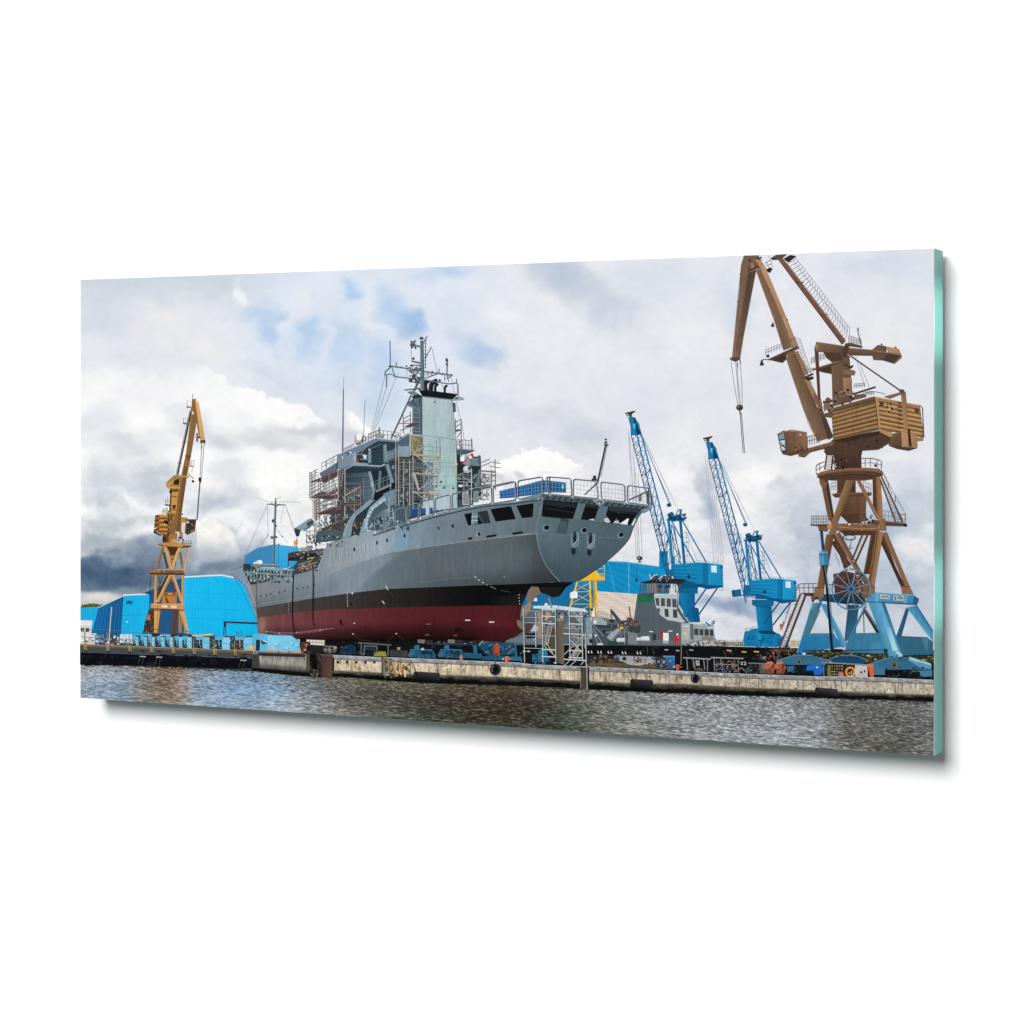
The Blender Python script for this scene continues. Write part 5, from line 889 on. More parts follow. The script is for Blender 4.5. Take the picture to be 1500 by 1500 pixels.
eq.disc(*zF(938, 955), 6.4, 5.6, (168, 178, 176)).disc(*zF(930, 945), 4, 3.4, (202, 208, 204)).disc(*zF(962, 945), 2.4, 3, (60, 68, 70)).poly(zF((820, 1030), (880, 1010), (960, 1000), (1030, 1050), (1010, 1080), (840, 1060)), (80, 90, 94)).clutter((*zF(830, 1000), *zF(1080, 1270)), 80, [(20, 26, 30), (60, 72, 78), (120, 134, 138), (90, 76, 68), (150, 160, 162), (40, 50, 56)], .8, 4, 1.3)
eq.lines([zF((835, 1020), (910, 990)), zF((830, 1060), (980, 1065)), zF((830, 1090), (1010, 1100)), zF((900, 1080), (900, 1170)), zF((850, 1130), (980, 1140))], 1.0, (150, 160, 162)).poly(zF((1060, 960), (1090, 960), (1075, 1130), (1030, 1180), (1015, 1170)), (96, 112, 118)).disc(*zF(1118, 1025), 2.6, 3.4, (110, 126, 132)).line(zF((984, 960), (982, 1330)), 1.4, (170, 187, 195)).poly(zF((1000, 1200), (1060, 1190), (1060, 1310), (1005, 1320)), (110, 134, 142)).rect(*zF(842, 1125), *zF(885, 1150), (210, 214, 214))
eq.poly(zF((885, 1215), (955, 1200), (960, 1340), (890, 1345)), (136, 138, 138)).loop(zF((885, 1215), (955, 1200), (960, 1340), (890, 1345)), 1.0, (190, 196, 196))
# ---------------- scaffolding
sc1 = Art('scaffold', ship, 250, 'flat', label='tall tube scaffold with brown plank decks under the bridge wing'); sc1.tn = (.62, .93, .94, .96)
for d in (((180, 1092), (300, 1050), (300, 1085), (215, 1098)), ((300, 1085), (485, 975), (500, 1010), (350, 1110)), ((180, 1268), (310, 1195), (400, 1215), (260, 1275)), ((300, 1260), (540, 1130), (560, 1165), (330, 1280)), ((560, 1230), (735, 1135), (757, 1150), (580, 1262)), ((400, 1250), (495, 1225), (495, 1280), (350, 1285)), ((235, 1445), (420, 1370), (540, 1360), (330, 1450)), ((420, 1400), (560, 1320), (740, 1325), (740, 1345), (570, 1345), (460, 1440))):
    sc1.poly(zE(*d), random.choice([(92, 68, 62), (104, 74, 64), (82, 62, 60)])); sc1.line([zE(*d[0]), zE(*d[1])], .8, (164, 128, 104))
sc1.line(zE((580, 1240), (740, 1148)), 1.3, (206, 186, 160)).line(zE((570, 1322), (740, 1330)), 1.4, (180, 164, 140)).line(zE((300, 1080), (480, 985)), 1.3, (120, 66, 58))
P1_ = [(180, 985, 1270), (200, 990, 1260), (236, 960, 1500), (258, 1270, 1500), (290, 1280, 1500), (298, 1060, 1275), (365, 1120, 1500), (392, 1010, 1240), (462, 1110, 1500), (492, 960, 1300), (568, 960, 1500), (672, 1150, 1420), (742, 1160, 1420), (775, 1050, 1280)]
sc1.lines([zE((x, a), (x + 1, b)) for x, a, b in P1_], .95, (150, 138, 126)).lines([zE((x, a), (x + 1, b)) for x, a, b in ((568, 960, 1500), (492, 960, 1300))], 1.2, (204, 190, 168))
sc1.lines([zE((180, y), (270, y - 46)) for y in (1000, 1030, 1062)] + [zE((175, y), (490, y - 150)) for y in (1180, 1215)] + [zE((240, y), (480, y - 60)) for y in (1330, 1370)] + [zE((170, 1240), (300, 1170)), zE((180, 1270), (240, 1330)), zE((260, 1280), (360, 1380)), zE((395, 1015), (460, 1110)), zE((500, 1180), (560, 1290)), zE((240, 1310), (370, 1390))], .65, (128, 122, 118))
sc1.ladder(*zE((520, 975), (500, 1130)), *zE((550, 980), (528, 1135)), 6, .8, .6, (170, 164, 156))
sc1.lines([zE((570, y), (745, y + 6)) for y in (1110, 1190, 1290, 1400)], .7, (150, 144, 136))
sc1.lines([zE((x, 1000 + random.uniform(-30, 80)), (x + 1, 1490)) for x in (215, 275, 330, 345, 425, 445, 520, 545, 610, 640, 705)], .5, (92, 88, 86)).lines([zE((x0, y), (x1, y - .42 * (x1 - x0))) for x0, x1, y in [(180, 300, 1110), (180, 300, 1140), (240, 470, 1300), (240, 470, 1350), (235, 470, 1410), (300, 490, 1190), (300, 490, 1225), (330, 560, 1300), (340, 560, 1480), (240, 400, 1480), (570, 740, 1190), (570, 740, 1220), (570, 740, 1360), (570, 740, 1440)]], .5, (104, 98, 94)).lines([zE((300, 1110), (390, 1200)), zE((400, 1260), (490, 1370)), zE((250, 1450), (360, 1340)), zE((580, 1160), (670, 1260)), zE((600, 1330), (700, 1430))], .55, (140, 130, 120))
# lower part of the same scaffold (down to the deck)
sc1.lines([zG((855, 60), (855, 480)), zG((870, 80), (866, 640)), zG((900, 60), (896, 400)), zG((970, 80), (966, 470)), zG((1055, 70), (1060, 300)), zG((1143, 0), (1140, 380)), zG((1235, 0), (1235, 190))], .9, (150, 140, 130))
sc1.polys([zG((860, 215), (1060, 150), (1140, 105), (1290, 110), (1290, 128), (1150, 130), (1070, 215)), zG((900, 365), (1050, 305), (1150, 260), (1165, 290), (1080, 350)), zG((810, 55), (900, 20), (1060, 50), (1000, 75))], (88, 64, 58)).lines([zG((860, 212), (1060, 148)), zG((900, 362), (1150, 262)), zG((815, 52), (1060, 20)), zG((1150, 130), (1290, 126))], .9, (168, 130, 104))
sc1.lines([zG((860, 70), (970, 160)), zG((870, 110), (1040, 80)), zG((865, 140), (1050, 120)), zG((1060, 180), (1140, 60)), zG((780, 380), (900, 370)), zG((780, 420), (900, 410)), zG((780, 370), (780, 490)), zG((810, 370), (808, 480)), zG((770, 480), (850, 490))], .6, (140, 134, 128))
sc1.clutter((*zG(1070, 130), *zG(1200, 400)), 60, [(36, 40, 46), (96, 74, 62), (70, 80, 88), (150, 140, 130), (52, 60, 66), (120, 84, 66)], .8, 3.4, 1.2)
sc2 = Art('scaffold', ship, 286, 'flat', label='tube scaffold with pale plank decks in front of the funnel'); sc2.tn = (.62, .93, .94, .96)
for a, b, th in (((340, 785), (640, 815), 22), ((180, 975), (620, 1025), 20), ((170, 1190), (630, 1225), 18)):
    sc2.poly(zF(a, b, (b[0] - 20, b[1] + th), (a[0] + 10, a[1] + th)), (150, 112, 84)); sc2.line(zF((a[0], a[1]), (b[0], b[1])), 1.0, (216, 190, 156))
sc2.poly(zF((90, 850), (200, 815), (440, 830), (450, 850), (200, 850), (100, 870)), (98, 66, 50)).poly(zF((350, 785), (640, 812), (600, 835), (380, 805)), (196, 164, 130)).poly(zF((510, 1190), (590, 1195), (630, 1230), (560, 1240), (520, 1225)), (206, 176, 150)).poly(zF((190, 870), (330, 860), (330, 1290), (190, 1300)), (30, 40, 46)).poly(zF((345, 880), (450, 890), (450, 960), (345, 960)), (70, 86, 92)).poly(zF((345, 1030), (450, 1050), (450, 1180), (345, 1180)), (44, 56, 62)).clutter((*zF(100, 880), *zF(330, 1300)), 50, [(30, 38, 44), (80, 98, 106), (130, 150, 158), (50, 64, 72)], 1, 4, 1.6)
sc2.lines([zF((90, 850), (640, 850)), zF((180, 870), (600, 900)), zF((170, 1270), (470, 1290)), zF((340, 940), (480, 950))], .6, (120, 116, 110))
sc2.lines([zF((152, 660), (155, 1390)), zF((185, 690), (185, 1480)), zF((305, 860), (305, 1470)), zF((342, 560), (342, 1410)), zF((242, 850), (238, 1370))], 1.2, (194, 186, 172), .06).lines([zF((415, 260), (415, 560)), zF((345, 270), (345, 560)), zF((600, 640), (590, 900)), zF((635, 610), (635, 1010)), zF((645, 700), (640, 820)), zF((600, 870), (605, 1160))], .7, (150, 152, 150))
sc2.lines([zF((340, 778), (630, 615)), zF((345, 780), (560, 950)), zF((345, 1000), (410, 1190)), zF((360, 1000), (400, 1180)), zF((400, 1180), (600, 1050)), zF((345, 1195), (480, 1290)), zF((640, 830), (560, 1000)), zF((600, 850), (560, 990))], 1.1, (200, 190, 172)).lines([zF((345, 330), (415, 335)), zF((345, 385), (415, 390)), zF((345, 430), (415, 440)), zF((345, 500), (420, 505)), zF((345, 540), (420, 545)), zF((345, 690), (640, 720)), zF((345, 740), (630, 760)), zF((560, 700), (560, 810)), zF((180, 880), (345, 875)), zF((185, 1130), (340, 1120))], .7, (160, 162, 160))
sc2.lines([zF((x, 860), (x, 1300)) for x in (205, 225, 265, 285, 325, 365, 400, 430, 520, 560)], .5, (130, 128, 122)).lines([zF((160, y), (620, y + 40)) for y in (915, 945, 1060, 1095, 1150, 1240)], .5, (150, 146, 138)).lines([zF((190, 980), (300, 870)), zF((190, 1190), (300, 1010)), zF((200, 1010), (330, 1180)), zF((420, 1040), (590, 1180))], .6, (140, 130, 118))
sc2.ladder(*zF((596, 850), (556, 1000)), *zF((620, 855), (580, 1000)), 8, .6, .5, (190, 190, 184)); sc2.ladder(*zF((345, 1010), (395, 1185)), *zF((365, 1005), (412, 1185)), 8, .7, .5, (200, 196, 186))
sc2.lines([zD((380, 950), (385, 1160)), zD((460, 920), (462, 1150)), zD((385, 1000), (465, 955)), zD((385, 1040), (465, 1005)), zD((335, 1052), (540, 1050)), zD((350, 1130), (470, 1080))], .7, (120, 116, 114)).poly(zD((385, 1090), (480, 1050), (560, 1045), (470, 1085)), (90, 68, 60))
sc3 = Art('scaffold', ship, 300, 'flat', label='light tube scaffold at the right side of the funnel'); sc3.tn = (.62, .93, .94, .96)
sc3.lines([zF((1240, 845), (1245, 1180)), zF((1205, 960), (1200, 1140))], .8, (120, 116, 114)).lines([zF((1090, 880), (1180, 840)), zF((1090, 920), (1180, 885)), zF((1180, 870), (1300, 890)), zF((1180, 920), (1300, 938)), zF((1080, 1060), (1250, 1020)), zF((1090, 1100), (1250, 1075)), zF((1090, 1000), (1240, 1020)), zF((1100, 1040), (1200, 1060))], .7, (124, 116, 112))
sc3.poly(zF((1085, 965), (1250, 975), (1245, 990), (1090, 978)), (150, 120, 100)).poly(zF((1090, 1125), (1200, 1130), (1190, 1145), (1090, 1180)), (110, 84, 74)).lines([zF((1100, 1150), (1105, 1300)), zF((1150, 1150), (1150, 1280)), zF((1060, 1250), (1180, 1240)), zF((1080, 1290), (1180, 1280))], .6, (150, 146, 140)).clutter((*zF(1060, 1040), *zF(1180, 1290)), 34, [(60, 56, 54), (110, 100, 94), (190, 190, 188), (130, 112, 100)], .7, 2.4, 1.2)
s4 = Art('scaffold', ship, 300, 'flat'); s4.lines([zF((868, 400), (870, 800)), zF((805, 400), (808, 560))], .8, (120, 116, 114)).lines([zF((800, 440), (868, 405)), zF((805, 490), (868, 450)), zF((800, 545), (868, 520)), zF((820, 610), (868, 540))], .7, (124, 116, 112)).poly(zF((803, 520), (868, 515), (866, 530), (806, 535)), (84, 66, 60))
# ---------------- sweeping side screens (break of the deck) and davits
scn = Art('side_screen', ship, 312, 'steel')
scn.poly([zH(0, 612)] + zH((40, 500), (80, 430), (120, 395), (240, 290), (270, 300), (220, 350), (130, 420), (100, 480), (85, 580), (40, 600)), (126, 146, 158)).line(zH((85, 580), (100, 480), (130, 420), (220, 350), (270, 300)), 1.1, (44, 56, 64)).line(zH((20, 590), (60, 470), (110, 395), (240, 290)), .7, (166, 184, 192))
scn.poly(zH((100, 480), (130, 420), (200, 380), (185, 450), (150, 560), (88, 580)), (44, 54, 60)).clutter((*zH(95, 450), *zH(180, 570)), 26, [(90, 66, 56), (30, 36, 42), (120, 134, 142), (140, 120, 104)], .8, 3, 1.3)
scn.poly(zH((150, 565), (200, 440), (235, 350), (350, 250), (440, 215), (440, 250), (360, 300), (260, 370), (225, 440), (205, 545)), (132, 154, 166)).line(zH((206, 520), (222, 430), (258, 360), (350, 290), (400, 265)), 4.0, (166, 188, 198)).lines([zH((206 + dx, 520 - dy), (222 + dx, 516 - dy)) for dx, dy in ((2, 20), (6, 50), (12, 80), (22, 112))], .9, (70, 86, 96)).lines([zH((240, 372), (256, 385)), zH((268, 342), (282, 358)), zH((300, 318), (312, 334)), zH((332, 294), (344, 310))], .8, (70, 86, 96)).poly(zH((345, 240), (440, 200), (440, 330), (400, 340), (370, 300)), (110, 132, 144))
scn.poly(zH((225, 450), (262, 375), (360, 305), (400, 345), (440, 340), (560, 340), (560, 470), (280, 540), (215, 530)), (70, 88, 96)).quad(zH((290, 400), (400, 350), (400, 500), (290, 530)), [(70, 90, 98), (130, 154, 162), (110, 134, 142), (60, 76, 84)], 4, 4).clutter((*zH(230, 420), *zH(540, 520)), 70, [(36, 46, 54), (120, 146, 156), (150, 172, 180), (84, 102, 110), (56, 70, 78), (60, 84, 96)], 1, 4.5, 1.5)
scn.lines([zH((228, 520), (262, 480)), zH((360, 305), (395, 350)), zH((395, 270), (390, 380)), zH((420, 360), (430, 470))], 1.2, (150, 172, 180))
# ---------------- fore deck gear
fd = Art('foredeck_gear', ship, 318, 'ink', label='grey winches, rails and white drums crowded on the low fore deck')
fd.poly(zG((190, 790), (240, 890), (300, 882), (480, 842), (660, 797), (830, 752), (900, 690), (960, 540), (860, 600), (700, 660), (650, 720), (520, 760), (300, 720), (190, 700)), (56, 70, 78))
fd.clutter((*zG(190, 720), *zG(640, 860)), 170, [(22, 28, 33), (120, 142, 150), (150, 170, 176), (66, 84, 92), (40, 52, 60), (90, 108, 116), (180, 190, 192), (96, 84, 76)], .7, 3.2, 1.1)
fd.poly(zG((190, 790), (240, 890), (300, 880), (300, 870), (255, 876), (205, 790)), (40, 50, 56)).line(zG((180, 780), (240, 888)), 1.2, (160, 168, 172)).poly(zG((300, 730), (660, 740), (660, 756), (300, 748)), (130, 156, 164)).line(zG((190, 770), (480, 790), (640, 800)), 1.2, (140, 164, 170)).lines([zG((x, 745), (x - 5, 850)) for x in range(215, 660, 32)], .8, (140, 160, 166)).poly(zG((175, 690), (240, 690), (250, 740), (180, 760)), (44, 56, 64))
fd.poly(zG((270, 680), (320, 655), (355, 665), (360, 690), (330, 715), (275, 712)), (208, 212, 212)).disc(*zG(338, 672), 3.2, 2.6, (234, 236, 236)).poly(zG((270, 690), (360, 692), (355, 715), (280, 720)), (120, 130, 134)).poly(zG((400, 690), (510, 685), (520, 715), (410, 720)), (90, 112, 122)).line(zG((360, 692), (520, 700)), 1.1, (150, 172, 178))
fd.poly(zG((600, 590), (660, 575), (720, 570), (840, 560), (940, 540), (905, 640), (690, 660), (605, 660)), (34, 34, 36)).poly(zG((600, 590), (650, 576), (655, 625), (604, 640)), (78, 58, 52)).line(smooth(zG((660, 620), (740, 575), (830, 580), (930, 570)), 4), 2.4, (84, 88, 92)).disc(*zG(800, 540), 5.4, 3.6, (140, 136, 128)).disc(*zG(740, 550), 4.4, 2.6, (150, 150, 146)).disc(*zG(900, 575), 5.6, 4.4, (110, 106, 104)).disc(*zG(700, 600), 4.2, 3.0, (70, 78, 84)).clutter((*zG(660, 545), *zG(940, 640)), 46, [(24, 26, 28), (104, 110, 114), (150, 150, 146), (56, 60, 64), (90, 80, 74)], .8, 3.4, .9)
fd.lines([zG((605, 640), (603, 720)), zG((700, 650), (700, 745)), zG((740, 620), (735, 700)), zG((690, 655), (690, 700))], 1.0, (60, 60, 62)).poly(zG((690, 700), (830, 655), (880, 650), (890, 720), (830, 752), (690, 775)), (74, 62, 54)).lines([zG((690, 735), (880, 675)), zG((700, 700), (830, 660)), zG((715, 755), (745, 700), (780, 745), (810, 680), (830, 740))], 1.2, (150, 138, 120)).clutter((*zG(690, 690), *zG(880, 760)), 30, [(40, 36, 34), (120, 104, 88), (170, 160, 146), (80, 92, 100)], .8, 3, .8).lines([zG((805, 634), (850, 632))], 1.4, (150, 190, 70))
fc = Art('foredeck_crane', ship, 350, 'ink'); fc.poly(zG((665, 350), (690, 335), (790, 265), (830, 255), (850, 290), (830, 320), (770, 350), (720, 370), (700, 425), (680, 425), (672, 390)), (130, 146, 156)).poly(zG((665, 350), (720, 365), (705, 425), (680, 425), (668, 385)), (44, 56, 64)).poly(zG((780, 300), (840, 270), (850, 300), (800, 350)), (60, 74, 82)).line(zG((690, 335), (800, 262)), 1.0, (190, 202, 208)).lines([zG((750, 375), (840, 310)), zG((840, 320), (900, 330))], 1.4, (110, 126, 136)).clutter((*zG(850, 250), *zG(1040, 340)), 30, [(150, 170, 178), (60, 74, 82), (96, 112, 120), (200, 210, 214)], .8, 3.4, 1).poly(zG((890, 385), (1060, 360), (1130, 390), (1130, 440), (960, 480), (890, 470)), (72, 88, 96)).clutter((*zG(770, 400), *zG(1130, 520)), 80, [(36, 44, 52), (110, 130, 138), (150, 166, 172), (60, 70, 78), (96, 74, 64)], .8, 3, 1.1)
fm = Art('foremast', ship, 366, 'flat'); fm.quad(zG((476, 92), (490, 92), (472, 690), (456, 690)), [(130, 152, 158), (80, 96, 104), (84, 100, 108), (120, 140, 148)], 3, 10).line(zG((400, 118), (480, 124), (575, 126)), 1.2, (110, 130, 136)).lines([zG((440, 110), (480, 135)), zG((490, 135), (530, 118)), zG((435, 436), (500, 436)), zG((455, 290), (470, 260))], 1.0, (80, 96, 104)).disc(*zG(460, 280), 1.8, 2.4, (56, 66, 74)).disc(*zG(484, 325), 1.4, 1.6, (70, 82, 90)).line(zG((483, 60), (483, 95)), .9, (100, 116, 122)).line(zG((485, 80), (530, 46)), .4, (140, 140, 144)).clutter((*zG(440, 420), *zG(500, 450)), 8, [(50, 60, 68), (100, 114, 122)], .7, 2)
fm.lines([zG((400, 130), (150, 700)), zG((480, 110), (300, 60)), zG((490, 95), (720, 100)), zG((405, 130), (410, 420), (330, 540)), zG((560, 130), (530, 300)), (zG(575, 130), zG(700, 480)), zG((590, 160), (680, 420)), zG((410, 420), (180, 650)), zG((500, 380), (600, 490)), zG((480, 340), (550, 430))], .3, (160, 166, 174)).disc(*zG(408, 412), .8, .8, (40, 46, 52)).disc(*zG(548, 428), .9, .9, (40, 46, 52))
# ------------------------------------------------------------------ the two blue lattice cranes
CB, CBd, CBl, CBk = (28, 140, 200), (14, 96, 152), (66, 178, 226), (10, 52, 88)
def blue_crane(z0, P, head, jib, mast, house, label, z=100):
    pass
c1 = Art('printed_crane', root, 96, 'sheet', label='blue lattice crane next to the ship stern, its jib leaning left'); c1.tn = (.97, .6, .90, .87, 1.04)
# house and column
c1.poly(zL((385, 715), (560, 715), (530, 770), (520, 900), (570, 1030), (480, 1030), (385, 870)), (20, 120, 180)).quad(zL((385, 745), (528, 750), (530, 1010), (430, 980)), [(30, 146, 204), (14, 104, 162), (14, 100, 158), (26, 132, 192)], 6, 8).poly(zL((385, 715), (556, 715), (552, 778), (385, 772)), (22, 112, 168)).poly(zL((530, 900), (560, 905), (575, 1025), (520, 1025)), (16, 100, 158))
c1.lines([zL((640, 715), (460, 972)), zL((725, 730), (560, 966))], 1.8, (16, 84, 140)).lines([zL((634, 712), (455, 968)), zL((719, 727), (555, 962))], .5, (60, 140, 190)).lines([zL((515, 930), (520, 1010)), zL((540, 900), (545, 980))], .6, (10, 60, 100))
def house(a, P, lit=1.0):
    f = lambda c: tuple(min(255, k * lit) for k in c)
    a.quad([P(320, 525), P(545, 505), P(545, 690), P(320, 620)], [f((24, 140, 202)), f((34, 152, 214)), f((26, 136, 198)), f((20, 126, 186))], 8, 8)
    a.poly([P(545, 503), P(600, 508), P(600, 690), P(545, 690)], f((30, 150, 214))).poly([P(598, 508), P(655, 512), P(655, 700), P(598, 695)], f((20, 122, 184))).quad([P(652, 510), P(772, 525), P(776, 710), P(650, 715)], [f((44, 164, 224)), f((40, 158, 220)), f((32, 148, 208)), f((38, 158, 216))], 6, 6)
    for k in range(9): a.line([P(320, 530 + 13 * k), P(545, 512 + 19 * k)], .5, f((16, 104, 164)) if k % 2 else f((70, 176, 226)))
    for k in range(7): a.line([P(545, 520 + 24 * k), P(600, 524 + 24 * k)], .4, f((16, 104, 164)))
    mp = Art('maker_plate', a, 128, 'flat'); mp.tn = (1, 1, 1, 1); mp.poly([P(672, 530), P(720, 532), P(720, 594), P(672, 588)], (212, 224, 230))
    a.poly([P(460, 615), P(486, 616), P(486, 645), P(460, 643)], (12, 44, 74)).line([P(652, 512), P(650, 715)], .7, f((80, 186, 232))).poly([P(752, 530), P(770, 534), P(770, 560), P(755, 556)], f((14, 76, 124)))
    a.lines([[P(755, 540 + 24 * k), P(778, 546 + 24 * k)] for k in range(7)], .5, (20, 70, 110)).line([P(320, 523), P(545, 503), P(655, 510), P(772, 524)], .8, f((90, 190, 232)))
    a.poly([P(430, 660), P(545, 690), P(650, 700), P(776, 708), P(770, 722), P(640, 740), P(560, 715), P(440, 690)], (14, 92, 146)).lines([[P(330 + 40 * k, 522 - 2 * k), P(331 + 40 * k, 505 - 2 * k)] for k in range(12)], .4, (120, 130, 140)).line([P(330, 508), P(560, 488), P(760, 506)], .3, (130, 140, 150))
    a.line([P(740, 745), P(775, 748), P(775, 700)], .6, (90, 110, 126)).poly([P(270, 560), P(340, 570), P(340, 620), P(275, 610)], f((20, 110, 168)))
c1.poly(zL((322, 600), (450, 640), (600, 690), (600, 720), (385, 735), (350, 660)), (14, 92, 146))
house(c1, lambda x, y: zL(x, y)); 
def aframe(a, P, w=2.6):
    a.lines([[P(296, 130), P(330, 520)], [P(398, 120), P(436, 512)]], w * 1.25, (22, 122, 180)); a.lines([[P(290, 130), P(324, 520)]], w * .35, (70, 170, 218)); a.lines([[P(404, 120), P(441, 512)]], w * .35, (10, 74, 122))
    a.lines([[P(320, 135), P(525, 505)], [P(420, 140), P(628, 502)]], w * .62, (26, 134, 196)); a.lines([[P(310, 200), P(395, 510)], [P(330, 180), P(405, 470)]], w * .35, (22, 110, 166))
    a.lattice(P(318, 170), P(352, 515), P(345, 190), P(402, 512), 7, w * .3, w * .25, (22, 108, 164))
    for k in range(16): a.poly([P(280 + random.uniform(0, 120), 75 + random.uniform(0, 60)), P(310 + random.uniform(0, 130), 80 + random.uniform(0, 50)), P(320 + random.uniform(0, 100), 110 + random.uniform(0, 40)), P(290 + random.uniform(0, 90), 120 + random.uniform(0, 30))], random.choice([(20, 104, 160), (12, 56, 92), (10, 44, 74), (40, 144, 200)]))
    a.poly([P(390, 35), P(412, 40), P(410, 110), P(392, 110)], (26, 130, 188)).line([P(388, 40), P(416, 40)], 1.4, (20, 100, 150)).disc(*P(328, 82), 3, 3, (18, 92, 144)).lines([[P(400, 100), P(455, 140)], [P(420, 110), P(440, 75)], [P(440, 230), P(470, 280)], [P(445, 330), P(470, 330)]], .5, (120, 140, 156))
    a.lines([[P(450, 240), P(462, 500)], [P(468, 250), P(480, 500)], [P(480, 300), P(550, 500)]], .35, (120, 138, 154)); a.lines([[P(430, 240 + 40 * k), P(470, 246 + 40 * k)] for k in range(6)], .5, (110, 130, 146))
aframe(c1, lambda x, y: zL(x, y), 3.2)
j1 = Art('jib', c1, 130, 'flat')
def winch(a, P):
    (x0, y0), (x1, y1) = P(285, 70), P(445, 138)
    a.clutter((x0, y0, x1 - 2, y1 - 2), 46, [(14, 74, 120), (10, 44, 74), (30, 130, 186), (20, 104, 160), (60, 110, 146)], 1, 4.6, .8).line([P(280, 130), P(440, 122)], 1.6, (12, 66, 108)).lines([[P(300, 70), P(330, 60)], [P(360, 90), P(380, 40)], [P(430, 95), P(450, 78)]], 1.2, (14, 74, 120))
winch(c1, lambda x, y: zL(x, y))
def jibf(j, P, S, w=1.0):
    # P maps points of the enlarged detail of the first crane's jib
    L0, M0, R0 = [(195, 375), (290, 760), (455, 1400), (560, 1800), (720, 2330)], [(265, 370), (345, 690), (525, 1390), (600, 1700), (700, 2100)], [(315, 365), (430, 690), (580, 1260), (700, 1700)]
    LB_ = [P(195, 375), P(330, 935), P(455, 1400), P(640, 2140)]; 
    n = 30
    A = [P(195 + (445) * k / n, 375 + 1765 * k / n) for k in range(n + 1)]
    Bm = [P(262 + (400) * k / n, 372 + 1690 * k / n) for k in range(n + 1)]
    C = [P(312 + (388) * k / n, 368 + 1500 * k / n) for k in range(n + 1)]
    br = []
    for k in range(n):
        br += [[A[k], Bm[k + 1]], [Bm[k], A[k + 1]]] if k % 2 else [[A[k], Bm[k]], [Bm[k], A[k + 1]]]
        br += [[Bm[k], C[k + 1]]] if k % 2 else [[C[k], Bm[k + 1]]]
    j.lines(br, .75 * w, (60, 106, 146), .2)
    j.line(A, 1.3 * w, (24, 108, 166)).line(Bm, 1.9 * w, (20, 120, 184)).line(C, 2.1 * w, (22, 128, 192))
    j.line([(x + .7 * w, y) for x, y in C], .5 * w, (80, 170, 214))
    for k in (8, 19, 24): j.lines([[A[k], Bm[k]], [Bm[k], C[k]]], 1.2 * w, (16, 74, 120))
    j.lines([[P(312, 368), P(640, 1180)], [P(420, 640), P(660, 1190)]], .9 * w, (24, 110, 168)).disc(*P(632, 1182), 3.4 * w, 2.8 * w, (16, 92, 148)).lines([[P(330, 400), P(745, 1240)], [P(345, 400), P(700, 1190)]], .35, (196, 190, 190))
    j.poly([P(160, 170), P(195, 155), P(240, 175), P(285, 240), P(318, 370), P(190, 372), P(186, 270)], (24, 116, 176)).poly([P(195, 230), P(240, 235), P(245, 370), P(195, 368)], (30, 140, 204)).poly([P(215, 240), P(240, 245), P(240, 300), P(222, 290)], (190, 206, 216)).poly([P(245, 260), P(280, 250), P(310, 365), P(260, 370)], (14, 66, 108)).poly([P(265, 235), P(288, 240), P(300, 330), P(280, 300)], (40, 140, 196)).poly([P(170, 175), P(240, 175), P(235, 225), P(185, 228)], (34, 136, 192)).poly([P(225, 168), P(245, 172), P(240, 240), P(225, 220)], (12, 60, 100))
    j.poly([P(128, 118), P(238, 90), P(240, 104), P(205, 128), P(200, 155), P(175, 160), P(160, 132), P(130, 132)], (112, 76, 58)).line([P(130, 122), P(238, 96)], 1.4 * w, (58, 50, 50)).disc(*P(152, 150), 1.5 * w, 1.0 * w, (60, 40, 40))
jibf(j1, lambda x, y: zK(x, y), 1)
rp1 = Art('hoist_rope', c1, 150, 'flat'); rp1.tn = (1, 1, 1, 1); rp1.lines([zK((165, 300), (215, 1000)), zK((160, 330), (190, 960)), zK((170, 560), (245, 1010)), zK((200, 600), (285, 1000))], .3, (176, 176, 182)); rp1.lines([zI((1168, 0), (1225, 1020)), zI((1195, 0), (1238, 1010)), zI((1215, 300), (1252, 1010)), zI((1240, 300), (1275, 1010))], .4, (120, 122, 130)).disc(*zI(1252, 1025), 4.4, 3.4, (64, 58, 58)).disc(*zI(1246, 1022), 1.6, 1.6, (150, 140, 136)).lines([zI((1252, 1040), (1252, 1056)), zI((1236, 1058), (1268, 1056))], 1.3, (50, 48, 50))
# second crane: same type, standing farther right
def P2(x, y): a = zL(x, y); return (a[0] + (115.0 - 2.0) - 0.03 * (a[0] - 1000), a[1] + 22.5 - 0.02 * (a[1] - 800))
c2 = Art('printed_crane', root, 96, 'sheet', label='blue lattice crane standing alone between the dark vessel and the tan crane'); c2.tn = (.97, .62, .91, .88, 1.04)
c2.quad(zL((1060, 870), (1200, 870), (1215, 1110), (1082, 1110)), [(28, 146, 206), (14, 100, 156), (16, 104, 160), (28, 144, 204)], 8, 8).poly(zL((1028, 830), (1222, 830), (1220, 882), (1180, 900), (1060, 888), (1030, 870)), (22, 112, 170)).line(zL((1030, 872), (1060, 888), (1190, 896)), .8, (12, 70, 114))
c2.poly(zL((965, 1110), (1020, 1100), (1270, 1130), (1330, 1200), (1370, 1260), (1310, 1250), (1120, 1245), (940, 1240)), (24, 132, 190)).poly(zL((1075, 1100), (1215, 1105), (1270, 1140), (1110, 1130)), (12, 70, 112)).poly(zL((1060, 1120), (1100, 1125), (1135, 1240), (1100, 1245)), (44, 156, 212)).poly(zL((1010, 1090), (1080, 1080), (1080, 1120), (1020, 1120)), (30, 136, 194)).clutter((*zL(970, 1130), *zL(1330, 1240)), 50, [(20, 104, 158), (40, 150, 206), (22, 116, 172), (18, 92, 142)], 1, 5, 1)
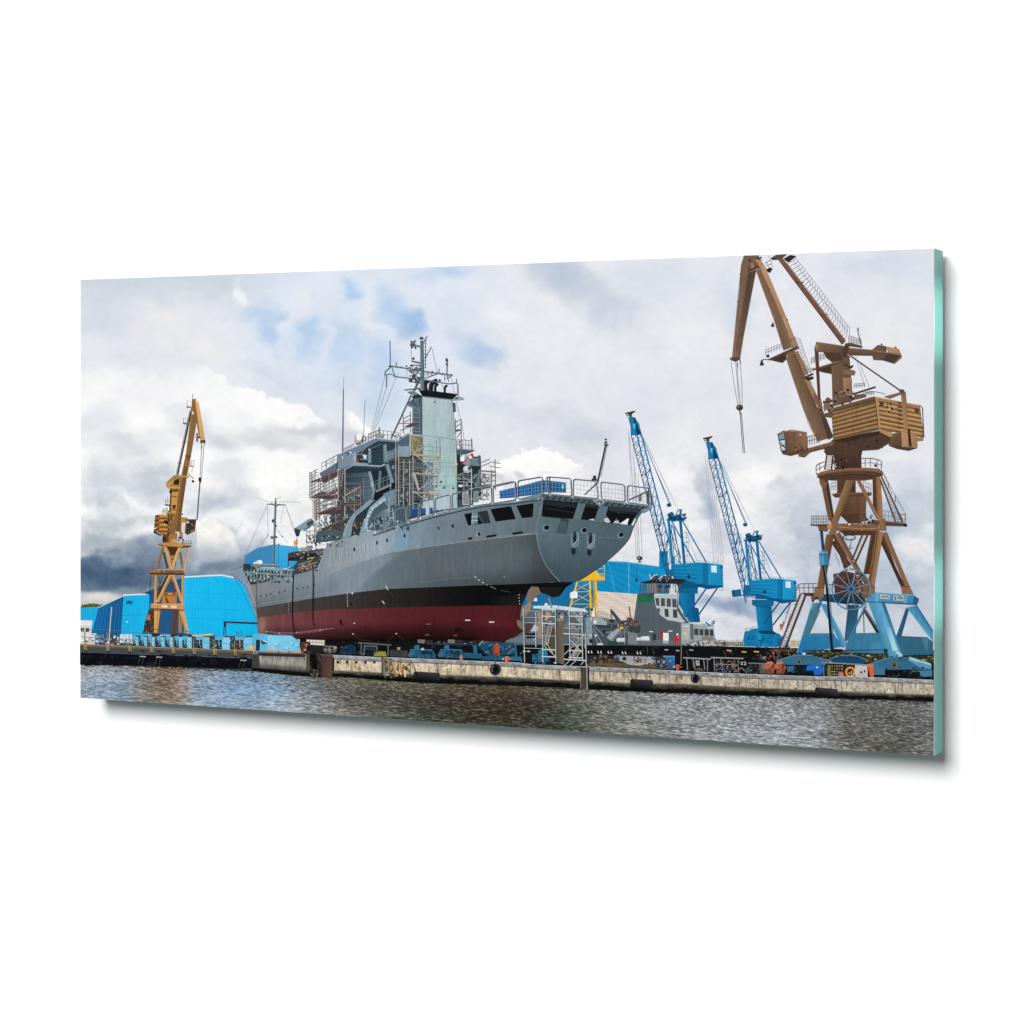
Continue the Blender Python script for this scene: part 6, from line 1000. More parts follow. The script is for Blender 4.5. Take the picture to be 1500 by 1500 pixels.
c2.rail(zL((970, 1108), (1060, 1085)), 4, 4, .4, (130, 140, 150)); c2.lines([zL((1280, 845), (1130, 1040)), zL((1375, 845), (1215, 1055))], 1.8, (18, 84, 138)).lines([zL((1274, 842), (1125, 1036)), zL((1369, 842), (1209, 1050))], .5, (60, 140, 190))
c2.poly(zL((955, 735), (1260, 740), (1250, 820), (1110, 810), (950, 790)), (20, 116, 174)).poly(zL((850, 752), (932, 740), (938, 800), (860, 808)), (24, 112, 168)).poly(zL((850, 755), (880, 752), (880, 800), (858, 805)), (44, 90, 110)).line(zL((848, 750), (935, 738)), .8, (70, 160, 200)).lines([zL((930, 790), (1050, 812), (1250, 830))], 1.2, (14, 74, 120)).disc(*zL(1098, 770), 4, 6, (32, 140, 198)).rect(*zL(1060, 770), *zL(1250, 826), (18, 100, 156)).rect(*zL(1246, 780), *zL(1262, 826), (10, 60, 100))
def PH(x, y): return zL(1000 + (x - 320) * .925, 655 + (y - 515) * .93 + (x - 320) * .001)
house(c2, PH, 1.03)
def PA(x, y): return zL(970 + (x - 290) * .93, 300 + (y - 120) * .9)
aframe(c2, PA, 3.0)
winch(c2, PA)
j2 = Art('jib', c2, 130, 'flat')
def PK2(x, y): return (1051.0 - 16.0 + (x - 195) / 7.894 * .965 + 3.2, 648.0 + 14.0 + 1.5 + (y - 300) / 7.894 * .94 )
jibf(j2, PK2, 1, .95)
rp2 = Art('hoist_rope', c2, 150, 'flat'); rp2.tn = (1, 1, 1, 1); rp2.lines([(( 1033 + 3 * k), 660 + 22 * k) and [(1033 + 3.2 * k, 668 + 6 * k), (1046 + 3.6 * k, 826)] for k in range(5)], .35, (150, 154, 164))
# ------------------------------------------------------------------ yellow tower and moored dark vessel behind the stern
yt = Art('printed_crane_tower', root, 170, 'ink', label='yellow steel tower with a work platform behind the ship stern')
Yl, Yd = (232, 186, 40), (196, 148, 24)
yt.lines([zJ((725, 300), (640, 600)), zJ((832, 290), (842, 600)), zJ((880, 290), (900, 640))], 2.4, Yl).line(zJ((864, 290), (880, 600)), 2.6, Yd).lines([zJ((720, 330), (830, 380)), zJ((830, 310), (700, 380)), zJ((725, 385), (835, 385)), zJ((700, 400), (835, 470)), zJ((835, 400), (680, 480)), zJ((670, 490), (860, 490)), zJ((660, 520), (840, 600)), zJ((840, 500), (650, 590))], .9, (214, 180, 60)).lines([zJ((835, 380), (900, 620)), zJ((880, 380), (840, 600))], .8, (180, 150, 60))
yt.poly(zJ((735, 280), (850, 215), (890, 210), (925, 262), (955, 270), (950, 290), (870, 292), (745, 296)), Yl).rect(*zI(850, 1130), *zI(890, 1210), Yl).line(zJ((740, 290), (955, 288)), 1.2, Yd).rail(zJ((880, 285), (955, 286)), 9, 5, .7, (230, 190, 60)); yt.lines([zI((905, 1115), (950, 1110), (950, 1090)), zI((910, 1080), (955, 1085), (955, 1210))], .7, (226, 190, 70)).clutter((*zJ(690, 390), *zJ(830, 500)), 10, [(40, 60, 80), (60, 100, 140), (210, 170, 60)], .8, 2)
ds = Art('printed_vessel', root, 190, 'steel', label='dark grey work vessel with a green stripe and curved white window panel')
GN = (74, 86, 92)
ds.poly(zJ((170, 560), (620, 540), (620, 835), (110, 835)), (84, 95, 102)).poly(zJ((330, 530), (1210, 640), (1500, 640), (1500, 830), (330, 830)), (86, 98, 104)).poly(zJ((130, 800), (440, 690), (600, 640), (700, 640), (700, 840), (130, 810)), (104, 116, 124)).poly(zJ((840, 650), (1210, 665), (1210, 840), (840, 840)), (66, 78, 84)).poly(zJ((800, 600), (850, 600), (850, 840), (800, 840)), (130, 146, 152)).clutter((*zJ(350, 520), *zJ(840, 830)), 110, [(50, 60, 66), (120, 134, 140), (150, 160, 164), (30, 36, 42), (84, 96, 104), (40, 110, 160), (190, 190, 186)], 1, 5, 1.2)
ds.poly(zJ((355, 505), (540, 500), (790, 530), (820, 560), (640, 540), (350, 525)), (206, 210, 214)).poly(zJ((665, 395), (700, 378), (730, 385), (728, 440), (665, 440)), (224, 226, 226)).poly(zJ((350, 440), (385, 435), (388, 465), (350, 465)), (220, 222, 222)).disc(*zJ(463, 494), 2.4, 2.4, (226, 228, 226)).lines([zJ((500, 430), (502, 520)), zJ((450, 430), (455, 480)), zJ((560, 440), (570, 540))], .8, (80, 92, 100)).line(zJ((485, 440), (510, 520)), 2.2, (130, 136, 138))
ds.rail(zJ((900, 620), (1000, 650)), 12, 6, .6, (140, 150, 154)); ds.poly(zJ((860, 600), (920, 605), (975, 640), (975, 668), (860, 660)), (150, 162, 166)).poly(zJ((880, 668), (1060, 672), (1060, 690), (880, 686)), (44, 54, 60)).disc(*zJ(875, 640), 2.6, 3.0, (216, 216, 214)).poly(zJ((945, 705), (962, 705), (960, 740), (945, 738)), (24, 30, 34)).lines([zJ((860, 690), (930, 810)), zJ((840, 680), (900, 820)), zJ((850, 650), (950, 760))], 1.3, (120, 136, 142)).disc(*zJ(882, 755), 1.6, 1.4, (220, 220, 218)).poly(zJ((890, 825), (930, 815), (950, 835), (895, 838)), (200, 200, 196))
# funnel-like deckhouse
ds.poly([zJ(1235, 400), zJ(1375, 395), zL(172, 800), zL(180, 870), zL(220, 960), zL(290, 1010), zL(410, 1030), zL(480, 1030), zL(480, 1230), zL(0, 1230), zL(-60, 1230), zJ(1180, 820), zJ(1205, 610)], (80, 92, 98)).poly(zL((24, 810), (168, 805), (170, 850), (18, 858)), (20, 110, 70)).quad([zL(35, 775), zL(168, 770), zL(168, 806), zL(24, 810)], [(70, 80, 86), (64, 74, 80), (64, 74, 80), (70, 80, 86)], 3, 3)
ds.poly([zL(168, 790), zL(372, 780), zL(390, 900), zL(410, 960), zL(470, 1030), zL(400, 1030), zL(290, 1008), zL(220, 955), zL(185, 890)], (178, 186, 187)).poly(zL((376, 770), (384, 900), (480, 1030), (440, 1030), (370, 920)), (70, 82, 88)).line(zL((374, 760), (384, 880), (410, 940), (478, 1034)), .9, (150, 160, 164))
ds.polys([zL((180, 815), (214, 817), (216, 885), (190, 880)), zL((230, 818), (264, 819), (266, 888), (232, 886)), zL((280, 820), (316, 822), (318, 894), (282, 892)), zL((330, 822), (366, 825), (368, 898), (332, 896)), zL((196, 906), (220, 908), (222, 945), (205, 930)), zL((260, 910), (296, 912), (300, 984), (266, 980)), zL((335, 915), (370, 917), (376, 990), (338, 988))], (58, 66, 70)).lines([zL((198, 815), (204, 884)), zL((248, 819), (250, 888)), zL((298, 821), (300, 893)), zL((350, 824), (352, 897))], .5, (110, 120, 124))
ds.poly(zL((45, 680), (150, 655), (240, 640), (450, 650), (415, 692), (200, 686), (100, 690)), (36, 38, 40)).polys([zL((130, 660), (170, 610), (205, 610), (210, 640), (190, 655)), zL((200, 655), (250, 610), (280, 615), (275, 645)), zL((270, 650), (320, 612), (325, 640), (290, 660))], (60, 64, 68)).lines([zL((140, 650), (175, 614), (200, 612)), zL((210, 650), (255, 614), (275, 618)), zL((130, 605), (140, 650))], 1.2, (204, 208, 210)).clutter((*zL(130, 610), *zL(310, 660)), 12, [(20, 20, 22), (90, 60, 56), (150, 154, 158)], .8, 2.4)
ds.poly(zL((100, 690), (200, 686), (200, 768), (110, 772)), (120, 124, 124)).lines([zL((x, 690), (x - 6, 770)) for x in range(50, 420, 24)], 1.0, (70, 80, 86)).lines([zL((45, y), (110, y - 4)) for y in (705, 725, 745)], 1.0, (70, 80, 86)).polys([zL((200, 700), (240, 700), (235, 765), (200, 765)), zL((260, 705), (300, 700), (300, 766), (262, 766))], (60, 54, 52)).poly(zL((310, 730), (350, 728), (350, 772), (310, 772)), (220, 224, 226)).line(zL((345, 690), (375, 780)), .8, (120, 130, 136)).rail(zL((200, 770), (380, 772)), 6, 8, .4, (130, 140, 144))
ds.poly(zL((410, 1035), (490, 1038), (690, 1050), (700, 1150), (715, 1190), (600, 1190), (410, 1225)), (150, 160, 162)).poly(zL((485, 1042), (515, 1045), (520, 1180), (490, 1180)), (90, 102, 108)).rect(*zL(414, 1040), *zL(480, 1200), (166, 174, 174)).rect(*zL(428, 1118), *zL(456, 1140), (220, 206, 60)).polys([zL((522, 1085), (560, 1085), (560, 1142), (524, 1142)), zL((570, 1088), (604, 1088), (604, 1144), (570, 1144)), zL((612, 1090), (650, 1090), (652, 1146), (614, 1146)), zL((658, 1092), (688, 1094), (694, 1150), (660, 1148))], (54, 64, 62)).line(zL((515, 1045), (690, 1055)), .9, (190, 196, 196)).poly(zL((590, 1150), (690, 1155), (690, 1190), (590, 1185)), (130, 120, 116)).poly(zL((695, 1155), (720, 1190), (700, 1190)), (40, 140, 196)).clutter((*zL(590, 1010), *zL(690, 1048)), 12, [(30, 110, 160), (60, 70, 76), (40, 150, 200)], 1, 3, 1)
ds.lines([zL((425, 1062), (470, 1066)), zL((410, 1020), (438, 1016)), zL((640, 1075), (690, 1078)), zL((130, 1110), (160, 1112)), zL((295, 1105), (330, 1107))], 1.2, (226, 226, 224)).line(zL((408, 1040), (412, 1320)), 1.0, (150, 140, 130))
# deck gear of the vessel
dg = Art('deck_gear', ds, 330, 'ink'); dg.poly(zJ((1000, 545), (1025, 540), (1090, 620), (1070, 645)), (62, 70, 74)).poly(zJ((995, 625), (1040, 620), (1035, 645), (1000, 642)), (44, 46, 48)).lines([zJ((1010, 530), (1016, 620)), zJ((1165, 510), (1175, 600))], 1.2, (60, 62, 64)).poly(zJ((1080, 640), (1150, 620), (1240, 640), (1262, 700), (1230, 740), (1160, 700), (1090, 700)), (56, 60, 62)).poly(zJ((1140, 600), (1190, 605), (1230, 680), (1180, 680)), (96, 66, 62)).clutter((*zJ(1000, 620), *zJ(1260, 740)), 70, [(30, 34, 36), (110, 116, 118), (150, 150, 148), (76, 84, 88), (110, 70, 64), (50, 56, 60)], .8, 3.6, 1).disc(*zJ(1102, 690), 2.6, 2.0, (220, 180, 40)).poly(zJ((975, 770), (1010, 730), (1080, 690), (1095, 705), (1010, 800)), (150, 160, 166)).poly(zJ((1060, 790), (1120, 700), (1135, 705), (1090, 800)), (90, 100, 104)).lines([zJ((970, 730), (1040, 720)), zJ((1020, 800), (1100, 720)), zJ((1130, 700), (1128, 830))], 1.2, (130, 140, 144)).poly(zJ((1155, 720), (1240, 740), (1240, 830), (1155, 830)), (110, 122, 126)).poly(zJ((985, 800), (1060, 810), (1060, 835), (985, 835)), (40, 70, 60))
for x, y, w, h in ((1060, 775, 68, 34), (1228, 770, 60, 30), (1270, 760, 66, 40), (1310, 775, 30, 26)): dg.quad(zJ((x, y + 3), (x + w, y), (x + w, y + h), (x, y + h)), [(236, 236, 236), (220, 220, 220), (170, 172, 174), (196, 198, 198)], 3, 3).line(zJ((x + w * .45, y), (x + w * .45, y + h)), .4, (160, 160, 160))
dg.poly(zL((220, 1105), (245, 1110), (245, 1170), (225, 1165)), (176, 40, 44)).rect(*zL(250, 1122), *zL(300, 1190), (224, 228, 228)).lines([zL((252 + 10 * k, 1192), (256 + 10 * k, 1214)) for k in range(5)], 1.0, (210, 214, 214)).rect(*zL(160, 1130), *zL(185, 1200), (40, 48, 52))
wk = Art('sailor', ds, 342, 'ink'); wk.poly(zL((350, 1145), (385, 1140), (390, 1180), (382, 1220), (372, 1180), (366, 1222), (352, 1222), (346, 1180)), (188, 40, 44)).disc(*zL(376, 1136), 1.6, 1.6, (232, 222, 216)).line(zL((386, 1150), (384, 1175)), .8, (210, 150, 140))
dg.rail(zL((0, 1235), (400, 1240)), 8, 26, .4, (130, 140, 144), 3); dg.rail(zL((420, 1235), (800, 1240)), 8.5, 22, .4, (150, 152, 152), 3); dg.lines([zL((440, 1225), (600, 1185)), zL((480, 1230), (520, 1190)), zL((600, 1230), (660, 1190))], .8, (110, 104, 104)).clutter((*zL(430, 1195), *zL(800, 1235)), 40, [(60, 60, 60), (150, 140, 134), (104, 92, 88), (40, 44, 48)], .8, 3.4, .9).rail(zL((810, 1240), (960, 1240)), 7, 8, .6, (190, 194, 194), 2)
# long black pontoon under the vessel
pon = Art('printed_pontoon', root, 245, 'ink', label='long black floating dock edge with small lamps along its top')
pon.poly([zJ(800, 838), zJ(1500, 838), zL(800, 1242), zL(1450, 1256), zL(1450, 1290), (1180, 962), (1180, 990), (1000, 980), zJ(1500, 935), zJ(800, 905)], (13, 14, 18)).line([zJ(800, 838), zJ(1500, 838), zL(800, 1240)], .9, (44, 60, 58)).clutter((860, 946, 1170, 972), 50, [(22, 24, 30), (8, 8, 10), (30, 34, 40)], 2, 10, .4)
pon.lines([zT4((28, 352), (60, 354)), zT4((142, 360), (172, 362)), zT4((274, 354), (308, 358))], 1.3, (196, 186, 170)).lines([zT4((650, 358), (690, 364)), zT4((800, 372), (840, 376)), zT4((920, 370), (966, 374))], 1.7, (214, 176, 90)).lines([zT4((238, 360), (262, 410)), zT4((612, 360), (640, 420)), zT3((1200, 350), (1220, 395)), zT3((1150, 320), (1150, 395))], .9, (70, 74, 80))
for x, y in ((570, 372), (665, 374), (768, 376), (910, 380), (1058, 382)):
    for d in (-8, 22): pon.disc(*zT3(x + d, y), .9, 2.0, (220, 220, 216)).disc(*zT3(x + d + 4, y + 6), 1.0, 1.3, (220, 220, 216)).disc(*zT3(x + d + 7, y - 4), 1.0, 1.6, (13, 14, 18))
pon.rect(*zT4(1000, 418), *zT4(1036, 458), (120, 124, 120)).disc(*zT4(1085, 418), 2, 2.2, (180, 50, 54)).clutter((*zT4(900, 390), *zT4(1180, 450)), 30, [(40, 44, 50), (80, 84, 84), (24, 26, 30), (110, 80, 70)], 1, 4, 1.2)
# ------------------------------------------------------------------ under the hull: transport bogies, supports, propeller, towers
uh = Art('printed_dock_floor', root, 60, 'ink', label='dark dock floor in the shade under the ship')
uh.poly([zT1(470, 230), zT1(700, 240), zT2(0, 240), zT2(700, 235), zT2(1150, 250), zT2(1500, 240), zT3(0, 300), zT3(540, 300), zT3(800, 320), (1180, 970), (1368, 972), (1368, 1008), (1180, 1004), zT3(900, 560), zT3(0, 520), zT2(0, 460), zT1(780, 430), zT1(480, 400)], (15, 16, 19))
uh.clutter((*zT1(480, 250), *zT2(900, 430)), 90, [(22, 24, 28), (10, 10, 12), (34, 36, 40), (20, 30, 40)], 2, 8, .6)
bg = Art('printed_transport_bogie', root, 480, 'ink', label='dark blue heavy load bogies in the shade under the ship'); bg.tn = (.85, .84, .9, .86)
BB, BD, BK = (24, 100, 150), (16, 60, 92), (14, 22, 30)
bg.poly(zT1((860, 390), (900, 340), (930, 310), (990, 295), (1030, 320), (1040, 395), (900, 398)), (22, 52, 82)).clutter((*zT1(870, 310), *zT1(1035, 390)), 22, [(14, 28, 44), (36, 76, 112), (60, 70, 84), (20, 40, 60)], 1, 4, 1)
bg.poly(zT1((1060, 275), (1390, 300), (1390, 312), (1060, 290)), (110, 108, 104)).lines([zT1((1090, 290), (1088, 405)), zT1((1358, 310), (1356, 410)), zT1((1120, 310), (1118, 400)), zT1((1246, 318), (1246, 370)), zT1((1120, 312), (1246, 318))], 1.3, (128, 128, 126)).poly(zT1((1125, 320), (1240, 325), (1240, 360), (1125, 355)), (20, 62, 84)).clutter((*zT1(1050, 350), *zT1(1240, 405)), 30, [(30, 64, 84), (110, 112, 114), (50, 56, 60), (24, 40, 50)], .8, 3.2, 1)
bg.poly(zT1((1220, 395), (1260, 380), (1330, 370), (1345, 420), (1210, 415)), (150, 146, 40)).lines([zT1((1230 + 14 * k, 412), (1226 + 15 * k, 372)) for k in range(8)], .8, (190, 184, 60)).poly(zT1((1262, 368), (1300, 368), (1300, 388), (1262, 390)), (220, 130, 60))
bg.poly(zT2((10, 355), (190, 362), (185, 425), (10, 415)), (70, 72, 74)).lines([zT2((90, 366), (92, 416)), zT2((130, 368), (132, 418))], 1.3, (190, 196, 196)).poly(zT2((82, 330), (118, 326), (112, 352), (88, 354)), (214, 150, 120)).poly(zT1((1380, 350), (1500, 356), (1500, 425), (1380, 418)), (62, 64, 66))
for dx in (0, 300):
    bg.poly(zT2((190 + dx, 410), (215 + dx, 350), (260 + dx, 345), (430 + dx, 350), (470 + dx, 400), (470 + dx, 440), (200 + dx, 425)), (26, 92, 140)).poly(zT2((260 + dx, 310), (300 + dx, 302), (310 + dx, 345), (250 + dx, 340)), (44, 122, 176)).poly(zT2((300 + dx, 360), (400 + dx, 365), (440 + dx, 400), (330 + dx, 395)), (16, 56, 86)).disc(*zT2(240 + dx, 385), 4, 3.4, (40, 116, 166)).poly(zT2((190 + dx, 400), (215 + dx, 372), (235 + dx, 400), (225 + dx, 425), (195 + dx, 420)), (96, 104, 110)).line(zT2((215 + dx, 350), (430 + dx, 352)), .9, (60, 140, 186)).line(zT2((330 + dx, 390), (460 + dx, 372)), 1.4, (10, 40, 64)).clutter((*zT2(260 + dx, 360), *zT2(470 + dx, 430)), 26, [(14, 40, 62), (46, 120, 168), (90, 96, 100), (80, 54, 46), (10, 24, 38)], .8, 3, 1)
    bg.poly(zT2((290 + dx, 250), (360 + dx, 252), (356 + dx, 288), (290 + dx, 284)), (150, 132, 128)).poly(zT2((360 + dx, 252), (440 + dx, 256), (440 + dx, 290), (358 + dx, 288)), (74, 44, 44)).lines([zT2((305 + dx + 10 * k, 262), (305 + dx + 10 * k, 276)) for k in range(4)], .6, (80, 70, 70))
bg.poly(zT2((320, 340), (345, 330), (358, 350), (330, 362)), (190, 206, 216)).poly(zT2((380, 285), (880, 292), (880, 312), (380, 300)), (20, 70, 108)).clutter((*zT2(440, 255), *zT2(900, 292)), 24, [(70, 44, 44), (90, 60, 58), (40, 40, 44), (120, 110, 110)], 1, 5, .7).poly(zT2((840, 310), (880, 308), (885, 360), (878, 400), (850, 400)), (40, 112, 164)).poly(zT2((760, 380), (930, 390), (930, 440), (830, 440), (770, 430)), (28, 96, 142)).poly(zT2((705, 410), (735, 405), (740, 456), (710, 452)), (220, 144, 112)).line(zT2((880, 300), (920, 350), (1000, 410), (1320, 420)), 2.2, (12, 50, 80))
bg.poly(zT2((890, 300), (960, 265), (1250, 290), (1290, 400), (1000, 405), (930, 350)), (22, 84, 128)).poly(zT2((1000, 410), (1330, 420), (1330, 458), (930, 455), (930, 420)), (26, 92, 136)).clutter((*zT2(930, 270), *zT2(1320, 450)), 70, [(14, 44, 70), (40, 116, 164), (100, 106, 110), (140, 140, 136), (12, 28, 44), (90, 60, 50)], .8, 3.6, 1).quad(zT2((1048, 298), (1104, 302), (1106, 410), (1050, 405)), [(214, 66, 40), (240, 80, 44), (226, 70, 40), (220, 70, 40)], 3, 5).poly(zT2((1060, 385), (1090, 388), (1090, 402), (1062, 400)), (120, 40, 30)).line(zT2((940, 265), (900, 305)), 1.8, (170, 160, 140)).lines([zT2((1190, 390), (1250, 340))], 1.2, (150, 140, 70)).poly(zT2((1255, 305), (1275, 303), (1282, 400), (1262, 410)), (36, 104, 152))
bg.poly([zT2(1190, 425), zT2(1320, 425), zT2(1322, 462), zT2(1190, 458)], (36, 112, 162)).poly(zT3((0, 400), (100, 385), (150, 360), (160, 440), (180, 480), (0, 475)), (28, 104, 156)).poly(zT3((60, 360), (150, 355), (155, 400), (70, 400)), (40, 130, 186)).clutter((*zT3(0, 400), *zT3(180, 480)), 34, [(16, 60, 96), (60, 140, 190), (14, 40, 62), (36, 110, 160)], 1, 4, .8)
def bollard(x, y, s, col=(196, 110, 92)):
    b = Art('printed_bollard', root, 640, 'ink', label=None); b.poly([(x - 3 * s, y - 8 * s), (x + 3 * s, y - 8 * s), (x + 2.4 * s, y), (x - 2.4 * s, y)], col).poly([(x - 7 * s, y - 6.6 * s), (x + 7 * s, y - 6.2 * s), (x + 6.6 * s, y - 3.8 * s), (x - 6.6 * s, y - 4.2 * s)], tuple(c * .92 for c in col)).disc(x - 6 * s, y - 5.3 * s, 1.4 * s, 1.8 * s, (226, 170, 150)).line([(x + 1.6 * s, y - 7 * s), (x + 1.6 * s, y)], 1.0 * s, tuple(c * .6 for c in col)).disc(x, y - 8 * s, 3 * s, 1.1 * s, tuple(min(255, c * 1.12) for c in col)); return b
bollard(*zT2(1182, 478), .95, (206, 120, 98)); bollard(*zT3(1455, 555), .9, (190, 92, 82))
fr = Art('printed_quay_clutter', root, 500, 'ink', label='crates, tyre and white tank on the quay corner beside the bow')
fr.poly(zT1((540, 250), (722, 258), (720, 310), (545, 300)), (214, 212, 196)).lines([zT1((545 + 30 * k, 250), (548 + 30 * k, 305)) for k in range(7)] + [zT1((540, 275), (722, 283))], .7, (110, 108, 100)).poly(zT1((490, 275), (580, 270), (575, 370), (490, 375)), (86, 54, 46)).clutter((*zT1(490, 275), *zT1(570, 370)), 24, [(50, 34, 32), (130, 80, 62), (190, 160, 150), (100, 66, 56), (30, 26, 26)], 1, 3.6, 1).poly(zT1((550, 310), (715, 318), (718, 370), (640, 378), (556, 368)), (34, 34, 35)).disc(*zT1(560, 340), 3, 4.6, (26, 26, 27)).poly(zT1((712, 312), (840, 318), (838, 385), (712, 382)), (66, 70, 72)).clutter((*zT1(715, 315), *zT1(835, 382)), 26, [(100, 104, 106), (40, 42, 44), (150, 154, 156), (180, 140, 120)], .8, 3, 1.3).line(zT1((720, 314), (838, 320)), .8, (170, 130, 110))
# rudder, propeller and access towers
pp = Art('propeller', ship, 470, 'steel'); PB = (132, 116, 100)
pp.poly(zJ((310, 380), (340, 340), (400, 345), (420, 400), (370, 430), (345, 480), (300, 500), (300, 420)), (118, 106, 94)).poly(zJ((255, 520), (330, 470), (345, 500), (320, 560), (280, 600), (255, 590)), (140, 126, 112)).poly(zJ((215, 620), (270, 640), (275, 710), (250, 700), (220, 665)), (120, 104, 88)).poly(zJ((290, 640), (350, 660), (345, 690), (290, 760)), (74, 62, 54)).poly(zJ((390, 560), (440, 560), (440, 780), (390, 780)), (150, 128, 112)).poly(zJ((460, 545), (500, 560), (510, 600), (460, 620)), (170, 140, 118)).poly(zJ((440, 690), (470, 720), (450, 760)), (120, 104, 92)).poly(zJ((455, 600), (475, 595), (472, 630), (456, 628)), (220, 150, 70))
wr = Art('printed_worker', root, 560, 'ink', label='crouching worker in pale overalls on the tower by the propeller'); wr.poly(zJ((330, 720), (360, 670), (380, 660), (398, 690), (392, 720)), (172, 186, 200)).disc(*zJ(374, 612), 3.2, 4, (40, 70, 130)).poly(zJ((290, 740), (380, 730), (385, 770), (300, 780)), (20, 24, 30)).poly(zJ((355, 600), (400, 590), (400, 635), (360, 640)), (96, 100, 110))
rud = Art('rudder', ship, 476, 'steel'); rud.quad(zJ((552, 620), (612, 616), (618, 1000), (556, 985)), [(96, 86, 72), (110, 100, 84), (104, 98, 82), (86, 78, 64)], 4, 10).poly(zJ((556, 612), (612, 606), (614, 628), (552, 632)), (140, 132, 104)).line(zJ((553, 625), (556, 985)), .9, (60, 54, 46)).poly(zJ((490, 700), (552, 690), (552, 900), (500, 900)), (80, 70, 58)).poly(zJ((620, 700), (655, 700), (655, 830), (620, 830)), (84, 94, 102))
tw = Art('printed_scaffold_tower', root, 580, 'flat', label='pair of aluminium access towers standing by the rudder and propeller'); tw.tn = (1, .86, .88, .87)
AL, AL2 = (214, 218, 218), (150, 158, 160)
tw.lines([zJ((275, 530), (285, 980)), zJ((435, 530), (440, 990)), zJ((545, 520), (550, 990)), zJ((662, 550), (668, 960)), zJ((768, 550), (775, 960)), zJ((800, 740), (806, 1010)), zJ((380, 560), (380, 850)), zJ((520, 530), (524, 560))], 1.3, AL).lines([zJ((278, 530), (288, 980)), zJ((548, 520), (553, 990)), zJ((772, 550), (779, 960))], .5, AL2)
tw.lines([zJ((430, y), (545, y + 6)) for y in (535, 590, 650, 870, 930)] + [zJ((660, y), (775, y + 4)) for y in (545, 590, 655, 880, 940)] + [zJ((615, 738), (790, 748)), zJ((620, 955), (800, 965))], 1.7, (226, 228, 226)).lines([zJ((275, y), (430, y + 4)) for y in (545, 600, 645, 755, 860)] + [zJ((615, 690), (770, 700)), zJ((660, 765), (770, 770)), zJ((615, 830), (770, 836)), zJ((435, 755), (545, 760))], .9, (190, 194, 192))
tw.ladder(*zJ((492, 660), (455, 830)), *zJ((520, 665), (480, 835)), 8, .9, .8, (206, 198, 184)); tw.lines([zJ((450, 840), (545, 930)), zJ((460, 800), (520, 900)), zJ((660, 780), (775, 900)), zJ((795, 745), (620, 915)), zJ((670, 940), (740, 830)), zJ((775, 780), (690, 930)), zJ((620, 1010), (665, 965)), zJ((670, 1010), (720, 965)), zJ((760, 1000), (800, 960))], 1.1, (206, 208, 204))
tw.ladder(*zJ((680, 560), (760, 650)), *zJ((700, 550), (775, 630)), 8, .8, .7, (200, 200, 196)); tw.ladder(*zJ((690, 945), (735, 870)), *zJ((720, 950), (765, 880)), 7, .8, .7, (210, 200, 184)); tw.ladder(*zJ((700, 850), (715, 670)), *zJ((735, 850), (745, 670)), 8, .7, .6, (180, 180, 176))
for x, y in ((438, 735), (545, 735), (275, 790), (770, 748), (672, 745), (440, 985)): tw.disc(*zJ(x, y), .9, .9, (200, 60, 60))
for x, y in ((282, 888), (318, 888), (545, 985)): tw.disc(*zJ(x, y), 2.4, 1.0, (232, 232, 230))
tw.disc(*zJ(548, 972), 1.2, 1.6, (70, 150, 80))
# ------------------------------------------------------------------ things along the right quay
rq = Art('printed_quay_clutter', root, 500, 'ink', label='rusty plates, pipes and blue parts lying along the quay below the black dock'); rq.tn = (.8, .86, .86, .86)
rq.poly([zT3(540, 405), zT3(900, 420), zT3(1350, 420), zT3(1430, 540), zT3(900, 525), zT3(540, 510)], (54, 44, 36)); rq.clutter((*zT3(545, 400), *zT3(860, 500)), 90, [(96, 66, 50), (30, 26, 24), (130, 110, 90), (60, 70, 74), (150, 130, 110), (36, 90, 140), (80, 56, 44), (110, 80, 40)], 1, 4.5, .9)
rq.poly(zT3((540, 495), (760, 480), (1180, 500), (1400, 530), (1400, 548), (800, 525), (540, 515)), (118, 92, 48)).clutter((*zT3(560, 490), *zT3(1200, 525)), 60, [(96, 80, 40), (140, 112, 60), (76, 64, 40), (120, 110, 70)], 1, 4, .5)
rq.poly(zT3((840, 410), (1260, 425), (1270, 450), (1150, 490), (1080, 505), (990, 500), (890, 460)), (176, 180, 190)).poly(zT3((1010, 420), (1100, 425), (1090, 480), (1010, 460)), (130, 80, 66)).clutter((*zT3(870, 420), *zT3(1230, 485)), 36, [(150, 96, 76), (196, 200, 206), (60, 60, 64), (120, 124, 132), (40, 40, 44), (210, 160, 140)], 1, 4, 1).disc(*zT3(860, 418), 2.6, 2.4, (60, 150, 206)).disc(*zT3(1205, 436), 3.0, 2.6, (50, 150, 214)).disc(*zT3(920, 440), 2.6, 3.0, (36, 40, 46)).line(zT3((880, 455), (980, 498), (1080, 506), (1260, 448)), 1.0, (220, 214, 206)).line(zT3((840, 400), (1250, 420)), 1.4, (70, 44, 36))
rq.quad(zT3((1310, 410), (1425, 415), (1425, 545), (1370, 540)), [(40, 130, 196), (44, 140, 208), (24, 104, 168), (22, 100, 160)], 4, 4).poly(zT3((1300, 412), (1425, 412), (1425, 424), (1310, 424)), (80, 170, 222)).poly(zT3((1220, 420), (1320, 430), (1370, 540), (1250, 530)), (40, 60, 76)).clutter((*zT3(1200, 430), *zT3(1370, 530)), 34, [(36, 104, 156), (190, 180, 170), (120, 80, 60), (20, 26, 32), (150, 110, 90)], 1, 4, 1).line(zT3((1490, 320), (1486, 500)), 1.1, (170, 150, 140))
tb = Art('printed_bench_rack', root, 520, 'ink', label='pale topped tables and racks full of gear on the quay, numbered 22'); tb.tn = (.6, .82, .82, .82)
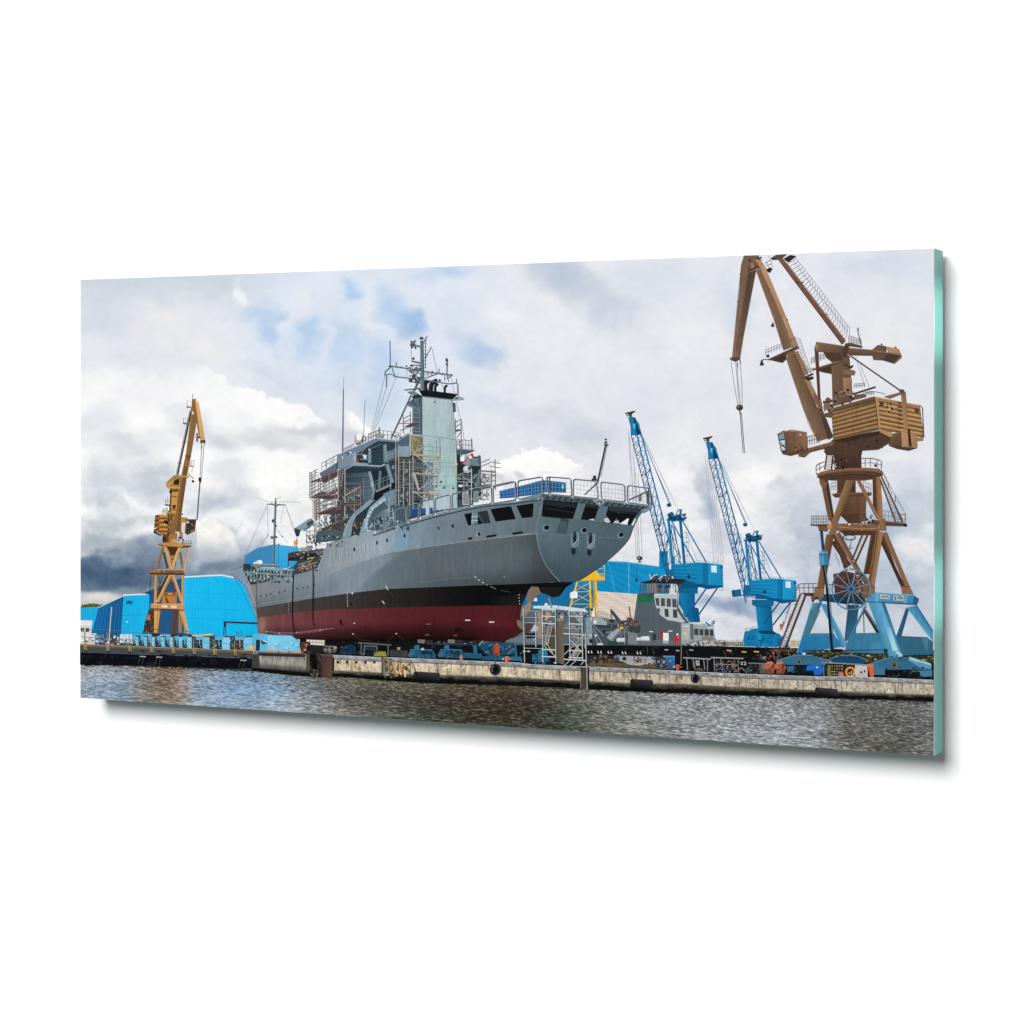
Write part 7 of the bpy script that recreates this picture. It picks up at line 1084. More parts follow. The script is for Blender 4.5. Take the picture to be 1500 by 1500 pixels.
tb.line(zT4((215, 432), (485, 446)), 2.0, (176, 178, 174)).lines([zT4((248, 440), (256, 552)), zT4((455, 446), (455, 560)), zT4((312, 446), (318, 530)), zT4((416, 450), (428, 550))], 1.4, (150, 156, 158)).poly(zT4((335, 460), (372, 458), (378, 510), (342, 512)), (206, 206, 170)).poly(zT4((340, 545), (365, 530), (400, 540), (420, 560), (345, 560)), (120, 106, 76)).line(zT4((325, 480), (330, 550)), 1.6, (120, 128, 134)).disc(*zT4(357, 480), .8, 1.6, (60, 60, 50))
tb.line(zT4((490, 430), (810, 440)), 2.0, (176, 178, 174)).lines([zT4((520, 440), (526, 565)), zT4((760, 455), (765, 580)), zT4((585, 430), (590, 500))], 1.5, (150, 152, 148)).clutter((*zT4(530, 455), *zT4(770, 575)), 120, [(190, 190, 180), (90, 96, 90), (150, 60, 70), (200, 120, 110), (40, 44, 46), (120, 140, 120), (160, 160, 120), (60, 70, 76), (30, 90, 170)], .8, 2.6, 1).line(zT4((515, 495), (650, 500), (760, 505)), 1.2, (160, 160, 130)).poly(zT4((592, 520), (612, 518), (614, 570), (596, 570)), (36, 110, 200)).lines([zT4((790, 530), (850, 580))], 1.6, (170, 140, 90))
tb.lines([zT4((788, 478), (800, 474), (806, 484), (790, 500), (808, 500)), zT4((818, 476), (832, 472), (838, 484), (820, 502), (842, 502))], 1.0, (214, 216, 216)).line(zT4((865, 486), (1035, 492)), 1.8, (140, 144, 142)).poly(zT4((820, 540), (900, 545), (900, 575), (820, 570)), (50, 84, 104)).clutter((*zT4(850, 500), *zT4(1000, 590)), 50, [(40, 42, 44), (90, 92, 88), (60, 50, 44), (120, 124, 120), (24, 26, 28)], 1, 4, 1)
for x in (1085, 1185):
    b = Art('printed_bollard', root, 640, 'ink'); b.poly(zT4((x - 45, 480), (x + 10, 474), (x + 45, 490), (x + 40, 590), (x - 40, 592)), (128, 70, 56)).poly(zT4((x - 62, 500), (x - 40, 490), (x + 55, 515), (x + 58, 545), (x - 50, 540)), (168, 98, 78)).disc(*zT4(x - 5, 482), 5.6, 2.2, (184, 112, 88)).poly(zT4((x + 10, 490), (x + 42, 500), (x + 38, 590), (x + 12, 590)), (112, 60, 48)).clutter((*zT4(x - 45, 490), *zT4(x + 35, 585)), 14, [(120, 66, 52), (190, 120, 96), (96, 52, 44)], .8, 2.6, 1.2)
tb.poly(zT4((970, 500), (1030, 500), (1040, 590), (985, 590)), (110, 104, 84)).disc(*zT4(1020, 522), 3, 3.2, (150, 140, 120))
# ------------------------------------------------------------------ big tan crane on its blue portal at the right
T1, T2, T3, T4, T5 = (206, 158, 108), (166, 128, 88), (136, 102, 72), (100, 72, 52), (64, 44, 34)
RST = (104, 62, 50)
rc = Art('printed_crane', root, 250, 'steel', label='huge tan portal crane on a blue base at the right, cut by the top edge'); rc.tn = (.92, .92, .96, .95, 1.16); TAN = (.70, .98, .96, .96, 1.14); TAND = (.72, 1.0, .965, .95, 1.26)
BL1, BL2, BL3, BL4 = (112, 182, 220), (74, 148, 192), (46, 112, 156), (24, 66, 100)
# blue portal: back legs first
rc.quad(zQ((735, 395), (830, 395), (800, 645), (700, 730)), [(44, 78, 100), (50, 90, 116), (70, 124, 154), (60, 116, 150)], 6, 8).poly(zQ((1245, 420), (1270, 430), (1200, 680), (1150, 695)), (46, 106, 148)).line(zQ((1262, 430), (1196, 660)), .9, (30, 76, 110)).poly(zQ((1155, 690), (1200, 670), (1430, 680), (1480, 720), (1480, 840), (1190, 850)), (60, 118, 146)).poly(zQ((1380, 685), (1440, 690), (1430, 815)), (84, 140, 164)).line(zQ((1200, 672), (1430, 684)), 1.0, (40, 80, 104)).line(zQ((1190, 846), (1480, 838)), 1.6, (30, 54, 66))
rc.poly(zQ((860, 420), (890, 430), (1030, 640), (985, 645), (880, 470)), (50, 60, 66)).line(zQ((885, 440), (1020, 640)), .8, (150, 170, 180)).line(zQ((870, 430), (880, 835)), 1.0, (62, 48, 60))
rc.quad(zQ((420, 380), (505, 375), (395, 640), (290, 820)), [(110, 176, 206), (60, 106, 134), (66, 120, 148), (52, 132, 182)], 6, 10).poly(zQ((398, 440), (490, 440), (400, 645), (342, 645)), (84, 132, 152)).line(zQ((420, 380), (285, 820)), 1.0, (130, 196, 226))
rc.quad(zQ((345, 645), (600, 645), (700, 760), (290, 825)), [(48, 138, 190), (54, 140, 186), (58, 136, 180), (40, 128, 182)], 8, 5).poly(zQ((345, 645), (610, 645), (620, 665), (340, 665)), (80, 140, 170))
rc.quad(zQ((490, 385), (545, 390), (720, 730), (690, 780)), [(90, 164, 206), (70, 140, 182), (110, 180, 214), (80, 150, 194)], 4, 10).line(zQ((545, 395), (700, 700)), .9, (140, 200, 226))
rc.quad(zQ((760, 645), (1045, 640), (1150, 830), (700, 810)), [(64, 134, 170), (74, 142, 176), (80, 146, 180), (66, 132, 172)], 8, 5).poly(zQ((940, 730), (1070, 700), (1080, 800), (940, 800)), (80, 150, 190)).quad(zQ((875, 410), (900, 400), (780, 645), (700, 780)), [(90, 150, 180), (70, 120, 148), (80, 138, 168), (66, 134, 172)], 4, 8)
rc.quad(zQ((910, 370), (1040, 380), (1210, 850), (1090, 850)), [(82, 160, 200), (116, 188, 222), (130, 196, 226), (84, 150, 184)], 8, 12).quad(zQ((1030, 380), (1060, 385), (1215, 840), (1170, 810)), [(46, 116, 164), (50, 124, 170), (60, 130, 176), (190, 224, 238)], 3, 10).quad(zQ((1050, 560), (1110, 600), (1170, 790), (1130, 800)), [(120, 184, 216), (150, 206, 232), (210, 232, 242), (190, 222, 236)], 3, 6)
rc.quad(zQ((1250, 420), (1335, 400), (1480, 640), (1480, 720)), [(96, 166, 200), (60, 140, 190), (70, 150, 196), (110, 180, 210)], 6, 8).line(zQ((1335, 400), (1480, 625)), 1.6, (30, 110, 166))
rc.lines([zQ((340, 795), (590, 800), (1080, 790)), zQ((720, 820), (1090, 828))], 1.2, (36, 66, 86)).poly(zQ((585, 780), (690, 785), (680, 810), (590, 806)), (30, 34, 38)).poly(zQ((1050, 780), (1085, 785), (1080, 825), (1050, 820)), (40, 60, 70)).poly(zQ((1150, 800), (1200, 820), (1225, 860), (1170, 850)), (190, 220, 232))
# portal beam
rc.poly(zQ((470, 300), (880, 310), (890, 395), (500, 360), (480, 330)), (40, 74, 96)).quad(zQ((500, 318), (740, 322), (740, 392), (520, 360)), [(36, 100, 140), (28, 70, 98), (22, 52, 74), (30, 80, 112)], 5, 4).quad(zQ((920, 280), (1320, 312), (1340, 390), (900, 368)), [(96, 172, 214), (70, 152, 204), (60, 140, 192), (86, 164, 208)], 8, 4).poly(zQ((1310, 312), (1356, 340), (1350, 375), (1310, 395)), (36, 104, 150)).line(zQ((940, 282), (1320, 312)), .9, (150, 206, 230)).line(zQ((900, 368), (1340, 392)), 1.2, (28, 76, 112)).poly(zQ((980, 290), (1005, 292), (1000, 372), (970, 368)), (120, 184, 216)).poly(zQ((1235, 315), (1255, 316), (1250, 382), (1220, 380)), (120, 184, 216))
rc.poly(zQ((1018, 303), (1105, 310), (1103, 346), (1016, 340)), (206, 200, 192)).poly(zQ((1134, 310), (1224, 316), (1222, 362), (1134, 356)), (210, 204, 190)).lines([zQ((1028, 326), (1040, 318), (1052, 330), (1062, 320), (1074, 330), (1084, 316), (1092, 332))], 1.2, (160, 96, 84)).lines([zQ((1145, 320), (1158, 350)), zQ((1158, 318), (1145, 350)), zQ((1172, 322), (1200, 326)), zQ((1176, 340), (1212, 342)), zQ((1170, 330), (1180, 336)), zQ((1196, 332), (1214, 334))], 1.2, (120, 90, 70))
rc.poly(zQ((408, 330), (470, 290), (500, 305), (490, 380), (470, 345), (440, 350), (425, 380)), (96, 70, 56)).quad(zQ((470, 300), (505, 305), (505, 378), (480, 360)), [(90, 150, 186), (80, 140, 178), (60, 112, 146), (70, 126, 160)], 3, 3)
# travelling gear
for (a, b, ytop, ybot) in ((105, 560, 835, 925), (560, 890, 840, 915), (885, 1470, 855, 965)):
    m = (a + b) / 2; rc.poly(zQ((a, ybot - 38), (m - 60, ytop), (m + 80, ytop + 4), (b, ybot - 40), (b - 20, ybot), (a + 60, ybot)), (66, 122, 156) if a != 560 else (30, 84, 124)).line(zQ((a, ybot - 38), (m - 60, ytop), (m + 80, ytop + 4), (b, ybot - 40)), 1.0, (110, 164, 190))
rc.poly(zQ((1230, 860), (1400, 905), (1470, 915), (1470, 965), (1400, 965)), (100, 166, 200)).poly(zQ((1270, 850), (1460, 910), (1460, 925), (1280, 880)), (170, 210, 226)).clutter((*zQ(960, 940), *zQ(1475, 1055)), 90, [(20, 22, 22), (60, 100, 120), (70, 62, 34), (30, 34, 36), (60, 90, 106), (26, 28, 28), (18, 20, 20)], 1, 3.6, .9).poly(zQ((960, 940), (1060, 950), (1060, 1010), (960, 1010)), (80, 130, 160)).poly(zQ((1290, 975), (1475, 970), (1475, 1020), (1400, 1030)), (84, 140, 168)).disc(*zQ(1340, 1000), 5, 3.6, (40, 30, 30)).poly(zQ((1170, 850), (1270, 860), (1255, 900), (1180, 890)), (60, 110, 140)).clutter((*zQ(330, 820), *zQ(1470, 865)), 70, [(40, 50, 30), (30, 36, 22), (26, 30, 24), (20, 24, 20), (60, 68, 40)], 1, 3, .7)
rc.poly(zQ((120, 920), (560, 925), (560, 990), (120, 1000)), (24, 34, 42)).poly(zQ((200, 935), (260, 930), (260, 990), (205, 990)), (70, 120, 146)).clutter((*zQ(140, 925), *zQ(560, 1000)), 40, [(14, 20, 26), (50, 90, 110), (40, 40, 36), (80, 130, 110), (20, 30, 40)], 1, 5, 1)
for x, y, s in ((304, 890, 1), (1140, 918, 1.2)): rc.poly(zQ((x - 16 * s, y + 18 * s), (x - 14 * s, y - 18 * s), (x + 18 * s, y - 16 * s), (x + 20 * s, y + 20 * s)), (150, 108, 30)).poly(zQ((x - 10 * s, y + 16 * s), (x + 2 * s, y - 12 * s), (x + 14 * s, y + 16 * s)), (40, 32, 20))
# quayside cabinets at the foot of the crane
kq = Art('printed_quay_cabinet', root, 520, 'ink', label='open cabinets, blue hood, orange lifebuoy and grey box at the crane foot')
kq.poly(zQ((370, 935), (400, 925), (500, 920), (520, 960), (500, 1010), (440, 1010), (430, 970), (370, 975)), (30, 100, 190)).disc(*zQ(462, 945), 1.6, 1.2, (200, 220, 236)).line(zQ((505, 902), (960, 925)), 1.8, (130, 140, 150)).rect(*zQ(552, 920), *zQ(700, 1030), (44, 42, 34)).lines([zQ((520, 905), (524, 1030)), zQ((730, 912), (730, 1030))], 1.6, (110, 112, 110)).poly(zQ((556, 925), (580, 925), (582, 1030), (558, 1028)), (120, 112, 60))
for i in range(4):
    for k in range(5): kq.rect(*zQ(590 + 22 * k, 930 + 24 * i), *zQ(600 + 22 * k, 938 + 24 * i), random.choice([(170, 160, 110), (196, 190, 150), (120, 110, 70)]))
kq.poly(zQ((650, 990), (690, 985), (700, 1020), (655, 1030)), (196, 110, 100)).rect(*zQ(700, 925), *zQ(800, 1030), (40, 38, 36)).arc(*zQ(756, 985), 6.2, 6.4, 2.6, (232, 146, 56)).quad(zQ((796, 925), (905, 930), (910, 1042), (800, 1036)), [(196, 194, 192), (188, 186, 186), (176, 172, 172), (184, 180, 180)], 4, 4).rect(*zQ(843, 978), *zQ(858, 998), (50, 50, 56)).rect(*zQ(876, 968), *zQ(888, 990), (30, 30, 34)).quad(zQ((906, 925), (955, 928), (962, 1045), (935, 1045)), [(226, 96, 40), (236, 104, 44), (214, 84, 36), (206, 80, 34)], 3, 4)
kq.lines([zQ((744, 990), (752, 1000)), zQ((766, 976), (768, 1004))], 1.2, (214, 196, 160))
# tan lower tower (legs)
lg = Art('tower', rc, 330, 'steel'); lg.tn = TAND
lg.beam(zO(602, 800), zO(745, 1010), 6, 7, T4, T5, .55); lg.poly(zO((600, 740), (640, 730), (755, 1010), (700, 1040)), (108, 78, 58)).poly(zO((935, 745), (990, 705), (930, 1080), (870, 1085)), (110, 78, 58)).line(zO((962, 740), (900, 1085)), 1.0, (70, 48, 36))
lg.poly(zO((1020, 800), (1050, 720), (1210, 1190), (1270, 1200), (1200, 1200)), (120, 86, 62)).poly(zO((1025, 820), (1040, 790), (1240, 1200), (1205, 1200)), (90, 64, 48)).quad(zO((1040, 720), (1075, 715), (1275, 1190), (1235, 1195)), [(176, 134, 90), (150, 112, 76), (170, 130, 90), (150, 112, 76)], 3, 8)
lg.quad(zO((545, 735), (610, 740), (525, 1200), (462, 1200)), [(150, 114, 80), (116, 84, 60), (130, 96, 68), (156, 120, 84)], 4, 8).quad(zO((985, 700), (1042, 720), (965, 1195), (905, 1190)), [(150, 112, 78), (190, 146, 100), (186, 142, 98), (140, 104, 72)], 4, 8).line(zO((1000, 700), (925, 1180)), 1.0, (90, 66, 48))
lg.quad(zO((618, 740), (660, 715), (850, 1060), (800, 1060)), [(176, 136, 96), (120, 88, 62), (120, 88, 62), (170, 130, 90)], 4, 8).poly(zO((800, 1060), (850, 1060), (970, 1200), (900, 1200)), (140, 104, 74))
lg.polys([zO((440, 1200), (525, 1195), (520, 1290), (450, 1280), (408, 1330), (440, 1260)), zO((895, 1190), (970, 1190), (970, 1260), (900, 1260)), zO((1200, 1190), (1275, 1190), (1310, 1265), (1210, 1260))], (166, 124, 84)).lines([zO((440, 1205), (522, 1205)), zO((895, 1195), (970, 1200)), zO((1205, 1200), (1275, 1195))], .9, T5)
lg.ladder(*zO((860, 740), (770, 960)), *zO((905, 745), (800, 980)), 12, 2.2, 1.0, (104, 74, 54), (210, 200, 190)); lg.ladder(*zO((880, 630), (850, 735)), *zO((945, 640), (905, 740)), 6, 1.6, .8, (150, 112, 74)); lg.lines([zO((770, 770), (740, 870), (780, 850)), zO((620, 900), (660, 1010)), zO((760, 830), (690, 1020))], .5, (130, 130, 136))
# middle ring platform
lg.poly(zO((640, 640), (1000, 650), (1010, 700), (900, 730), (700, 735), (640, 700)), (150, 112, 76)).poly(zO((660, 700), (1000, 705), (930, 742), (700, 742)), T4).line(zO((640, 668), (860, 690), (1005, 680)), 1.0, T1).poly(zO((410, 650), (560, 645), (560, 690), (550, 710), (480, 705), (470, 665)), T3).line(zO((408, 652), (560, 660)), 1.8, T4).poly(zO((552, 640), (614, 642), (614, 690), (552, 688)), (212, 156, 96)).poly(zO((940, 605), (1230, 635), (1250, 650), (1240, 665), (1070, 660), (940, 650)), T3).line(zO((940, 632), (1245, 655)), 2.0, T4).disc(*zO(1240, 655), 2.4, 2.2, (40, 36, 38)).rail(zO((412, 652), (560, 650)), 13, 7, .6, (150, 140, 134), 3)
lg.rail(zO((1030, 600), (1235, 640)), 13, 7, .45, (170, 160, 154)); lg.disc(*zO(748, 645), 3.4, 4, (120, 104, 84)).disc(*zO(748, 645), 2, 2.4, (230, 220, 200)).arc(*zO(745, 762), 9, 3.6, 1.0, (70, 60, 56)); lg.lines([zO((690, 755), (690, 775)), zO((720, 760), (720, 782))], .6, (80, 70, 66)).clutter((*zO(820, 560), *zO(950, 640)), 22, [(90, 64, 46), (196, 150, 100), (60, 44, 36)], .8, 3.4, 1.4)
# upper tower with V struts and hopper
up = Art('tower', rc, 400, 'steel'); up.tn = TAND
up.quad(zO((640, 240), (800, 240), (800, 380), (640, 380)), [(112, 84, 62), (96, 70, 52), (90, 66, 48), (104, 78, 58)], 5, 4).quad(zO((660, 380), (895, 385), (890, 560), (668, 570)), [(120, 90, 66), (140, 106, 76), (132, 98, 70), (110, 82, 60)], 6, 6).poly(zO((668, 565), (890, 555), (900, 615), (740, 640)), (126, 94, 66)).poly(zO((668, 568), (740, 640), (830, 636), (830, 560)), (106, 78, 56)).lines([zO((815, 390), (820, 560)), zO((830, 390), (836, 560)), zO((670, 566), (890, 556))], .9, T4).lines([zO((700, 450), (740, 452)), zO((700, 475), (740, 477)), zO((700, 500), (740, 502)), zO((700, 525), (740, 527))], .8, (70, 52, 42)).lines([zO((740, 570), (760, 640)), zO((830, 560), (830, 640)), zO((690, 580), (760, 600))], .8, (80, 58, 44))
up.polys([zO((592, 385), (640, 370), (940, 365), (940, 390), (895, 400), (620, 412))], (112, 84, 62)).line(zO((595, 384), (700, 376), (938, 372)), 1.0, (160, 124, 88)).rail(zO((585, 350), (640, 340)), 11, 3, .45, (140, 130, 124)); up.rail(zO((870, 350), (935, 370)), 13, 3, .45, (140, 130, 124)); up.poly(zO((480, 250), (550, 245), (612, 600), (560, 600), (505, 320)), (136, 100, 72)).poly(zO((530, 260), (560, 260), (612, 590), (595, 590)), (90, 66, 50)).poly(zO((480, 275), (560, 275), (540, 325), (505, 325)), (150, 114, 82))
up.quad(zO((950, 235), (985, 235), (1000, 570), (955, 520)), [(100, 68, 54), (110, 76, 58), (116, 82, 62), (104, 72, 56)], 3, 6).quad(zO((980, 230), (1020, 235), (1040, 600), (995, 585)), [(160, 118, 80), (186, 140, 96), (190, 142, 98), (160, 118, 80)], 3, 8)
up.quad(zO((735, 205), (800, 250), (640, 640), (590, 630)), [(176, 134, 94), (130, 98, 70), (140, 106, 74), (176, 134, 92)], 4, 8).quad(zO((775, 200), (820, 215), (1015, 600), (985, 600)), [(170, 130, 92), (150, 112, 76), (206, 156, 104), (140, 104, 72)], 4, 8).poly(zO((740, 200), (800, 200), (790, 250), (770, 240), (740, 260)), (180, 138, 96)).poly(zO((560, 590), (640, 600), (650, 660), (620, 740), (560, 730), (600, 660)), (160, 122, 84)).polys([zO((1010, 580), (1060, 600), (1070, 700), (1010, 700))], (166, 124, 84)).clutter((*zO(570, 590), *zO(630, 620)), 8, [(60, 44, 36), (110, 80, 58)], .8, 2.4)
up.poly([zO(460, 210), zO(500, 185), zO(600, 165), zO(750, 150), zO(900, 150), zO(1010, 160), zO(1040, 195), zO(1035, 220), zO(940, 250), zO(880, 262), zO(600, 262), zO(480, 245)], (134, 100, 72)).poly(zO((470, 225), (560, 215), (750, 200), (920, 200), (1035, 215), (940, 252), (600, 262), (490, 250)), (104, 76, 56)).line(smooth(zO((462, 210), (600, 180), (760, 165), (920, 166), (1030, 182)), 4), 3.0, (160, 122, 86)).line(smooth(zO((462, 235), (600, 205), (760, 190), (940, 192), (1036, 214)), 4), 1.2, (74, 54, 42)).line(smooth(zO((580, 262), (620, 230), (760, 212), (900, 216), (940, 250)), 4), .8, (70, 52, 40))
up.lines([zO((1030, 230), (1215, 625)), zO((1020, 260), (1150, 620))], 2.0, (104, 62, 52)); up.ladder(*zO((1035, 240), (1205, 620)), *zO((1020, 270), (1145, 620)), 22, .8, .5, (120, 84, 72), (150, 140, 140)); up.lines([zO((1035, 180), (1240, 560)), zO((1040, 190), (1120, 380))], .6, (130, 130, 136)).lines([zO((1090, 330), (1090, 280)), zO((1150, 450), (1150, 395)), zO((1205, 560), (1240, 560), (1235, 640))], .6, (120, 110, 110))
up.line(smooth(zO((452, 150), (470, 120), (530, 95)), 5), .8, (90, 80, 78)).lines([zO((452, 150), (455, 200)), zO((485, 112), (487, 180)), zO((455, 170), (530, 130))], .6, (100, 90, 88)).line(smooth(zO((855, 66), (940, 68), (1000, 80), (1028, 100), (1026, 160)), 5), .8, (90, 80, 78)).line(smooth(zO((855, 110), (940, 106), (1026, 125)), 5), .5, (110, 100, 98)).lines([zO((930, 66), (930, 140)), zO((990, 80), (990, 150)), zO((885, 66), (885, 140))], .6, (100, 90, 88)).disc(*zO(975, 130), 2, 1.6, (30, 28, 30))
up.ladder(*zO((548, 45), (530, 165)), *zO((600, 50), (590, 160)), 8, 1.8, 1.2, (90, 56, 48), (220, 216, 214)); up.quad(zO((605, 40), (850, 40), (852, 150), (640, 155)), [(96, 68, 52), (104, 76, 58), (92, 66, 50), (84, 60, 48)], 6, 4).lines([zO((700, 55), (705, 145)), zO((790, 55), (800, 140))], .9, (64, 46, 38)).clutter((*zO(595, 60), *zO(720, 160)), 26, [(70, 50, 42), (140, 104, 78), (50, 38, 34), (110, 80, 62)], .8, 3.4, 1.3).poly(zN((520, 1080), (860, 1080), (850, 1120), (545, 1120)), (84, 62, 48))
# blue cable guide, cable reel
cr = Art('cable_reel', rc, 520, 'flat'); cr.tn = (1, .92, .95, .97, 1.05)
cr.poly(zQ((605, 125), (720, 100), (800, 120), (830, 250), (800, 320), (620, 315)), (92, 56, 46)).clutter((*zQ(610, 110), *zQ(880, 320)), 56, [(70, 42, 36), (120, 76, 58), (150, 104, 72), (50, 34, 32), (40, 44, 50)], 1, 5, 1).poly(zQ((800, 170), (930, 240), (940, 330), (860, 330)), (130, 92, 66))
cx, cy = zQ(762, 258)
cr.arc(cx, cy, 28.2, 30.0, 1.5, (110, 150, 170)).arc(cx - .5, cy, 27.4, 29.2, .6, (60, 96, 116)).arc(cx, cy, 17, 18, 1.2, (52, 44, 44))
for k in range(12):
    t = math.radians(15 + 30 * k); cr.line([(cx + 2 * math.cos(t), cy + 2 * math.sin(t)), (cx + 28 * math.cos(t), cy + 29.8 * math.sin(t))], 1.3 if k % 3 else 1.7, (104, 152, 178) if k % 2 else (84, 132, 158))
cr.disc(cx, cy, 4, 4.2, (60, 110, 140)).disc(cx, cy, 1.8, 1.8, (28, 40, 50)).disc(*zQ(748, 62), 1.0, 1.8, (214, 220, 220)).disc(*zQ(748, 86), 1.6, 1.0, (220, 224, 224))
cg = Art('cable_guide', rc, 540, 'ink'); cg.line(zO((498, 705), (515, 880)), 3.4, (44, 90, 140)).line(zO((508, 705), (524, 880)), 1.2, (24, 44, 76)).line(zQ((520, 50), (545, 200), (570, 500), (595, 800)), 3.4, (24, 32, 44)).line(zQ((530, 50), (560, 260)), 1.4, (70, 130, 160)).line(zQ((575, 300), (608, 790)), .7, (80, 110, 130)).poly(zO((478, 895), (520, 875), (558, 890), (566, 1010), (486, 1010)), (96, 164, 200)).poly(zO((520, 878), (558, 890), (566, 1010), (530, 1010)), (70, 136, 178)).line(zO((480, 898), (556, 892)), .9, (150, 200, 222)).rect(*zO(492, 1008), *zO(556, 1014), (30, 50, 66)).disc(*zO(500, 915), 1.2, 1.4, (30, 50, 70))
st = Art('access_stair', rc, 545, 'ink'); st.tn = (.9, .95, .95, .95); st.ladder(*zQ((318, 300), (138, 755)), *zQ((362, 308), (184, 770)), 30, 2.6, 1.5, (92, 48, 50), (216, 214, 216)); st.poly(zQ((318, 290), (440, 290), (430, 320), (360, 312)), (84, 50, 46)).line(zQ((280, 262), (300, 215), (330, 208), (460, 206)), .7, (110, 96, 96)).lines([zQ((300, 215), (310, 290)), zQ((345, 208), (350, 290)), zQ((385, 207), (390, 290)), zQ((425, 207), (430, 290)), zQ((290, 245), (460, 240)), zQ((282, 262), (195, 470)), zQ((560, 215), (600, 215)), zQ((575, 215), (575, 300))], .6, (120, 106, 106)).poly(zQ((60, 775), (280, 785), (275, 815), (60, 800)), (86, 56, 48)).lines([zQ((100, 800), (150, 860)), zQ((150, 800), (110, 855))], 1.2, (120, 80, 60)).clutter((*zQ(0, 760), *zQ(280, 830)), 40, [(60, 44, 40), (110, 76, 60), (30, 26, 26), (150, 120, 96)], 1, 4, .8)
st.lines([zQ((220, 400), (180, 540), (160, 590)), zQ((230, 470), (170, 680))], .5, (120, 110, 110)).poly(zQ((134, 575), (158, 572), (155, 615), (138, 612)), (206, 130, 60)).disc(*zQ(146, 572), 1.4, 1.6, (110, 40, 40)).line(zQ((168, 540), (160, 580)), .9, (140, 50, 50))
# slewing platform, machinery house, cab
sl = Art('machinery_house', rc, 470, 'steel'); sl.tn = (.76, .98, .965, .95, 1.14)
sl.poly(zN((600, 985), (1010, 905), (1130, 960), (1100, 1010), (1000, 1070), (860, 1080), (820, 1120), (560, 1120), (520, 1060)), (92, 68, 52)).poly(zN((600, 985), (1010, 910), (1010, 940), (700, 1010)), (70, 48, 40)).clutter((*zN(700, 960), *zN(1020, 1050)), 26, [(60, 42, 36), (80, 46, 40), (110, 80, 60)], 1.2, 6, .6)
sl.poly(zN((300, 1080), (580, 1005), (620, 1000), (600, 1040), (400, 1095), (350, 1140), (300, 1130)), (132, 98, 70)).line(zN((300, 1082), (590, 1008)), 1.2, (170, 130, 92)).line(zN((320, 1110), (600, 1040)), 1.0, (76, 56, 44))
def corr(pts, n, lit, dk, w=1.0):
    (a, b, c, d) = [np.array(p) for p in pts]
    def fn(u, v, x, y):
        ph = v * n; s = ph - np.floor(ph); k = np.where(s < .55, 1, 0.0) * (1 - .35 * np.abs(s - .28) / .28) + np.where(s >= .55, .25 * (1 - (s - .55) / .45), 0)
        return np.clip(mixc(np.ones(x.shape + (3,)) * np.array(dk, float), lit, np.clip(k, 0, 1)) * (1 + .14 * fbm(x / 6, y / 3, 3))[..., None], 0, 250)
    sl.strip([a, b], [d, c], 30, n * 8, fn)
corr([zN(590, 740), zN(985, 625), zN(1010, 890), zN(605, 985)], 7, (190, 148, 92), (104, 74, 44))
corr([zN(985, 615), zN(1365, 690), zN(1400, 965), zN(1012, 890)], 7, (214, 168, 102), (120, 84, 48))
sl.poly(zN((580, 710), (960, 605), (985, 625), (985, 650), (590, 748)), (122, 92, 66)).line(zN((580, 712), (962, 606)), 1.0, (170, 132, 92)).line(zN((590, 740), (985, 632)), .8, (70, 50, 40)).poly(zN((965, 605), (1365, 680), (1368, 700), (985, 625)), (196, 150, 100)).line(zN((985, 625), (1368, 700)), .8, (90, 64, 46)).poly(zN((975, 610), (995, 615), (1022, 890), (1008, 892)), (200, 156, 100)).line(zN((972, 612), (1004, 885)), .8, (80, 58, 42)).line(zN((605, 985), (1010, 892), (1120, 915)), 1.4, (150, 114, 76)).lines([zN((765, 700), (785, 945))], .5, (110, 80, 50))
sl.poly(zN((1012, 645), (1048, 650), (1050, 690), (1015, 690)), (96, 70, 50)).poly(zN((1318, 705), (1362, 712), (1362, 750), (1322, 745)), (100, 72, 52)).clutter((*zN(1060, 650), *zN(1130, 740)), 18, [(80, 58, 42), (220, 176, 116), (60, 44, 34)], 1, 3.6, 1).polys([zN((1172, 650 + 36 * k), (1212, 656 + 36 * k), (1212, 674 + 36 * k), (1174, 668 + 36 * k)) for k in range(7)], (110, 78, 50))
sl.poly(zN((1015, 890), (1130, 930), (1125, 970), (1020, 920)), (190, 146, 98)).quad(zN((1130, 930), (1215, 915), (1205, 1050), (1090, 1030)), [(140, 106, 76), (120, 90, 64), (104, 78, 56), (110, 82, 60)], 4, 4).quad(zN((1205, 915), (1335, 940), (1345, 1050), (1210, 1040)), [(200, 154, 106), (180, 138, 94), (170, 128, 88), (190, 146, 100)], 4, 4).poly(zN((1090, 1035), (1205, 1045), (1345, 1055), (1262, 1080), (1160, 1062)), (92, 68, 52)).polys([zN((1258, 890), (1280, 895), (1296, 1045), (1270, 1042))], (70, 48, 38)).poly(zN((1340, 965), (1395, 965), (1392, 990), (1340, 995)), (176, 134, 90)).poly(zN((1390, 700), (1400, 960), (1392, 962)), (120, 88, 60)).line(zN((1365, 680), (1388, 700), (1400, 960)), 1.0, (100, 74, 52))
sl.quad(zN((1198, 560), (1240, 565), (1268, 890), (1228, 890)), [(170, 126, 86), (150, 110, 76), (170, 128, 86), (190, 144, 96)], 3, 8).poly(zN((1180, 545), (1220, 540), (1240, 570), (1235, 600), (1195, 590)), (150, 112, 80)).poly(zN((1050, 605), (1190, 568), (1195, 585), (1100, 622)), (150, 112, 78)).disc(*zN(1210, 560), 3, 3, (110, 80, 60))
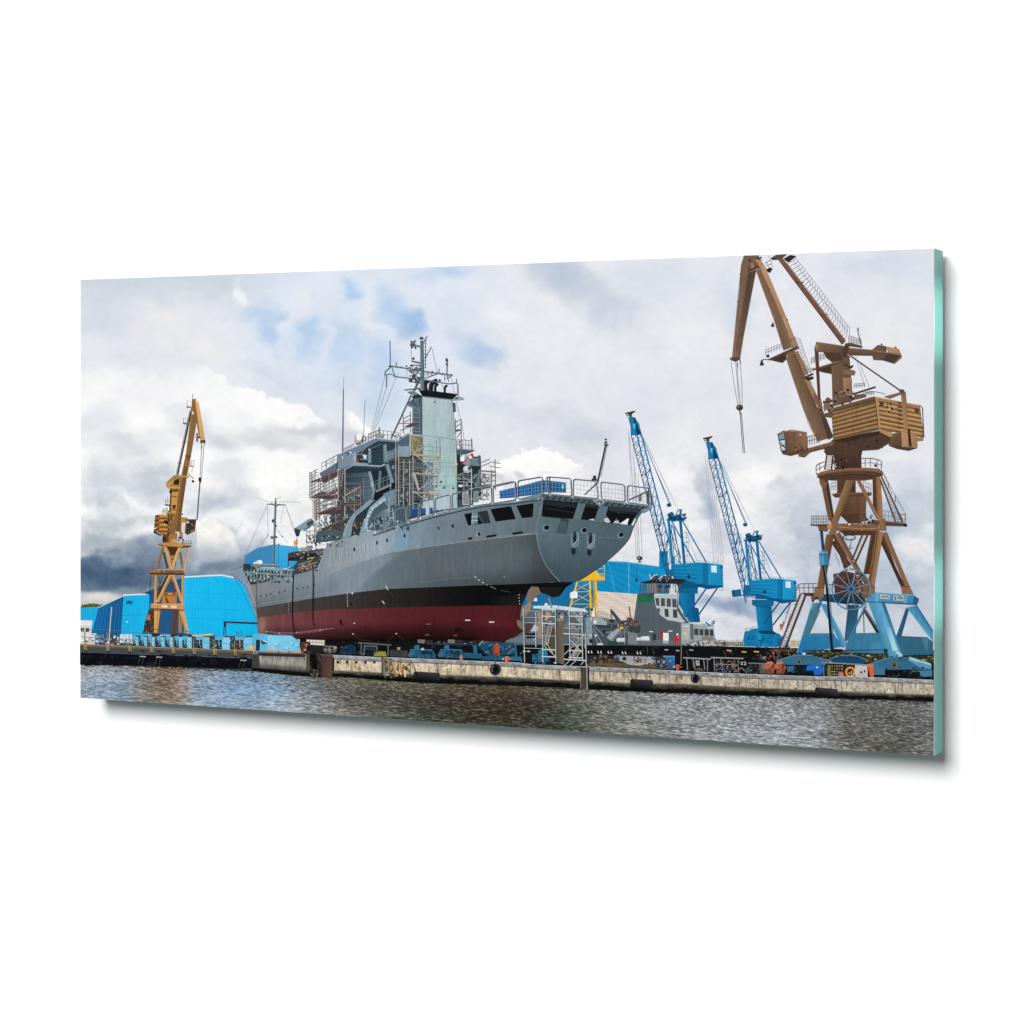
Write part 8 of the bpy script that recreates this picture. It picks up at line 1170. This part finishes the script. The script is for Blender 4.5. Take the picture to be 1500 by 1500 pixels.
sl.rail(zN((870, 600), (960, 590)), 5, 4, .5, (120, 104, 96)); sl.line(smooth(zN((890, 565), (960, 560), (1060, 580)), 4), .6, (130, 120, 114)).poly(zN((490, 765), (600, 735), (600, 790), (500, 780)), (120, 90, 64)).line(zN((490, 768), (600, 742)), 1.0, (80, 58, 44)).clutter((*zN(515, 620), *zN(590, 720)), 22, [(110, 80, 62), (70, 52, 42), (160, 120, 86), (50, 40, 36)], 1, 4.4, 1).disc(*zN(560, 640), 4, 4.6, (120, 92, 70)).disc(*zN(550, 690), 5, 5, (150, 112, 80)).line(zN((520, 655), (590, 650)), 1.2, (70, 54, 44))
cb = Art('cab', rc, 500, 'ink'); cb.tn = TAN; cb.quad(zN((175, 905), (370, 920), (378, 1050), (195, 1110)), [(120, 92, 70), (166, 120, 80), (160, 114, 76), (110, 84, 64)], 6, 5).poly(zN((118, 935), (175, 905), (195, 1110), (150, 1085)), (60, 74, 84)).poly(zN((122, 945), (170, 925), (180, 975), (130, 990)), (130, 160, 172)).poly(zN((135, 995), (182, 985), (186, 1075), (155, 1080)), (196, 212, 220)).lines([zN((128, 990), (184, 978)), zN((140, 1010), (186, 1060)), zN((150, 1040), (186, 1030))], 1.4, (40, 40, 44)).loop(zN((118, 935), (175, 905), (195, 1110), (150, 1085)), 1.2, (100, 74, 56)).line(zN((118, 932), (240, 898), (370, 920)), 1.2, (180, 140, 100)).line(zN((258, 905), (262, 1060)), .7, (96, 70, 54)).poly(zN((150, 1085), (195, 1112), (380, 1050), (385, 1080), (230, 1125), (160, 1110)), (104, 78, 58)).clutter((*zN(265, 1020), *zN(375, 1080)), 18, [(90, 62, 46), (170, 120, 84), (60, 46, 40)], 1, 3.4, .9).disc(*zN(316, 940), 1.2, 1.4, (230, 210, 190)).clutter((*zN(190, 940), *zN(370, 1010)), 12, [(150, 108, 74), (110, 82, 62)], .8, 2.4)
cb.rail(zN((378, 1035), (480, 1010)), 13, 5, .6, (120, 104, 96))
# mast top, boom, counter jib
bm = Art('jib', rc, 440, 'steel', label='long tan jib with hinged beak and service platforms'); bm.tn = TAN
bm.quad(zM((270, 110), (395, 200), (245, 1140), (162, 1140)), [(140, 110, 84), (116, 90, 68), (136, 106, 82), (150, 118, 92)], 8, 16)
bm.poly(zM((285, 64), (440, 64), (445, 110), (480, 140), (430, 200), (405, 240), (330, 250), (300, 320), (240, 420), (245, 250), (258, 160)), (134, 104, 78)).quad(zM((340, 240), (410, 235), (242, 1120), (215, 1080)), [(88, 66, 50), (104, 80, 60), (128, 98, 76), (130, 100, 78)], 4, 14).line(zM((335, 250), (205, 1060)), .8, (74, 56, 44)).line(zM((285, 70), (255, 170), (162, 1140)), .9, (176, 144, 114))
for x, y in ((244, 260), (216, 548), (260, 655), (236, 748), (280, 500)): bm.disc(*zM(x, y), .8, .8, (70, 56, 48))
bm.poly(zM((236, 900), (275, 880), (270, 905), (240, 915)), (100, 78, 62)).poly(zM((140, 1135), (245, 1125), (245, 1145), (205, 1180), (140, 1160)), (90, 76, 66)).disc(*zM(158, 1146), 2.6, 2.2, (110, 96, 86)).disc(*zM(232, 1142), 2.4, 2.2, (100, 88, 80))
bm.clutter((*zM(330, 80), *zM(450, 230)), 34, [(90, 66, 50), (160, 124, 92), (60, 46, 40), (190, 146, 104), (116, 88, 66)], 1, 4.4, .8).line(zM((330, 225), (450, 180)), 2.4, (84, 60, 46)).poly(zM((410, 110), (450, 110), (495, 160), (450, 190)), (196, 150, 104))
bm.quad(zM((415, 235), (455, 190), (720, 830), (640, 830)), [(150, 112, 80), (140, 104, 76), (134, 102, 76), (146, 112, 84)], 5, 10).quad(zM((450, 190), (500, 165), (740, 740), (690, 760)), [(200, 152, 106), (206, 158, 110), (190, 144, 102), (176, 134, 96)], 4, 10).quad(zM((600, 730), (680, 715), (800, 1020), (700, 1060)), [(134, 104, 78), (146, 112, 84), (140, 108, 80), (130, 100, 74)], 5, 6).quad(zM((680, 715), (740, 740), (850, 1010), (790, 1030)), [(210, 164, 118), (196, 150, 106), (180, 134, 90), (190, 146, 104)], 4, 6).line(zM((450, 195), (690, 740), (800, 1020)), .7, (96, 72, 54)).line(zM((418, 240), (600, 740), (700, 1060)), .9, (176, 140, 108))
bm.polys([zM((565, 800), (590, 760), (605, 810), (575, 815)), zM((720, 740), (745, 730), (742, 755))], (90, 74, 62)).clutter((*zM(520, 395), *zM(550, 440)), 4, [(80, 60, 46)], .6, 1.4)
bm.quad([zM(725, 1080), zM(810, 1050), zN(345, 420), zN(255, 440)], [(150, 114, 82), (130, 98, 72), (120, 90, 66), (146, 112, 80)], 5, 6).quad([zM(810, 1075), zM(850, 1060), zM(960, 1300), zM(915, 1330)], [(190, 138, 90), (176, 128, 84), (180, 132, 86), (190, 140, 92)], 4, 6).lines([zM((815 + 11 * k, 1085 + 24 * k), (850 + 11 * k, 1075 + 24 * k)) for k in range(10)], .9, (110, 80, 56))
bm.quad(zN((188, 260), (275, 230), (480, 740), (350, 740)), [(150, 116, 82), (120, 90, 66), (116, 88, 64), (150, 116, 84)], 6, 10).poly(zN((345, 440), (400, 470), (490, 650), (500, 760), (450, 660)), (176, 136, 94)).quad(zN((350, 740), (500, 690), (600, 960), (470, 1000)), [(146, 112, 80), (120, 90, 66), (110, 82, 60), (150, 114, 80)], 6, 8).poly(zN((350, 740), (390, 850), (440, 930), (470, 1000), (475, 1010), (385, 850)), (166, 128, 92)).poly(zN((500, 790), (545, 800), (605, 960), (560, 985)), (90, 68, 54)).poly(zN((430, 570), (495, 620), (510, 700), (490, 730), (440, 640)), (140, 106, 76)).disc(*zN(480, 630), 1.2, 1.2, (60, 46, 38)).disc(*zN(495, 720), 1.6, 1.6, (50, 40, 34)).line(zN((190, 270), (350, 740), (470, 1005)), .9, (180, 146, 108))
bm.poly(zM((530, 1155), (840, 1010), (862, 1028), (850, 1045), (560, 1165)), (120, 92, 66)).line(zM((530, 1158), (862, 1030)), 1.0, (70, 52, 42)).poly(zM((560, 1160), (730, 1090), (730, 1150), (690, 1190), (640, 1180)), (84, 62, 48)).rail(zM((510, 1110), (690, 1040)), 8, 6, .5, (130, 124, 122), 2); bm.rail(zM((680, 1010), (810, 960)), 5, 5, .5, (120, 92, 72), 2); bm.disc(*zM(535, 1118), 2.4, 2.2, (60, 50, 46)).poly(zM((470, 1150), (490, 1195), (495, 1215), (450, 1218), (455, 1190)), (60, 54, 52)).line(zM((480, 1165), (495, 1150), (540, 1158)), 1.0, (60, 52, 50))
bm.ladder(*zM((815, 915), (950, 1280)), *zM((870, 935), (990, 1280)), 18, .5, .4, (140, 136, 140)); bm.poly(zM((905, 1340), (1000, 1295), (1018, 1310), (920, 1355)), (90, 66, 50)).poly(zM((915, 1350), (1005, 1330), (1020, 1350), (960, 1380)), (70, 52, 44)).lines([zN((370, 330), (400, 395)), zN((340, 290), (385, 400)), zN((405, 470), (420, 495))], .6, (120, 112, 112)).rail(zN((350, 420), (430, 400)), 8, 3, .4, (130, 124, 124))
bm.lines([zM((505, 150), (560, 110)), zM((515, 175), (580, 150)), zM((520, 130), (545, 190)), zM((560, 110), (585, 190)), zM((545, 70), (570, 130))], .5, (120, 120, 128)).poly(zM((520, 210), (560, 190), (585, 205), (555, 250), (530, 235)), (50, 40, 38))
# top linkage: rear tie boom with ladder
tie = Art('tie_boom', rc, 446, 'steel'); tie.tn = TAN; tie.quad([zM(640, 105), zM(690, 92), zN(715, 115), zN(680, 150)], [(146, 100, 74), (130, 88, 66), (136, 100, 74), (120, 82, 62)], 4, 14).line([zM(690, 95), zM(1350, 960)], .9, (180, 140, 108)).line([zM(645, 110), zM(1305, 990)], .8, (84, 52, 44)).poly(zM((565, 95), (620, 60), (735, 54), (690, 92), (640, 110), (580, 112)), (112, 82, 60)).poly(zM((700, 100), (770, 60), (835, 72), (750, 138), (720, 120)), (66, 46, 40)).line(zM((620, 62), (735, 55)), 1.0, (150, 116, 84)).poly(zM((570, 96), (600, 92), (640, 110), (585, 113)), (70, 50, 42))
tie.lines([zM((830, 350), (860, 345)), zM((1080, 688), (1115, 690)), zM((885, 355), (905, 345)), zM((1145, 690), (1160, 682))], 1.4, (70, 46, 40))
A_ = [zM(770 + 590 * k / 24, 130 + 780 * k / 24) for k in range(25)]; B_ = [zM(800 + 560 * k / 24, 120 + 730 * k / 24) for k in range(25)]; C_ = [zM(740 + 600 * k / 24, 150 + 790 * k / 24) for k in range(25)]
tie.lines([[p, q] for p, q in zip(A_, B_)] , .55, (150, 150, 158)).lines([[(p[0] + 4, p[1] - 1), (q[0] + 4.2, q[1] - 4)] for p, q in zip(A_, B_)], .5, (150, 150, 158)).lines([B_, [(x + 4, y - 4) for x, y in B_], C_], .55, (140, 140, 148)).lines([[p, q] for p, q in zip(C_, A_)], .4, (150, 144, 146))
hd = Art('mast_head', rc, 480, 'steel'); hd.tn = TAN; hd.quad(zN((590, 300), (745, 240), (775, 640), (600, 690)), [(136, 102, 74), (120, 90, 66), (110, 82, 60), (130, 98, 70)], 6, 10).quad(zN((690, 440), (765, 440), (770, 560), (700, 570)), [(186, 142, 96), (170, 128, 86), (150, 112, 78), (170, 130, 90)], 3, 4).poly(zN((690, 370), (770, 370), (800, 380), (790, 415), (730, 415), (700, 400)), (150, 112, 78)).poly(zN((640, 570), (700, 545), (780, 560), (770, 600), (690, 590)), (170, 126, 84)).disc(*zN(735, 548), 2.4, 2.0, (50, 38, 32)).clutter((*zN(610, 560), *zN(775, 670)), 26, [(90, 66, 50), (150, 114, 82), (60, 46, 38)], 1, 4, 1).poly(zN((740, 345), (785, 325), (770, 350), (745, 360)), (50, 42, 40)).poly(zN((700, 310), (745, 330), (742, 345), (690, 335)), (90, 66, 50))
hd.poly(zN((415, 365), (690, 280), (712, 290), (700, 305), (560, 345), (430, 372)), (112, 84, 60)).poly(zN((455, 372), (590, 335), (590, 405), (520, 392)), (84, 62, 48)).line(zN((415, 366), (705, 282)), .9, (166, 128, 92)).rail(zN((410, 320), (550, 270)), 9, 5, .5, (140, 132, 130), 3)
hd.quad(zN((440, 170), (470, 125), (480, 600), (470, 600)), [(110, 66, 56), (110, 66, 56), (100, 62, 54), (100, 62, 54)], 1, 2).lines([zN((465, 200), (482, 610))], 2.8, (106, 64, 54)).quad(zN((455, 128), (690, 160), (690, 225), (470, 210)), [(146, 112, 82), (120, 92, 68), (110, 84, 62), (136, 104, 76)], 5, 4).poly(zN((440, 175), (460, 125), (475, 130), (470, 210)), (170, 130, 94)).line(zN((458, 126), (690, 160)), .9, (180, 142, 104)).poly(zN((520, 215), (700, 225), (690, 290), (590, 300), (545, 265)), (92, 68, 52)).disc(*zN(460, 140), 1, 1, (40, 34, 30))
hd.quad(zN((730, 175), (950, 195), (950, 245), (740, 240)), [(136, 104, 76), (130, 98, 72), (110, 82, 62), (104, 78, 58)], 5, 4).poly(zN((660, 220), (715, 140), (745, 165), (725, 260), (690, 280)), (106, 78, 58)).lines([zN((690 + 6 * k, 240 - 24 * k), (728 + 4 * k, 246 - 24 * k)) for k in range(4)], 1.3, (60, 44, 36)).poly(zN((705, 140), (760, 130), (860, 160), (850, 175), (740, 160)), (120, 90, 66)).line(zN((720, 150), (860, 172)), 1.0, (66, 48, 40)).rail(zN((740, 130), (850, 160)), 10, 5, .5, (130, 130, 138), 3); hd.lines([zN((820, 25), (852, 160))], .9, (70, 44, 46)).disc(*zN(824, 18), 1, 1, (60, 50, 52)).lines([zN((810, 8), (830, 0))], .6, (130, 130, 136))
hd.quad(zN((945, 195), (1000, 150), (1075, 165), (1060, 270)), [(130, 100, 74), (124, 94, 70), (110, 84, 62), (120, 92, 68)], 4, 4).poly(zN((945, 195), (1060, 215), (1200, 245), (1140, 315), (1040, 285), (955, 280)), (116, 88, 66)).quad(zN((1070, 165), (1180, 185), (1202, 235), (1085, 215)), [(206, 156, 108), (200, 150, 104), (180, 136, 94), (190, 142, 98)], 4, 3).poly(zN((1085, 225), (1195, 245), (1135, 312), (1040, 284)), (84, 68, 58)).line(zN((945, 200), (1075, 218), (1202, 240)), 1.0, (176, 134, 94)).polys([zN((1020, 150), (1030, 135), (1042, 150)), zN((1142, 175), (1152, 162), (1164, 178))], (100, 82, 70)).line(zN((1202, 240), (1200, 262), (1136, 314)), 1.0, (150, 112, 80))
hd.line(zN((758, 248), (1195, 552)), 1.9, (100, 56, 52)).line(zN((800, 255), (880, 510)), .4, (130, 134, 142)).line(zN((830, 290), (920, 520)), .4, (130, 134, 142)).line(zN((780, 582), (975, 520)), 1.9, (64, 50, 46)).poly(zN((785, 590), (880, 580), (896, 605), (800, 630)), (130, 96, 66)).rail(zN((790, 530), (880, 520)), 6, 4, .5, (130, 124, 122))
rr = Art('hoist_rope', rc, 560, 'flat'); rr.tn = (1, 1, 1, 1); rr.lines([zM((150, 1180), (178, 1393)), zM((198, 1175), (215, 1393)), zM((216, 1220), (225, 1393)), zM((245, 1170), (262, 1393))], .5, (110, 104, 108)).lines([zM((216, 1190), (217, 1230)), zM((244, 1160), (246, 1200))], 1.2, (40, 36, 36)).lines([(lambda a, b: [a, b])((1050 + 178 / 7.143, 560), (1081, 594)), [(1050 + 215 / 7.143, 560), (1083, 594)], [(1050 + 225 / 7.143, 560), (1085, 594)], [(1050 + 262 / 7.143, 560), (1087.5, 594)]], .5, (110, 104, 108)).disc(1083.5, 597, 5.0, 4.2, (58, 48, 46)).disc(1082, 596, 1.8, 1.6, (120, 100, 90)).line([(1083.5, 600), (1084.5, 606)], 1.8, (50, 44, 44)).lines([[(1084.2, 605), (1088.6, 663)], [(1086.2, 605), (1090.8, 663)]], .8, (74, 50, 56))
# ------------------------------------------------------------------ finish: meshes, lamps, camera
coats()
for a in ALL: a.build()

w = bpy.data.worlds.new('World'); sc.world = w; w.use_nodes = True
w.node_tree.nodes['Background'].inputs[0].default_value = (1, 1, 1, 1)
w.node_tree.nodes['Background'].inputs[1].default_value = WORLD

def area(name, loc, target, size, power):
    l = bpy.data.lights.new(name, 'AREA'); l.shape = 'DISK'; l.size = size; l.energy = power
    o = bpy.data.objects.new(name, l); COL.objects.link(o); o.location = loc
    o.rotation_euler = (Vector(target) - Vector(loc)).to_track_quat('-Z', 'Y').to_euler()
    return o
CX, CZ = W / 2, (TOPZ + BOTZ) / 2
KD = 16.0
area('softbox', (CX - LSX * KD, -KD, CZ + LSZ * KD), (CX, 0, CZ), LSIZE, LPOW)

def spot(name, loc, target, cone, power):
    l = bpy.data.lights.new(name, 'SPOT'); l.energy = power; l.spot_size = math.radians(cone); l.spot_blend = 1.0
    l.shadow_soft_size = 0.01; l.color = (1.0, 0.80, 0.81)
    o = bpy.data.objects.new(name, l); COL.objects.link(o); o.location = loc
    o.rotation_euler = (Vector(target) - Vector(loc)).to_track_quat('-Z', 'Y').to_euler()
for zc, pw in ((0.208, 1.0), (-0.330, 0.8)):
    spot('edge_light', (W + 2.2, 0.035, zc), (W, 0.037, zc), 5.2, SPOT * pw)  # added spots out of view that put two bright bands on the glass edge

cam = bpy.data.cameras.new('camera'); co = bpy.data.objects.new('camera', cam); COL.objects.link(co)
cam.sensor_width = 36.0; cam.lens = 36.0 * F / 1500.0; cam.clip_end = 100.0; cam.clip_start = 0.05
cam.shift_y = -(750.0 - HOR) / 1500.0
co.location = (-float(P0 @ D), -float(P0 @ N), 0.0)
co.rotation_euler = (math.pi / 2, 0, math.atan2(-D[1], N[1]))
sc.camera = co
sc.render.resolution_x = 1024; sc.render.resolution_y = 1024
sc.view_settings.view_transform = 'Standard'; sc.view_settings.look = 'None'
sc.view_settings.exposure = 0.0; sc.view_settings.gamma = 1.0; sc.view_settings.use_curve_mapping = False
sc.cycles.max_bounces = 6
